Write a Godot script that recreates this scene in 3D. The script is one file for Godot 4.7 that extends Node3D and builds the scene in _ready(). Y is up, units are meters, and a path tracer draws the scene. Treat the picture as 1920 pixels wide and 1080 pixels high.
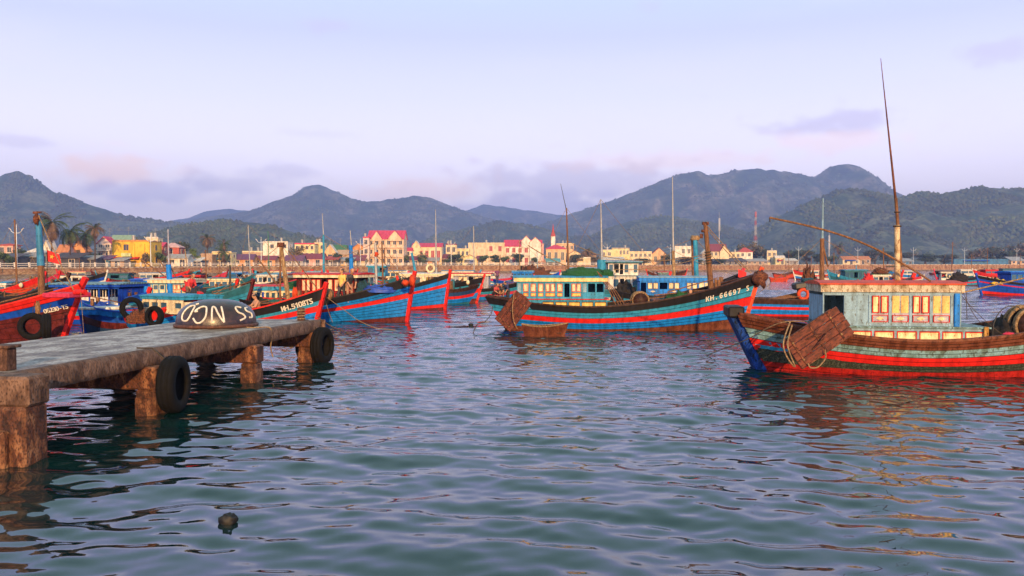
extends Node3D
# Fishing harbour at sunset. Metres, y up, water level y = 0. The camera stands at the origin, 2.6 m above the water.
# Plan survey: sx(bearing, distance) turns a bearing (as read along the photograph's width) and a distance into a world x;
# hy(mark, distance) does the same for heights.

var materials := {}
var textures := {}
var used_names := {}

func sx(bearing: float, dist: float) -> float:
	return (bearing - 960.0) / 1600.0 * dist

func hy(mark: float, dist: float) -> float:
	return 2.6 + (500.0 - mark) / 1600.0 * dist

func _ready() -> void:
	build_camera_and_light()
	build_textures()
	build_water()
	build_land()
	build_hills()
	build_seawall()
	build_pier()
	build_boats()
	build_town()
	build_trees()
	build_people()
	build_small_things()

# ---------------------------------------------------------------- camera, sky, sun
const SKY_W := 2048
const SKY_H := 1024

func build_camera_and_light() -> void:
	var cam := Camera3D.new()
	cam.name = "camera"
	cam.fov = 37.3
	cam.near = 0.1
	cam.far = 20000.0
	add_child(cam)
	cam.position = Vector3(0, 2.6, 0)
	cam.rotation_degrees = Vector3(-1.43, 0, 0)
	cam.current = true
	var env := Environment.new()
	env.background_mode = Environment.BG_SKY
	var sky := Sky.new()
	var pano := PanoramaSkyMaterial.new()
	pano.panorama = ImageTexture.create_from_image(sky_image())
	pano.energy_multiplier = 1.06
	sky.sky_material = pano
	env.sky = sky
	env.tonemap_mode = Environment.TONE_MAPPER_LINEAR
	env.tonemap_exposure = 1.38
	env.sdfgi_enabled = true
	env.ssao_enabled = true
	env.ssil_enabled = true
	env.fog_enabled = true
	env.fog_density = 0.00027
	env.fog_light_color = Color(0.60, 0.70, 1.0)
	var we := WorldEnvironment.new()
	we.name = "world_environment"
	we.environment = env
	add_child(we)
	var sun := DirectionalLight3D.new()
	sun.name = "sun"
	sun.light_energy = 1.6
	sun.light_color = Color(1.0, 0.80, 0.54)
	sun.light_angular_distance = 0.6
	sun.shadow_enabled = true
	add_child(sun)
	sun.rotation_degrees = Vector3(-13.0, 9.0, 0)

func sky_image() -> Image:
	var fb := FastNoiseLite.new()
	fb.noise_type = FastNoiseLite.TYPE_SIMPLEX_SMOOTH
	fb.seed = 11
	fb.frequency = 1.0
	fb.fractal_octaves = 5
	fb.fractal_gain = 0.55
	# elevation stops (degrees) and linear colours
	var stops := [
		[0.0, Vector3(1.44, 1.18, 1.10)], [4.0, Vector3(1.34, 1.15, 1.18)], [7.5, Vector3(1.10, 1.03, 1.20)],
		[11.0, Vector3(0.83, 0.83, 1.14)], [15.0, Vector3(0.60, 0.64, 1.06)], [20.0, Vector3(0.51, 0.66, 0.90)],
		[30.0, Vector3(0.46, 0.67, 0.75)], [45.0, Vector3(0.41, 0.62, 0.67)], [90.0, Vector3(0.32, 0.50, 0.55)]]  # sky above the view is shaped to tint and brighten the water's reflections
	# clouds: azimuth, elevation, half width, half height (degrees), colour, strength
	var mauve := Vector3(0.60, 0.52, 0.72)
	var peach := Vector3(1.25, 0.86, 0.74)
	var slate := Vector3(0.66, 0.60, 0.86)
	var clouds := [
		[4.5, 5.6, 8.5, 1.5, mauve, 0.5], [2.0, 3.9, 7.0, 1.3, slate, 0.6], [10.0, 6.9, 8.0, 0.7, peach, 0.35],
		[-25.0, 5.8, 3.2, 1.2, peach, 0.75], [-23.0, 4.6, 5.0, 0.8, slate, 0.6], [-30.0, 7.2, 2.2, 0.35, mauve, 0.3],
		[-18.5, 5.2, 2.6, 0.7, mauve, 0.45], [-15.0, 6.1, 2.2, 0.55, mauve, 0.35], [-6.0, 5.0, 4.5, 1.1, peach, 0.5],
		[20.5, 8.9, 4.2, 0.75, mauve, 0.55], [20.5, 7.8, 4.0, 0.7, peach, 0.4], [29.6, 12.2, 2.6, 0.8, mauve, 0.42],
		[-12.2, 15.3, 2.0, 0.4, mauve, 0.3], [9.2, 16.6, 1.0, 0.4, mauve, 0.22], [-12.6, 8.6, 2.6, 0.3, mauve, 0.15],
		[-26.0, 17.0, 4.5, 0.45, Vector3(0.8, 0.75, 0.95), 0.35]]
	var rng := RandomNumberGenerator.new()
	rng.seed = 5
	for k in 46:
		var az := rng.randf_range(36.0, 324.0)
		clouds.append([az, rng.randf_range(3.5, 9.0) if k % 3 else rng.randf_range(10.0, 18.0), rng.randf_range(2.0, 7.5), rng.randf_range(0.4, 1.4), [mauve, peach, slate][k % 3], rng.randf_range(0.25, 0.7)])
	var img := Image.create(SKY_W, SKY_H, false, Image.FORMAT_RGBF)
	img.fill(Color(0.62, 0.6, 0.68))
	var deg := 180.0 / SKY_H
	var horizon_row := SKY_H / 2
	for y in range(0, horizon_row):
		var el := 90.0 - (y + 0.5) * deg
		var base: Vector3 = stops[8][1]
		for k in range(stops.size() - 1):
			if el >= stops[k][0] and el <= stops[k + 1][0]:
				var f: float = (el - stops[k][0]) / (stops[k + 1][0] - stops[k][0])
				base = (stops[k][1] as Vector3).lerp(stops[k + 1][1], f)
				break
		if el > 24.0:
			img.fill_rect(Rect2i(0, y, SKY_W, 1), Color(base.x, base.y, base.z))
			continue
		var near := []
		for c in clouds:
			if absf(c[1] - el) < c[3] * 3.0:
				near.append(c)
		for x in SKY_W:
			var az := (x + 0.5) / SKY_W * 360.0
			if az > 180.0:
				az -= 360.0
			var col := base
			# very faint high veil
			var a := deg_to_rad(az)
			var veil := fb.get_noise_3d(cos(a) * 2.2, el * 0.16, sin(a) * 2.2)
			col = col.lerp(Vector3(0.86, 0.80, 0.94), clampf(veil * 0.35, 0.0, 0.25))
			for c in near:
				var da: float = wrapf(az - c[0], -180.0, 180.0) / c[2]
				if absf(da) > 2.2:
					continue
				var de: float = (el - c[1]) / c[3]
				var n := fb.get_noise_3d(cos(a) * 22.0, el * 0.9, sin(a) * 22.0)
				var dens := exp(-(da * da + de * de)) * 1.25 + n * 0.75 - 0.28
				col = col.lerp(c[4], smoothstep(0.0, 0.75, dens) * c[5])
			img.set_pixel(x, y, Color(col.x, col.y, col.z))
	return img

# ---------------------------------------------------------------- textures and materials
func noise_image(size: int, freq: float, seed_: int, octaves := 4, kind := FastNoiseLite.TYPE_SIMPLEX_SMOOTH, fractal := FastNoiseLite.FRACTAL_FBM) -> PackedByteArray:
	var n := FastNoiseLite.new()
	n.noise_type = kind
	n.seed = seed_
	n.frequency = freq
	n.fractal_type = fractal
	n.fractal_octaves = octaves
	var im := n.get_seamless_image(size, size)
	im.convert(Image.FORMAT_L8)
	return im.get_data()

func lin(r: float, g: float, b: float) -> Color:
	return Color(r, g, b).linear_to_srgb()

func make_texture(called: String, size: int, data: PackedByteArray) -> void:
	var im := Image.create_from_data(size, size, false, Image.FORMAT_RGB8, data)
	textures[called] = ImageTexture.create_from_image(im)

func blend_texture(called: String, size: int, layers: Array) -> void:
	# layers: [noise bytes, low, high, colour (sRGB factor), strength]; the base is white
	var out := PackedByteArray()
	out.resize(size * size * 3)
	var count := size * size
	var ns := layers.size()
	for i in count:
		var r := 1.0
		var g := 1.0
		var b := 1.0
		for k in ns:
			var l: Array = layers[k]
			var v: float = l[0][i] / 255.0
			var f := clampf((v - l[1]) / (l[2] - l[1]), 0.0, 1.0) * float(l[4])
			var c: Color = l[3]
			r += (r * c.r - r) * f
			g += (g * c.g - g) * f
			b += (b * c.b - b) * f
		out[i * 3] = int(clampf(r, 0, 1) * 255.0)
		out[i * 3 + 1] = int(clampf(g, 0, 1) * 255.0)
		out[i * 3 + 2] = int(clampf(b, 0, 1) * 255.0)
	make_texture(called, size, out)

func build_textures() -> void:
	var s := 256
	var broad := noise_image(s, 0.012, 1, 4)
	var mid := noise_image(s, 0.035, 2, 4)
	var fine := noise_image(s, 0.12, 3, 3)
	var cells := noise_image(s, 0.06, 4, 2, FastNoiseLite.TYPE_CELLULAR)
	var ridged := noise_image(s, 0.02, 6, 4, FastNoiseLite.TYPE_SIMPLEX_SMOOTH, FastNoiseLite.FRACTAL_RIDGED)
	var specks := noise_image(s, 0.2, 8, 2)
	blend_texture("paint", s, [
		[broad, 0.35, 0.75, Color(0.82, 0.80, 0.78), 0.8], [fine, 0.5, 0.9, Color(0.8, 0.78, 0.75), 0.6],
		[mid, 0.70, 0.80, Color(0.60, 0.48, 0.38), 0.6], [specks, 0.76, 0.84, Color(0.35, 0.28, 0.24), 0.7]])
	blend_texture("old_paint", s, [
		[broad, 0.35, 0.7, Color(0.72, 0.66, 0.58), 0.9], [fine, 0.45, 0.85, Color(0.75, 0.70, 0.66), 0.7],
		[mid, 0.62, 0.74, Color(0.52, 0.40, 0.28), 0.75], [specks, 0.68, 0.78, Color(0.28, 0.22, 0.18), 0.8]])
	blend_texture("barnacle", s, [
		[broad, 0.3, 0.7, Color(0.6, 0.62, 0.5), 0.8], [mid, 0.4, 0.6, Color(0.35, 0.38, 0.30), 0.9], [cells, 0.35, 0.5, Color(0.4, 0.42, 0.4), 0.8],
		[specks, 0.55, 0.62, Color(0.25, 0.28, 0.25), 0.9]])
	blend_texture("concrete", s, [
		[broad, 0.35, 0.7, Color(0.66, 0.60, 0.55), 0.9], [mid, 0.5, 0.75, Color(0.62, 0.52, 0.45), 0.8], [fine, 0.5, 0.8, Color(0.72, 0.70, 0.68), 0.6],
		[specks, 0.66, 0.74, Color(0.35, 0.28, 0.24), 0.7]])
	blend_texture("rust", s, [
		[broad, 0.3, 0.7, Color(0.55, 0.42, 0.38), 0.9], [mid, 0.45, 0.6, Color(0.60, 0.45, 0.35), 0.9], [cells, 0.4, 0.7, Color(0.8, 0.7, 0.6), 0.7],
		[specks, 0.6, 0.7, Color(0.35, 0.28, 0.26), 0.8]])
	blend_texture("wood", s, [
		[ridged, 0.3, 0.8, Color(0.62, 0.52, 0.45), 0.8], [fine, 0.45, 0.8, Color(0.6, 0.5, 0.42), 0.8], [broad, 0.4, 0.7, Color(0.7, 0.66, 0.6), 0.8]])
	blend_texture("forest", s, [
		[broad, 0.4, 0.62, Color(0.62, 0.80, 0.60), 0.9], [mid, 0.45, 0.6, Color(0.5, 0.62, 0.5), 0.9], [fine, 0.4, 0.65, Color(0.45, 0.5, 0.45), 0.8]])
	blend_texture("slope", s, [
		[broad, 0.42, 0.56, Color(0.48, 0.66, 0.42), 0.95], [mid, 0.46, 0.58, Color(0.55, 0.66, 0.52), 0.9], [ridged, 0.55, 0.85, Color(0.62, 0.60, 0.55), 0.7], [fine, 0.45, 0.65, Color(0.6, 0.64, 0.6), 0.8]])
	blend_texture("stain", s, [
		[broad, 0.4, 0.7, Color(0.90, 0.88, 0.86), 0.9], [mid, 0.55, 0.8, Color(0.85, 0.82, 0.78), 0.7], [specks, 0.72, 0.82, Color(0.75, 0.72, 0.68), 0.6]])
	blend_texture("stone", s, [
		[cells, 0.25, 0.55, Color(0.68, 0.62, 0.55), 0.9], [broad, 0.35, 0.7, Color(0.72, 0.60, 0.50), 0.9], [fine, 0.5, 0.75, Color(0.65, 0.6, 0.55), 0.7]])
	var h := Image.create_from_data(s, s, false, Image.FORMAT_L8, fine)
	h.bump_map_to_normal_map(2.0)
	textures["grain_normal"] = ImageTexture.create_from_image(h)

func mat(called: String, col: Color, rough := 0.7, tex := "", scale := Vector3.ONE, metal := 0.0, bump := 0.0) -> StandardMaterial3D:
	if materials.has(called):
		return materials[called]
	var m := StandardMaterial3D.new()
	m.resource_name = called
	m.albedo_color = col
	m.roughness = rough
	m.metallic = metal
	if tex != "":
		m.albedo_texture = textures[tex]
		m.uv1_triplanar = true
		m.uv1_scale = scale
		if bump > 0.0:
			m.normal_enabled = true
			m.normal_texture = textures["grain_normal"]
			m.normal_scale = bump
	materials[called] = m
	return m

func paint(called: String, r: float, g: float, b: float, tex := "paint", rough := 0.55) -> StandardMaterial3D:
	var m := mat(called, lin(r, g, b), rough, tex, Vector3(1.1, 0.5, 1.1), 0.0, 0.25)
	m.metallic_specular = 0.3
	return m

# ---------------------------------------------------------------- naming and nodes
func numbered(called: String) -> String:
	if not used_names.has(called):
		used_names[called] = 0
		return called
	used_names[called] += 1
	return "%s_%03d" % [called, used_names[called]]

func child_name(parent: Node, called: String) -> String:
	if parent == self:
		return numbered(called)
	var counts: Dictionary = parent.get_meta("part_counts") if parent.has_meta("part_counts") else {}
	var out := called
	if counts.has(called):
		counts[called] += 1
		out = "%s_%03d" % [called, counts[called]]
	else:
		counts[called] = 0
	parent.set_meta("part_counts", counts)
	return out

func tag(o: Node, label: String, category: String, group := "") -> Node:
	o.set_meta("label", label)
	o.set_meta("category", category)
	if group != "":
		o.set_meta("group", group)
	return o

func thing(called: String, label: String, category: String, at := Vector3.ZERO, turn := 0.0, group := "") -> Node3D:
	var o := Node3D.new()
	o.name = numbered(called)
	add_child(o)
	o.position = at
	o.rotation_degrees.y = turn
	tag(o, label, category, group)
	return o

func put(s, called: String, m: Material, parent: Node = null) -> MeshInstance3D:
	# commits a SurfaceTool (or takes a ready Mesh) as one named mesh under parent
	var o := MeshInstance3D.new()
	var p: Node = self if parent == null else parent
	o.name = child_name(p, called)
	if s is SurfaceTool:
		s.generate_normals()
		o.mesh = s.commit()
	else:
		o.mesh = s
	o.material_override = m
	p.add_child(o)
	return o

func structure(o: Node) -> Node:
	o.set_meta("kind", "structure")
	return o

func stuff(o: Node) -> Node:
	o.set_meta("kind", "stuff")
	return o

# ---------------------------------------------------------------- shapes
func st() -> SurfaceTool:
	var s := SurfaceTool.new()
	s.begin(Mesh.PRIMITIVE_TRIANGLES)
	return s

func tri_out(s: SurfaceTool, a: Vector3, b: Vector3, c: Vector3, inside: Vector3) -> void:
	var n := (c - a).cross(b - a)
	if n.dot((a + b + c) / 3.0 - inside) < 0.0:
		s.add_vertex(a); s.add_vertex(c); s.add_vertex(b)
	else:
		s.add_vertex(a); s.add_vertex(b); s.add_vertex(c)

func quad_out(s: SurfaceTool, a: Vector3, b: Vector3, c: Vector3, d: Vector3, inside: Vector3) -> void:
	var n := (c - a).cross(b - a) + (d - a).cross(c - a)
	if n.dot((a + b + c + d) / 4.0 - inside) < 0.0:
		s.add_vertex(a); s.add_vertex(c); s.add_vertex(b)
		s.add_vertex(a); s.add_vertex(d); s.add_vertex(c)
	else:
		s.add_vertex(a); s.add_vertex(b); s.add_vertex(c)
		s.add_vertex(a); s.add_vertex(c); s.add_vertex(d)

func box(s: SurfaceTool, c: Vector3, size: Vector3, bas := Basis.IDENTITY) -> void:
	s.set_smooth_group(-1)
	var h := size * 0.5
	var p := []
	for k in 8:
		p.append(c + bas * Vector3(h.x if k & 1 else -h.x, h.y if k & 2 else -h.y, h.z if k & 4 else -h.z))
	for f in [[0, 1, 3, 2], [4, 5, 7, 6], [0, 1, 5, 4], [2, 3, 7, 6], [0, 2, 6, 4], [1, 3, 7, 5]]:
		quad_out(s, p[f[0]], p[f[1]], p[f[2]], p[f[3]], c)

func box2(s: SurfaceTool, lo: Vector3, hi: Vector3) -> void:
	box(s, (lo + hi) * 0.5, (hi - lo).abs())

func chamfer_box(s: SurfaceTool, c: Vector3, size: Vector3, bevel: float, bas := Basis.IDENTITY) -> void:
	s.set_smooth_group(-1)
	var h := size * 0.5
	var b := minf(bevel, minf(h.x, minf(h.y, h.z)) * 0.9)
	var v := {}
	for k in 8:
		var sg := Vector3(1 if k & 1 else -1, 1 if k & 2 else -1, 1 if k & 4 else -1)
		for ax in 3:
			var q := Vector3(h.x - b, h.y - b, h.z - b)
			q[ax] = h[ax]
			v[k * 3 + ax] = c + bas * (q * sg)
	for ax in 3:
		var u := 1 << ((ax + 1) % 3)
		var w := 1 << ((ax + 2) % 3)
		for side in 2:
			var k0 := (1 << ax) * side
			quad_out(s, v[k0 * 3 + ax], v[(k0 | u) * 3 + ax], v[(k0 | u | w) * 3 + ax], v[(k0 | w) * 3 + ax], c)
		# edges along axis ax
		for a in 2:
			for d in 2:
				var e0 := u * a + w * d
				var e1 := e0 | (1 << ax)
				var a1 := (ax + 1) % 3
				var a2 := (ax + 2) % 3
				quad_out(s, v[e0 * 3 + a1], v[e1 * 3 + a1], v[e1 * 3 + a2], v[e0 * 3 + a2], c)
	for k in 8:
		tri_out(s, v[k * 3], v[k * 3 + 1], v[k * 3 + 2], c)

func tube(s: SurfaceTool, pts: Array, radii, n := 8, caps := true) -> void:
	var count := pts.size()
	var rings := []
	var prev_side := Vector3.ZERO
	for i in count:
		var t: Vector3
		if i == 0:
			t = (pts[1] - pts[0])
		elif i == count - 1:
			t = (pts[i] - pts[i - 1])
		else:
			t = (pts[i + 1] - pts[i - 1])
		t = t.normalized()
		var side: Vector3
		if prev_side == Vector3.ZERO:
			side = t.cross(Vector3.UP if absf(t.y) < 0.9 else Vector3.RIGHT).normalized()
		else:
			side = (prev_side - t * prev_side.dot(t)).normalized()
		prev_side = side
		var up := side.cross(t)
		var r: float = radii if (radii is float or radii is int) else radii[i]
		var ring := []
		for k in n:
			var a := TAU * k / n
			ring.append(pts[i] + (side * cos(a) + up * sin(a)) * r)
		rings.append(ring)
	s.set_smooth_group(0)
	for i in count - 1:
		var mid: Vector3 = (pts[i] + pts[i + 1]) * 0.5
		for k in n:
			var k2 := (k + 1) % n
			quad_out(s, rings[i][k], rings[i][k2], rings[i + 1][k2], rings[i + 1][k], mid)
	if caps:
		s.set_smooth_group(-1)
		for e in 2:
			var i := 0 if e == 0 else count - 1
			var inner: Vector3 = pts[1] if e == 0 else pts[count - 2]
			for k in n:
				tri_out(s, pts[i], rings[i][k], rings[i][(k + 1) % n], inner)

func rod(s: SurfaceTool, a: Vector3, b: Vector3, ra: float, rb: float, n := 8) -> void:
	tube(s, [a, b], [ra, rb], n)

func sag(a: Vector3, b: Vector3, drop: float, n := 12) -> Array:
	var out := []
	for i in n + 1:
		var f := float(i) / n
		out.append(a.lerp(b, f) - Vector3(0, drop * 4.0 * f * (1.0 - f), 0))
	return out

func spline(pts: Array, per := 6) -> Array:
	var out := []
	for i in pts.size() - 1:
		var p0: Vector3 = pts[maxi(i - 1, 0)]
		var p1: Vector3 = pts[i]
		var p2: Vector3 = pts[i + 1]
		var p3: Vector3 = pts[mini(i + 2, pts.size() - 1)]
		for k in per:
			out.append(p1.cubic_interpolate(p2, p0, p3, float(k) / per))
	out.append(pts[pts.size() - 1])
	return out

func lathe(s: SurfaceTool, profile: Array, n := 24, at := Vector3.ZERO, bas := Basis.IDENTITY, smooth := true) -> void:
	# profile: Vector2(radius, height), turned round y
	s.set_smooth_group(0 if smooth else -1)
	var cy := 0.0
	for p in profile:
		cy += p.y / profile.size()
	for i in profile.size() - 1:
		var p0: Vector2 = profile[i]
		var p1: Vector2 = profile[i + 1]
		var nrm := Vector2(p1.y - p0.y, -(p1.x - p0.x))
		for k in n:
			var a := TAU * k / n
			var b := TAU * (k + 1) / n
			var q := [Vector3(p0.x * cos(a), p0.y, p0.x * sin(a)), Vector3(p0.x * cos(b), p0.y, p0.x * sin(b)), Vector3(p1.x * cos(b), p1.y, p1.x * sin(b)), Vector3(p1.x * cos(a), p1.y, p1.x * sin(a))]
			var am := (a + b) * 0.5
			var mid: Vector3 = (q[0] + q[1] + q[2] + q[3]) * 0.25
			var ins: Vector3 = mid - Vector3(nrm.x * cos(am), nrm.y, nrm.x * sin(am))
			quad_out(s, at + bas * q[0], at + bas * q[1], at + bas * q[2], at + bas * q[3], at + bas * ins)

func ring_frame(s: SurfaceTool, x0: float, x1: float, y0: float, y1: float, z0: float, z1: float, w: float) -> void:
	box2(s, Vector3(x0, y0, z0), Vector3(x1, y0 + w, z1))
	box2(s, Vector3(x0, y1 - w, z0), Vector3(x1, y1, z1))
	box2(s, Vector3(x0, y0 + w, z0), Vector3(x0 + w, y1 - w, z1))
	box2(s, Vector3(x1 - w, y0 + w, z0), Vector3(x1, y1 - w, z1))

func lump(s: SurfaceTool, c: Vector3, size: Vector3, seed_: int, rough := 0.25, n := 18, m := 9, full := false) -> void:
	# an uneven heap (upper half) or a whole uneven ball
	var nz := FastNoiseLite.new()
	nz.seed = seed_
	nz.frequency = 0.9
	nz.fractal_octaves = 3
	var rows := []
	for i in m + 1:
		var e := (PI * 0.5) * i / m if not full else -PI * 0.5 + PI * i / m
		var row := []
		for k in n:
			var a := TAU * k / n
			var d := Vector3(cos(e) * cos(a), sin(e), cos(e) * sin(a))
			var r := 1.0 + nz.get_noise_3dv(d * 2.6) * rough * 2.0 + nz.get_noise_3dv(d * 7.0) * rough
			var q := d * r
			if not full:
				q.y = maxf(q.y, 0.0)
			row.append(c + q * size)
		rows.append(row)
	s.set_smooth_group(0)
	for i in m:
		for k in n:
			var k2 := (k + 1) % n
			quad_out(s, rows[i][k], rows[i][k2], rows[i + 1][k2], rows[i + 1][k], c)

func torus(s: SurfaceTool, c: Vector3, bas: Basis, major: float, minor: float, n := 20, m := 8) -> void:
	s.set_smooth_group(0)
	for i in n:
		var a0 := TAU * i / n
		var a1 := TAU * (i + 1) / n
		var c0 := c + bas * (Vector3(cos(a0), 0, sin(a0)) * major)
		var c1 := c + bas * (Vector3(cos(a1), 0, sin(a1)) * major)
		for k in m:
			var q := []
			for e in [[a0, k], [a0, k + 1], [a1, k + 1], [a1, k]]:
				var b: float = TAU * e[1] / m
				q.append(c + bas * Vector3(cos(e[0]) * (major + minor * cos(b)), minor * sin(b), sin(e[0]) * (major + minor * cos(b))))
			quad_out(s, q[0], q[1], q[2], q[3], (c0 + c1) * 0.5)

# ---------------------------------------------------------------- water
func wave_set() -> Array:
	var rng := RandomNumberGenerator.new()
	rng.seed = 21
	var out := []
	for i in 52:
		var f := (i + rng.randf()) / 52.0
		var lam := 0.21 * pow(3.6 / 0.21, f)
		var th := rng.randfn(0.0, 0.66) + 0.1
		var k := TAU / lam
		var slope := 0.0205 * (0.50 + 0.9 * exp(-pow(log(lam / 0.58) / 0.75, 2.0)))
		out.append([k * sin(th), k * cos(th), rng.randf() * TAU, slope / k, lam])
	return out

func water_patch(waves: Array, x0: float, x1: float, z0: float, z1: float, dx: float, dz: float, shortest: float) -> ArrayMesh:
	var nx := int((x1 - x0) / dx) + 1
	var nz := int((z0 - z1) / dz) + 1
	var verts := PackedVector3Array()
	var norms := PackedVector3Array()
	verts.resize(nx * nz)
	norms.resize(nx * nz)
	var h := PackedFloat32Array()
	var gx := PackedFloat32Array()
	var gz := PackedFloat32Array()
	h.resize(nx)
	gx.resize(nx)
	gz.resize(nx)
	for r in nz:
		var z := z0 - r * dz
		h.fill(0.0)
		gx.fill(0.0)
		gz.fill(0.0)
		for w in waves:
			if w[4] < shortest:
				continue
			var kx: float = w[0]
			var kz: float = w[1]
			var a: float = w[3]
			var ph: float = kx * x0 + kz * z + w[2]
			var c := cos(ph)
			var s := sin(ph)
			var dc := cos(kx * dx)
			var ds := sin(kx * dx)
			var ax := a * kx
			var az := a * kz
			for j in nx:
				h[j] += a * s
				gx[j] += ax * c
				gz[j] += az * c
				var c2 := c * dc - s * ds
				s = s * dc + c * ds
				c = c2
		var at := r * nx
		for j in nx:
			verts[at + j] = Vector3(x0 + j * dx, h[j], z)
			norms[at + j] = Vector3(-gx[j], 1.0, -gz[j]).normalized()
	var idx := PackedInt32Array()
	idx.resize((nx - 1) * (nz - 1) * 6)
	var q := 0
	for r in nz - 1:
		for j in nx - 1:
			var a := r * nx + j
			var b := a + nx
			idx[q] = a
			idx[q + 1] = b
			idx[q + 2] = a + 1
			idx[q + 3] = a + 1
			idx[q + 4] = b
			idx[q + 5] = b + 1
			q += 6
	var arr := []
	arr.resize(Mesh.ARRAY_MAX)
	arr[Mesh.ARRAY_VERTEX] = verts
	arr[Mesh.ARRAY_NORMAL] = norms
	arr[Mesh.ARRAY_INDEX] = idx
	var m := ArrayMesh.new()
	m.add_surface_from_arrays(Mesh.PRIMITIVE_TRIANGLES, arr)
	return m

func build_water() -> void:
	var near := StandardMaterial3D.new()
	near.albedo_color = lin(0.002, 0.017, 0.017)
	near.roughness = 0.035
	near.metallic_specular = 0.5
	# distant water: the same ripples as fine relief in the material
	var waves := wave_set()
	var size := 512
	var tile := 26.0
	var hm := PackedFloat32Array()
	hm.resize(size * size)
	var rng := RandomNumberGenerator.new()
	rng.seed = 4
	for i in 26:
		var lam := 0.5 * pow(6.0, float(i) / 25.0)
		var th := rng.randfn(0.0, 0.5)
		var nx := roundf(tile / lam * sin(th))
		var ny := maxf(1.0, roundf(tile / lam * cos(th)))
		var ph := rng.randf() * TAU
		var kx := TAU * nx / size
		var a := lam
		for y in size:
			var p := ph + TAU * ny * y / size
			var c := cos(p)
			var s := sin(p)
			var dc := cos(kx)
			var ds := sin(kx)
			for x in size:
				hm[y * size + x] += a * s
				var c2 := c * dc - s * ds
				s = s * dc + c * ds
				c = c2
	var data := PackedByteArray()
	data.resize(size * size * 3)
	# slope of the relief: metres of height per metre
	var amp := 0.0034
	var px := tile / size
	for y in size:
		for x in size:
			var gx := (hm[y * size + (x + 1) % size] - hm[y * size + (x + size - 1) % size]) * amp / (2.0 * px)
			var gy := (hm[((y + 1) % size) * size + x] - hm[((y + size - 1) % size) * size + x]) * amp / (2.0 * px)
			var n := Vector3(-gx, gy, 1.0).normalized()
			var i := (y * size + x) * 3
			data[i] = int((n.x * 0.5 + 0.5) * 255.0)
			data[i + 1] = int((n.y * 0.5 + 0.5) * 255.0)
			data[i + 2] = int((n.z * 0.5 + 0.5) * 255.0)
	make_texture("ripple_normal", size, data)
	var far := near.duplicate() as StandardMaterial3D
	far.normal_enabled = true
	far.normal_texture = textures["ripple_normal"]
	far.normal_scale = 1.0
	far.uv1_triplanar = true
	far.uv1_world_triplanar = true
	far.uv1_scale = Vector3(1.0 / tile, 1.0 / tile, 1.0 / tile)
	far.roughness = 0.06
	var w := Node3D.new()
	w.name = "water"
	add_child(w)
	structure(w)
	put(water_patch(waves, -15.0, 17.0, -3.0, -36.0, 0.064, 0.055, 0.0), "surface", near, w)
	put(water_patch(waves, -48.0, 60.0, -36.0, -96.0, 0.3, 0.24, 1.2), "surface", far, w)
	put(water_patch(waves, -400.0, 460.0, -96.0, -620.0, 4.0, 2.0, 99.0), "surface", far, w)
	put(water_patch(waves, -400.0, -48.0, -36.0, -96.0, 4.0, 2.0, 99.0), "surface", far, w)
	put(water_patch(waves, 60.0, 460.0, -36.0, -96.0, 4.0, 2.0, 99.0), "surface", far, w)
	put(water_patch(waves, -400.0, -15.0, 60.0, -36.0, 1.0, 1.0, 3.0), "surface", far, w)
	put(water_patch(waves, 17.0, 460.0, 60.0, -36.0, 1.0, 1.0, 3.0), "surface", far, w)
	put(water_patch(waves, -15.0, 17.0, 60.0, -3.0, 1.0, 1.0, 3.0), "surface", far, w)

# ---------------------------------------------------------------- land, hills, sea wall
var shore := [Vector2(-135, -60), Vector2(-128, -140), Vector2(-119, -198), Vector2(-101.5, -240), Vector2(-82.3, -280), Vector2(-25.3, -355), Vector2(48.7, -410), Vector2(162.8, -485), Vector2(244.4, -520), Vector2(321, -535), Vector2(700, -580)]

func shore_dist(bearing: float) -> float:
	# distance of the sea wall along a bearing
	var t := (bearing - 960.0) / 1600.0
	for i in range(1, shore.size() - 1):
		var a: Vector2 = shore[i]
		var b: Vector2 = shore[i + 1]
		var ta := a.x / -a.y
		var tb := b.x / -b.y
		if t <= tb or i == shore.size() - 2:
			var f := clampf((t - ta) / (tb - ta), 0.0, 1.0)
			return -lerpf(a.y, b.y, f)
	return 500.0

func land_height(dist: float) -> float:
	return lerpf(2.5, 4.1, clampf((dist - 200.0) / 330.0, 0.0, 1.0))

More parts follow.
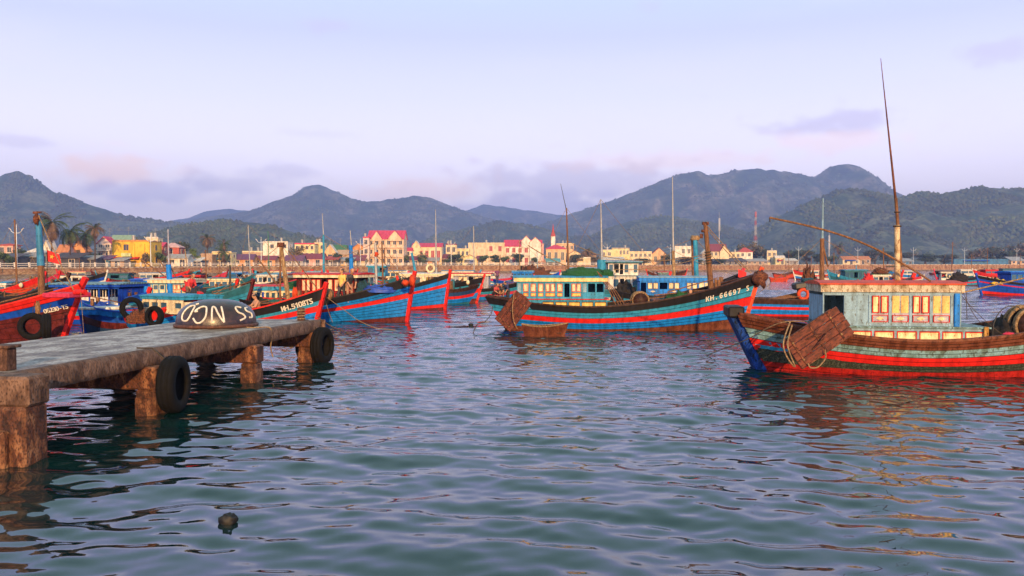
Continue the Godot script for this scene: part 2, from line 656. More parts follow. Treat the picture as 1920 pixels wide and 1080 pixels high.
func build_land() -> void:
	var s := st()
	s.set_smooth_group(0)
	var pts := []
	for i in shore.size():
		pts.append(Vector3(shore[i].x, land_height(-shore[i].y) - 0.12, shore[i].y))
	for i in pts.size() - 1:
		var a: Vector3 = pts[i]
		var b: Vector3 = pts[i + 1]
		var rows_a := [a, a + Vector3(0, 0, -160), Vector3(a.x * 9.0 - 600.0, 8.0, -5200)]
		var rows_b := [b, b + Vector3(0, 0, -160), Vector3(b.x * 9.0 - 600.0 if i < pts.size() - 2 else 9000.0, 8.0, -5200)]
		if i == 0:
			rows_a = [Vector3(-4000, 2.3, -60), Vector3(-4000, 2.5, -300), Vector3(-7000, 8, -5200)]
			quad_out(s, a, b, b + Vector3(0, 0, -160), Vector3(-600, 2.4, -300), Vector3(0, -999, 0))
			quad_out(s, a, Vector3(-600, 2.4, -300), Vector3(-7000, 8, -5200), Vector3(-4000, 2.3, -60), Vector3(0, -999, 0))
			quad_out(s, b + Vector3(0, 0, -160), Vector3(b.x * 9.0 - 600.0, 8.0, -5200), Vector3(-7000, 8, -5200), Vector3(-600, 2.4, -300), Vector3(0, -999, 0))
			continue
		for k in 2:
			quad_out(s, rows_a[k], rows_b[k], rows_b[k + 1], rows_a[k + 1], Vector3(0, -999, 0))
	var m := mat("ground", lin(0.16, 0.13, 0.09), 0.95, "concrete", Vector3(0.05, 0.05, 0.05))
	structure(put(s, "ground", m))

func hill(called: String, dist: float, profile: Array, width: float, m: Material, seed_: int, step: float, rows := 22) -> Array:
	var nz := FastNoiseLite.new()
	nz.seed = seed_
	nz.noise_type = FastNoiseLite.TYPE_SIMPLEX_SMOOTH
	nz.fractal_type = FastNoiseLite.FRACTAL_RIDGED
	nz.fractal_octaves = 4
	nz.frequency = 1.0 / (width * 0.55)
	var jag := FastNoiseLite.new()
	jag.seed = seed_ + 7
	jag.frequency = 0.02
	jag.fractal_octaves = 4
	var b0: float = profile[0][0]
	var b1: float = profile[profile.size() - 1][0]
	var x0 := sx(b0, dist)
	var x1 := sx(b1, dist)
	var nx := int((x1 - x0) / step) + 1
	var grid := []
	for i in nx + 1:
		var x := x0 + (x1 - x0) * i / nx
		var bearing := b0 + (b1 - b0) * i / nx
		var mark := 500.0
		for k in profile.size() - 1:
			if bearing <= profile[k + 1][0]:
				var f: float = (bearing - profile[k][0]) / (profile[k + 1][0] - profile[k][0])
				mark = lerpf(lerpf(profile[k][1], profile[k + 1][1], f), cubic_interpolate(profile[k][1], profile[k + 1][1], profile[maxi(k - 1, 0)][1], profile[mini(k + 2, profile.size() - 1)][1], f), 0.35)
				break
		var top := maxf(hy(mark, dist), 4.0)
		var col := []
		for r in rows + 1:
			# from front foot (1) over the crest (0) to the back foot (-0.6)
			var u := 1.0 - 1.6 * r / rows
			var au := absf(u)
			var z := -dist + u * width
			var body := pow(maxf(0.0, 1.0 - au), 1.12)
			var g := (nz.get_noise_2d(x, z * 0.75) - 0.75) * 0.62
			var y := top * body + top * minf(g, 0.0) * 0.36 * 4.0 * au * maxf(0.0, 1.0 - au)
			y += jag.get_noise_2d(x, z) * top * 0.018
			col.append(Vector3(x + nz.get_noise_2d(x + 5000.0, z) * width * 0.05 * au, maxf(y, -2.0) + 2.0, z))
		grid.append(col)
	var s := st()
	s.set_smooth_group(0)
	for i in nx:
		for r in rows:
			quad_out(s, grid[i][r], grid[i + 1][r], grid[i + 1][r + 1], grid[i][r + 1], Vector3(grid[i][r].x, -9999, grid[i][r].z))
	structure(put(s, called, m))
	return grid

func tree_clump_mesh(seed_: int) -> ArrayMesh:
	var s := st()
	lump(s, Vector3(0, 0.1, 0), Vector3(0.55, 0.8, 0.55), seed_, 0.45, 8, 5)
	s.generate_normals()
	return s.commit()

func scatter_forest(called: String, label: String, grid: Array, count: int, seed_: int, size: float, m: Material) -> void:
	var rng := RandomNumberGenerator.new()
	rng.seed = seed_
	var patch := FastNoiseLite.new()
	patch.seed = seed_
	patch.frequency = 0.006
	var mm := MultiMesh.new()
	mm.transform_format = MultiMesh.TRANSFORM_3D
	mm.use_colors = true
	mm.mesh = tree_clump_mesh(seed_)
	var xf := []
	var cols := []
	var tries := 0
	while xf.size() < count and tries < count * 4:
		tries += 1
		var i := rng.randi_range(0, grid.size() - 2)
		var r := rng.randi_range(0, int(grid[0].size() * 0.72))
		var a: Vector3 = grid[i][r]
		var p: Vector3 = a.lerp(grid[i + 1][r], rng.randf()).lerp(grid[i][r + 1], rng.randf() * 0.8)
		var n := patch.get_noise_2d(p.x, p.z)
		if n < -0.10 + rng.randf() * 0.25 or p.y < 6.0:
			continue
		var k := size * (0.45 + 1.1 * pow(rng.randf(), 1.6))
		xf.append(Transform3D(Basis(Vector3.UP, rng.randf() * TAU).scaled(Vector3(k, k * rng.randf_range(0.55, 1.0), k)), p - Vector3(0, k * 0.15, 0)))
		var v := rng.randf_range(0.7, 1.2) * (1.0 + 0.9 * patch.get_noise_2d(p.x * 0.6 + 900.0, p.z * 0.6))
		cols.append(Color(v * rng.randf_range(0.9, 1.25), v, v * 0.9))
	mm.instance_count = xf.size()
	for i in xf.size():
		mm.set_instance_transform(i, xf[i])
		mm.set_instance_color(i, cols[i])
	var o := MultiMeshInstance3D.new()
	o.name = numbered(called)
	o.multimesh = mm
	o.material_override = m
	add_child(o)
	stuff(o)
	tag(o, label, "forest")

func build_hills() -> void:
	var near := mat("hill_green", lin(0.17, 0.17, 0.085), 0.95, "slope", Vector3(0.0036, 0.0036, 0.0036))
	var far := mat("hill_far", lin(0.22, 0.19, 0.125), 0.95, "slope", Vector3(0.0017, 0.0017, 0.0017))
	var leaf := mat("hill_forest", lin(0.066, 0.088, 0.036), 0.9)
	leaf.vertex_color_use_as_albedo = true
	hill("far_mountain", 5000.0, [[150, 460], [300, 415], [350, 405], [400, 388], [430, 386], [470, 390], [520, 394], [640, 402], [760, 408], [850, 398], [885, 388], [905, 378], [940, 383], [1000, 392], [1100, 405], [1250, 440]], 1000.0, far, 3, 40.0, 14)
	var g := hill("mountain", 3600.0, [[300, 470], [345, 425], [380, 408], [420, 402], [470, 395], [510, 379], [550, 366], [578, 348], [600, 346], [625, 355], [660, 372], [690, 377], [740, 372], [780, 366], [810, 370], [850, 388], [900, 404], [940, 415], [1000, 432], [1080, 450], [1180, 480]], 1100.0, far, 8, 12.0, 34)
	scatter_forest("hill_forest", "thin woods over the central blue mountain", g, 12000, 12, 5.0, leaf)
	g = hill("mountain", 3400.0, [[880, 485], [960, 445], [1000, 425], [1050, 408], [1100, 390], [1160, 370], [1220, 345], [1270, 326], [1305, 321], [1330, 328], [1370, 320], [1400, 316], [1450, 318], [1490, 324], [1522, 331], [1545, 317], [1568, 307], [1588, 306], [1606, 311], [1640, 333], [1682, 364], [1750, 390], [1900, 420], [2150, 470]], 1150.0, far, 15, 12.0, 34)
	scatter_forest("hill_forest", "thin woods over the high double-peaked mountain on the right", g, 16000, 13, 5.0, leaf)
	g = hill("mountain", 2400.0, [[-420, 450], [-250, 400], [-150, 385], [-60, 345], [0, 333], [18, 323], [40, 320], [60, 330], [90, 352], [130, 370], [180, 386], [230, 403], [280, 412], [330, 418], [400, 428], [500, 460], [580, 485]], 800.0, near, 23, 9.0, 34)
	scatter_forest("hill_forest", "dark woods over the steep hill at the left edge", g, 20000, 2, 6.0, leaf)
	g = hill("hill", 2200.0, [[720, 485], [820, 441], [880, 425], [940, 414], [985, 420], [1010, 425], [1060, 440], [1150, 452], [1270, 485]], 560.0, near, 31, 10.0)
	scatter_forest("hill_forest", "woods over the low hill behind the church spire", g, 10000, 3, 5.5, leaf)
	g = hill("hill", 2000.0, [[1030, 480], [1120, 437], [1180, 413], [1240, 404], [1280, 406], [1340, 420], [1400, 436], [1480, 450], [1580, 480]], 520.0, near, 37, 9.0)
	scatter_forest("hill_forest", "woods over the foothill below the right-hand mountain", g, 12000, 4, 5.0, leaf)
	g = hill("hill", 1700.0, [[1340, 485], [1440, 420], [1490, 392], [1530, 374], [1570, 358], [1600, 354], [1640, 362], [1685, 372], [1720, 358], [1760, 362], [1800, 356], [1835, 349], [1870, 352], [1910, 353], [1960, 362], [2050, 345], [2200, 355], [2500, 460]], 620.0, near, 41, 8.0, 30)
	scatter_forest("hill_forest", "dense woods over the dark hills at the right edge", g, 30000, 5, 5.0, leaf)
	g = hill("hill", 1300.0, [[230, 485], [300, 434], [350, 421], [400, 414], [450, 415], [500, 421], [550, 437], [600, 450], [650, 461], [700, 470], [790, 488]], 380.0, near, 47, 7.0)
	scatter_forest("hill_forest", "tree-covered low green hill behind the town", g, 15000, 6, 4.5, leaf)

func build_seawall() -> void:
	var face := mat("sea_wall_stone", lin(0.58, 0.37, 0.20), 0.9, "stone", Vector3(0.16, 0.3, 0.16), 0.0, 0.4)
	var cap := mat("sea_wall_coping", lin(0.66, 0.57, 0.46), 0.85, "concrete", Vector3(0.2, 0.2, 0.2))
	var apron := mat("sea_wall_apron", lin(0.40, 0.29, 0.19), 0.95, "stone", Vector3(0.1, 0.1, 0.1))
	var w := thing("sea_wall", "long brown stone sea wall with pale coping along the waterfront", "wall")
	var s := st()
	var c := st()
	var ap := st()
	for i in shore.size() - 1:
		var a: Vector2 = shore[i]
		var b: Vector2 = shore[i + 1]
		var ha := land_height(-a.y)
		var hb := land_height(-b.y)
		var dir := (b - a).normalized()
		var out := Vector2(-dir.y, dir.x)
		if out.y < 0.0:
			out = -out
		var n := int((b - a).length() / 12.0) + 1
		for k in n:
			var f0 := float(k) / n
			var f1 := float(k + 1) / n
			var p := a.lerp(b, f0)
			var q := a.lerp(b, f1)
			var h0 := lerpf(ha, hb, f0)
			var h1 := lerpf(ha, hb, f1)
			var o := Vector3(out.x, 0, out.y)
			var P := Vector3(p.x, 0, p.y)
			var Q := Vector3(q.x, 0, q.y)
			var back := (P + Q) * 0.5 - o * 50.0
			s.set_smooth_group(-1)
			quad_out(s, P + Vector3(0, h0 - 0.35, 0), Q + Vector3(0, h1 - 0.35, 0), Q + o * 0.5 + Vector3(0, 0.75, 0), P + o * 0.5 + Vector3(0, 0.75, 0), back)
			# buttress ribs
			var rc := P + o * 0.3 + Vector3(0, h0 * 0.5 + 0.1, 0)
			box(s, rc, Vector3(0.45, h0 - 0.8, 0.5), Basis(Vector3(dir.x, 0, dir.y), Vector3.UP, o))
			# sloping toe of the wall
			ap.set_smooth_group(-1)
			quad_out(ap, P + o * 0.48 + Vector3(0, 0.78, 0), Q + o * 0.48 + Vector3(0, 0.78, 0), Q + o * 4.2 + Vector3(0, -0.5, 0), P + o * 4.2 + Vector3(0, -0.5, 0), back - Vector3(0, 30, 0))
			# coping
			c.set_smooth_group(-1)
			var e := [P + o * 0.14, Q + o * 0.14, Q - o * 0.7, P - o * 0.7]
			quad_out(c, e[0] + Vector3(0, h0, 0), e[1] + Vector3(0, h1, 0), e[2] + Vector3(0, h1, 0), e[3] + Vector3(0, h0, 0), back - Vector3(0, 99, 0))
			quad_out(c, e[0] + Vector3(0, h0, 0), e[1] + Vector3(0, h1, 0), e[1] + Vector3(0, h1 - 0.4, 0), e[0] + Vector3(0, h0 - 0.4, 0), back)
			quad_out(c, e[0] + Vector3(0, h0 - 0.4, 0), e[1] + Vector3(0, h1 - 0.4, 0), Q + Vector3(0, h1 - 0.4, 0), P + Vector3(0, h0 - 0.4, 0), back + Vector3(0, 99, 0))
			quad_out(c, e[2] + Vector3(0, h1, 0), e[3] + Vector3(0, h0, 0), e[3] + Vector3(0, h0 - 0.4, 0), e[2] + Vector3(0, h1 - 0.4, 0), back + o * 99.0)
	put(s, "wall_face", face, w)
	put(c, "coping", cap, w)
	put(ap, "apron", apron, w)
	# promenade railing, from the left edge to the middle of the town
	var rail := thing("promenade_railing", "white concrete railing with square posts along the sea wall", "railing")
	var rm := mat("railing_white", lin(0.76, 0.70, 0.64), 0.8, "stain", Vector3(0.3, 0.3, 0.3))
	var post_mesh := st()
	chamfer_box(post_mesh, Vector3(0, 0.5, 0), Vector3(0.34, 1.0, 0.34), 0.03)
	chamfer_box(post_mesh, Vector3(0, 1.06, 0), Vector3(0.46, 0.12, 0.46), 0.03)
	post_mesh.generate_normals()
	var pm := post_mesh.commit()
	for i in range(1, 6):
		var a: Vector2 = shore[i]
		var b: Vector2 = shore[i + 1]
		var n := int((b - a).length() / 3.6)
		var prev := Vector3.ZERO
		var rs := st()
		for k in n + 1:
			var p := a.lerp(b, float(k) / n)
			var pos := Vector3(p.x, land_height(-p.y), p.y - 0.3)
			if k < n or i == 5:
				var o := put(pm, "post", rm, rail)
				o.position = pos
				o.rotation.y = -atan2(b.y - a.y, b.x - a.x)
			if k > 0:
				for hh in [0.42, 0.86]:
					var mid := (prev + pos) * 0.5 + Vector3(0, hh, 0)
					var d := (pos - prev)
					box(rs, mid, Vector3(d.length() - 0.34, 0.13, 0.12), Basis(d.normalized(), Vector3.UP, d.normalized().cross(Vector3.UP)))
			prev = pos
		put(rs, "rail", rm, rail)

# ---------------------------------------------------------------- pier
func tyre_mesh(r: float, half: float) -> ArrayMesh:
	var s := st()
	var inner := r * 0.56
	var prof := []
	for p in [Vector2(inner, -half * 0.7), Vector2(inner + 0.02, -half * 0.95), Vector2(r * 0.80, -half), Vector2(r * 0.94, -half * 0.86), Vector2(r * 0.985, -half * 0.62), Vector2(r, -half * 0.5), Vector2(r * 0.975, -half * 0.46), Vector2(r * 0.975, -half * 0.22), Vector2(r, -half * 0.18), Vector2(r, half * 0.18), Vector2(r * 0.975, half * 0.22), Vector2(r * 0.975, half * 0.46), Vector2(r, half * 0.5), Vector2(r * 0.985, half * 0.62), Vector2(r * 0.94, half * 0.86), Vector2(r * 0.80, half), Vector2(inner + 0.02, half * 0.95), Vector2(inner, half * 0.7), Vector2(inner + 0.05, half * 0.5), Vector2(r * 0.85, 0.0), Vector2(inner + 0.05, -half * 0.5), Vector2(inner, -half * 0.7)]:
		prof.append(p)
	prof.reverse()
	lathe(s, prof, 36)
	s.generate_normals()
	return s.commit()

var pier_node: Node3D

func build_pier() -> void:
	var deck_m := mat("pier_deck", lin(0.42, 0.37, 0.32), 0.55, "concrete", Vector3(0.35, 0.35, 0.22), 0.0, 0.3)
	var side_m := mat("pier_side", lin(0.185, 0.105, 0.072), 0.85, "concrete", Vector3(0.6, 0.28, 0.6), 0.0, 0.8)
	var beam_m := mat("pier_beam", lin(0.24, 0.105, 0.05), 0.85, "rust", Vector3(0.5, 0.3, 0.5), 0.0, 0.8)
	var post_m := mat("pier_post", lin(0.22, 0.10, 0.048), 0.8, "rust", Vector3(0.7, 0.35, 0.7), 0.0, 0.8)
	var p := thing("concrete_pier", "weathered concrete pier on rust-stained posts, an upturned basket boat on top", "pier", Vector3(-6.98, 0, -11.6), -7.4)
	pier_node = p
	var s := st()
	# deck slab with a slightly uneven, worn top
	chamfer_box(s, Vector3(-1.70, 0.986, -6.2), Vector3(3.32, 0.28, 12.3), 0.03)
	put(s, "deck_slab", deck_m, p)
	var nz := FastNoiseLite.new()
	nz.seed = 3
	nz.frequency = 1.2
	# front edge, broken and rounded here and there
	s = st()
	s.set_smooth_group(0)
	var rows := []
	var n := 90
	for i in n + 1:
		var z := -0.02 - 12.36 * i / n
		var chip := maxf(0.0, nz.get_noise_2d(z * 2.0, 3.0)) * 0.06
		var bow := nz.get_noise_2d(z * 1.3, 40.0) * 0.018
		rows.append([Vector3(-0.06 - chip, 1.128, z), Vector3(0.01 + bow - chip * 0.7, 1.115 - chip * 0.4, z), Vector3(0.045 + bow, 1.07 - chip, z), Vector3(0.05 + bow * 0.6, 0.9, z), Vector3(0.045 + bow, 0.80 + nz.get_noise_2d(z * 3.0, 9.0) * 0.015, z), Vector3(-0.06, 0.79, z)])
	for i in n:
		for k in 5:
			quad_out(s, rows[i][k], rows[i][k + 1], rows[i + 1][k + 1], rows[i + 1][k], Vector3(-0.5, 0.95, (rows[i][k] as Vector3).z))
	for e in [0, n]:
		for k in range(1, 5):
			tri_out(s, rows[e][0], rows[e][k], rows[e][k + 1], Vector3(-0.1, 0.95, -6.0))
	put(s, "edge_beam", side_m, p)
	s = st()
	chamfer_box(s, Vector3(-3.38, 0.96, -6.2), Vector3(0.1, 0.32, 12.34), 0.02)
	put(s, "edge_beam", side_m, p)
	s = st()
	chamfer_box(s, Vector3(-1.6, 0.95, -12.4), Vector3(3.5, 0.34, 0.1), 0.02)
	put(s, "edge_beam", side_m, p)
	# cross beams and posts
	var zs := [-3.65, -7.85, -11.75]
	for z in zs:
		s = st()
		chamfer_box(s, Vector3(-1.52, 0.625, z), Vector3(3.54, 0.40, 0.42), 0.03)
		put(s, "cross_beam", beam_m, p)
		for x in [0.04 if z > -10.0 else -0.14, -3.05]:
			s = st()
			# posts taper a little and carry a thicker, spalled collar above the water
			chamfer_box(s, Vector3(x, -0.36, z), Vector3(0.36, 1.56, 0.36), 0.03)
			chamfer_box(s, Vector3(x, -0.20, z), Vector3(0.40, 1.0, 0.40), 0.04)
			put(s, "post", post_m, p)
	# near end: heavier beam that stands out past the deck, on a thick pier head
	s = st()
	chamfer_box(s, Vector3(-1.45, 0.955, 0.16), Vector3(4.3, 0.40, 0.46), 0.035)
	put(s, "end_beam", side_m, p)
	s = st()
	chamfer_box(s, Vector3(0.42, -0.15, 0.18), Vector3(0.50, 1.82, 0.48), 0.04)
	put(s, "post", post_m, p)
	s = st()
	chamfer_box(s, Vector3(0.30, -0.30, 0.46), Vector3(0.30, 1.5, 0.14), 0.03)
	put(s, "post_sunlit_patch", mat("pier_facing", lin(0.38, 0.20, 0.09), 0.8, "rust", Vector3(0.8, 0.4, 0.8), 0.0, 0.8), p)  # added slab, paler orange to paint sunlight on the post's left part
	s = st()
	chamfer_box(s, Vector3(-3.0, -0.15, 0.18), Vector3(0.5, 1.82, 0.46), 0.04)
	put(s, "post", post_m, p)
	# tyres hung as fenders
	var rubber := mat("rubber", lin(0.007, 0.007, 0.008), 0.85, "stain", Vector3(2, 2, 2))
	rubber.metallic_specular = 0.25
	var big := tyre_mesh(0.51, 0.155)
	var rope_m := mat("rope", lin(0.42, 0.31, 0.18), 0.9, "wood", Vector3(3, 3, 3))
	var dark_rope := mat("dark_rope", lin(0.10, 0.08, 0.06), 0.9, "wood", Vector3(3, 3, 3))
	var b := p.transform.basis
	for e in [[Vector3(0.46, 0.50, -3.70), "big black tyre hung on the second post of the pier", 8.0], [Vector3(0.26, 0.44, -11.85), "black tyre hung at the far end of the pier", -6.0], [Vector3(-0.30, 0.30, -12.62), "black tyre behind the last pier post", 82.0]]:
		var t := thing("tyre", e[1], "tyre", p.transform * (e[0] as Vector3), -7.4, "tyres hung on the pier")
		var o := put(big, "casing", rubber, t)
		o.rotation_degrees = Vector3(0, e[2], 90)
		s = st()
		var up := Vector3(0, 1.13 - (e[0] as Vector3).y, 0)
		if e[2] < 50.0:
			tube(s, [Vector3(-0.7, up.y + 0.012, 0.0), Vector3(-0.40, up.y + 0.012, 0), Vector3(-0.36, up.y - 0.03, 0), Vector3(0.0, 0.30, 0)], 0.014, 6)
			put(s, "hanging_rope", dark_rope, t)
	# mooring posts on the deck
	var wood := mat("bollard_wood", lin(0.15, 0.075, 0.05), 0.85, "wood", Vector3(2, 0.6, 2), 0.0, 0.6)
	var bo := thing("mooring_post", "squat brown mooring post at the near end of the pier", "bollard", Vector3(-7.24, 1.12, -12.15), -7.4)
	s = st()
	chamfer_box(s, Vector3(0, 0.16, 0), Vector3(0.22, 0.34, 0.24), 0.025)
	put(s, "block", wood, bo)
	s = st()
	chamfer_box(s, Vector3(0.01, 0.345, 0), Vector3(0.30, 0.045, 0.30), 0.012)
	put(s, "cap", wood, bo)
	bo = thing("mooring_post", "rope-wrapped wooden mooring post at the far end of the pier", "bollard", Vector3(-5.78, 1.12, -23.35), -7.4)
	s = st()
	lathe(s, [Vector2(0.0, 0.36), Vector2(0.08, 0.36), Vector2(0.10, 0.34), Vector2(0.10, 0.0), Vector2(0.0, 0.0)], 14)
	put(s, "post", wood, bo)
	for k in 4:
		s = st()
		torus(s, Vector3(0.005 * k, 0.06 + 0.075 * k, 0), Basis(Vector3(0, 0, 1), 0.08 * (k % 2)), 0.112, 0.018, 16, 6)
		put(s, "rope_turn", rope_m, bo)
	# rope trailing over the pier's edge
	s = st()
	tube(s, spline([Vector3(-6.35, 1.15, -20.35), Vector3(-6.08, 1.15, -20.3), Vector3(-5.86, 1.15, -20.45), Vector3(-5.80, 1.08, -20.5), Vector3(-5.79, 0.85, -20.5), Vector3(-5.81, 0.65, -20.5), Vector3(-5.76, 0.42, -20.52)], 5), 0.016, 6)
	tag(put(s, "pier_rope", rope_m), "frayed tan rope hanging over the pier edge beside the basket boat", "rope")
	build_basket_boat()

func bowl_point(az: float, f: float, lift := 0.0) -> Vector3:
	# upturned bowl: f from 0 (rim) to 1 (crown); az measured from the viewer's side, towards +x
	var a := f * PI * 0.5
	var e := 2.0 / 2.55
	var r := (0.95 + lift) * pow(cos(a), e) if f < 0.999 else 0.0
	var y := (0.64 + lift) * pow(sin(a), e)
	return Vector3(sin(az) * r, 0.03 + y, cos(az) * r)

func build_basket_boat() -> void:
	var tar := mat("basket_tar", lin(0.060, 0.024, 0.013), 0.38, "rust", Vector3(1.2, 1.2, 1.2), 0.0, 0.5)
	tar.clearcoat_enabled = true
	tar.clearcoat = 0.25
	tar.clearcoat_roughness = 0.22
	var white := mat("letter_white", lin(0.70, 0.66, 0.58), 0.7, "paint", Vector3(3, 3, 3))
	var rimm := mat("basket_rim", lin(0.16, 0.065, 0.04), 0.7, "wood", Vector3(2, 2, 2), 0.0, 0.6)
	var o := thing("basket_boat", "upturned round basket boat, tarred brown, with white painted letters", "basket boat", Vector3(-7.30, 1.128, -21.05))
	var s := st()
	s.set_smooth_group(0)
	var n := 56
	var m := 26
	# the woven bands show as faint hoops
	for i in m:
		for k in n:
			var q := []
			for e in [[k, i], [k + 1, i], [k + 1, i + 1], [k, i + 1]]:
				var f: float = float(e[1]) / m
				var weave := 0.0035 * (1.0 if (int(e[1]) % 2) == 0 else -1.0) + 0.0016 * sin(TAU * e[0] / n * 28.0)
				q.append(bowl_point(TAU * e[0] / n, f, weave))
			quad_out(s, q[0], q[1], q[2], q[3], Vector3(0, 0.1, 0))
	put(s, "bowl", tar, o)
	s = st()
	torus(s, Vector3(0, 0.045, 0), Basis.IDENTITY, 0.965, 0.042, 56, 8)
	put(s, "rim", rimm, o)
	# lettering, painted by hand: strokes in (angle, height) on the bowl
	var letters := [
		[[[-0.86, 0.60], [-0.90, 0.50], [-0.92, 0.30], [-0.86, 0.15], [-0.70, 0.13], [-0.62, 0.25], [-0.60, 0.45], [-0.64, 0.60], [-0.75, 0.64], [-0.86, 0.60]], [[-0.70, 0.69], [-0.62, 0.74]]],
		[[[-0.34, 0.42], [-0.43, 0.41], [-0.36, 0.53], [-0.25, 0.60], [-0.13, 0.56], [-0.09, 0.40], [-0.10, 0.22], [-0.20, 0.10], [-0.32, 0.09], [-0.42, 0.20]]],
		[[[0.07, 0.10], [0.06, 0.35], [0.06, 0.58], [0.14, 0.55], [0.20, 0.38], [0.28, 0.20], [0.36, 0.09]], [[0.36, 0.09], [0.34, 0.35], [0.33, 0.58]]],
		[[[0.98, 0.52], [0.84, 0.56], [0.76, 0.50], [0.78, 0.36], [0.92, 0.28], [0.96, 0.18], [0.78, 0.12]]],
		[[[1.28, 0.50], [1.14, 0.48], [1.12, 0.38], [1.28, 0.30], [1.26, 0.18], [1.12, 0.18]]]]
	for strokes in letters:
		s = st()
		for stroke in strokes:
			var flat := []
			for p in stroke:
				flat.append(Vector3(p[0] + (0.24 if p[0] < -0.5 else 0.16), p[1] * 0.84, 0))
			var line := []
			for q in spline(flat, 5):
				line.append(bowl_point(q.x, q.y, 0.002))
			tube(s, line, 0.024, 6)
		put(s, "letter", white, o)

# ---------------------------------------------------------------- boats
class Hull:
	var L := 10.0
	var B := 3.0
	var hm := 0.9
	var hb := 2.0
	var hs := 1.3
	var rb := 0.6
	var rs := 0.4
	var sw := 0.4
	var draft := 0.35
	func sheer(t: float) -> float:
		var a := clampf((t - 0.38) / 0.62, 0.0, 1.0)
		var s := clampf((0.38 - t) / 0.38, 0.0, 1.0)
		return hm + (hb - hm) * pow(a, 1.75) + (hs - hm) * pow(s, 1.8)
	func half(t: float) -> float:
		if t > 0.48:
			return maxf(0.05, B * 0.5 * (1.0 - pow((t - 0.48) / 0.52, 2.3)))
		return B * 0.5 * (1.0 - (1.0 - sw) * pow((0.48 - t) / 0.48, 2.2))
	func pt(t: float, v: float, side: float, off := 0.0) -> Vector3:
		var y := lerpf(-draft, sheer(t), v)
		var bowness := smoothstep(0.55, 1.0, t)
		var w := lerpf(0.62 + 0.38 * pow(v, 0.7), 0.30 + 0.70 * pow(v, 1.05), bowness)
		var x := (t - 0.5) * L - rb * (1.0 - v) * smoothstep(0.45, 1.0, t) + rs * (1.0 - v) * smoothstep(0.5, 0.0, t)
		return Vector3(x, y, side * (maxf(half(t) * w, 0.05) + off))
	func inside(p: Vector3) -> Vector3:
		return Vector3(clampf(p.x, -L * 0.5 + 1.2, L * 0.5 - 2.0), p.y, 0.0)

func strake(h: Hull, v0: float, v1: float, off: float, n: int) -> SurfaceTool:
	var s := st()
	var rows := []
	var cols := []
	for i in n + 1:
		cols.append([1.0 - float(i) / n, 1.0])
	for i in n + 1:
		cols.append([float(i) / n, -1.0])
	var vs := [[v1, off - 0.05], [v1, off], [(v0 + v1) * 0.5, off], [v0, off], [v0, off - 0.05]]
	for c in cols:
		var row := []
		for v in vs:
			var p := h.pt(c[0], v[0], c[1], v[1])
			if c[0] == 0.0:
				p.x -= v[1]
			row.append(p)
		rows.append(row)
	for k in vs.size() - 1:
		s.set_smooth_group(-1 if k == 0 or k == 3 else k)
		for i in rows.size() - 1:
			var a: Vector3 = rows[i][k]
			var b: Vector3 = rows[i + 1][k]
			var ins := h.inside((a + b) * 0.5)
			if i == n:
				s.set_smooth_group(-1)
				ins = Vector3(a.x + 2.0, a.y, 0)
			elif k != 0 and k != 3:
				s.set_smooth_group(k)
			if k == 0:
				ins.y -= 50.0
				ins.z = a.z
			elif k == 3:
				ins.y += 50.0
				ins.z = a.z
			quad_out(s, a, b, rows[i + 1][k + 1], rows[i][k + 1], ins)
	return s

func loc(b: Node3D, bearing: float, mark: float, d: float) -> Vector3:
	return b.transform.affine_inverse() * Vector3(sx(bearing, d), hy(mark, d), -d)

func on(b: Node3D, bearing: float, mark: float, zl: float) -> Vector3:
	# the local point of a boat at side offset zl that is seen along a bearing, at a height mark
	var t := (bearing - 960.0) / 1600.0
	var o := b.transform.origin
	var ex := b.transform.basis.x
	var ez := b.transform.basis.z
	var x := -(o.x + zl * ez.x + t * (o.z + zl * ez.z)) / (ex.x + t * ex.z)
	return Vector3(x, hy(mark, -(o.z + x * ex.z + zl * ez.z)), zl)

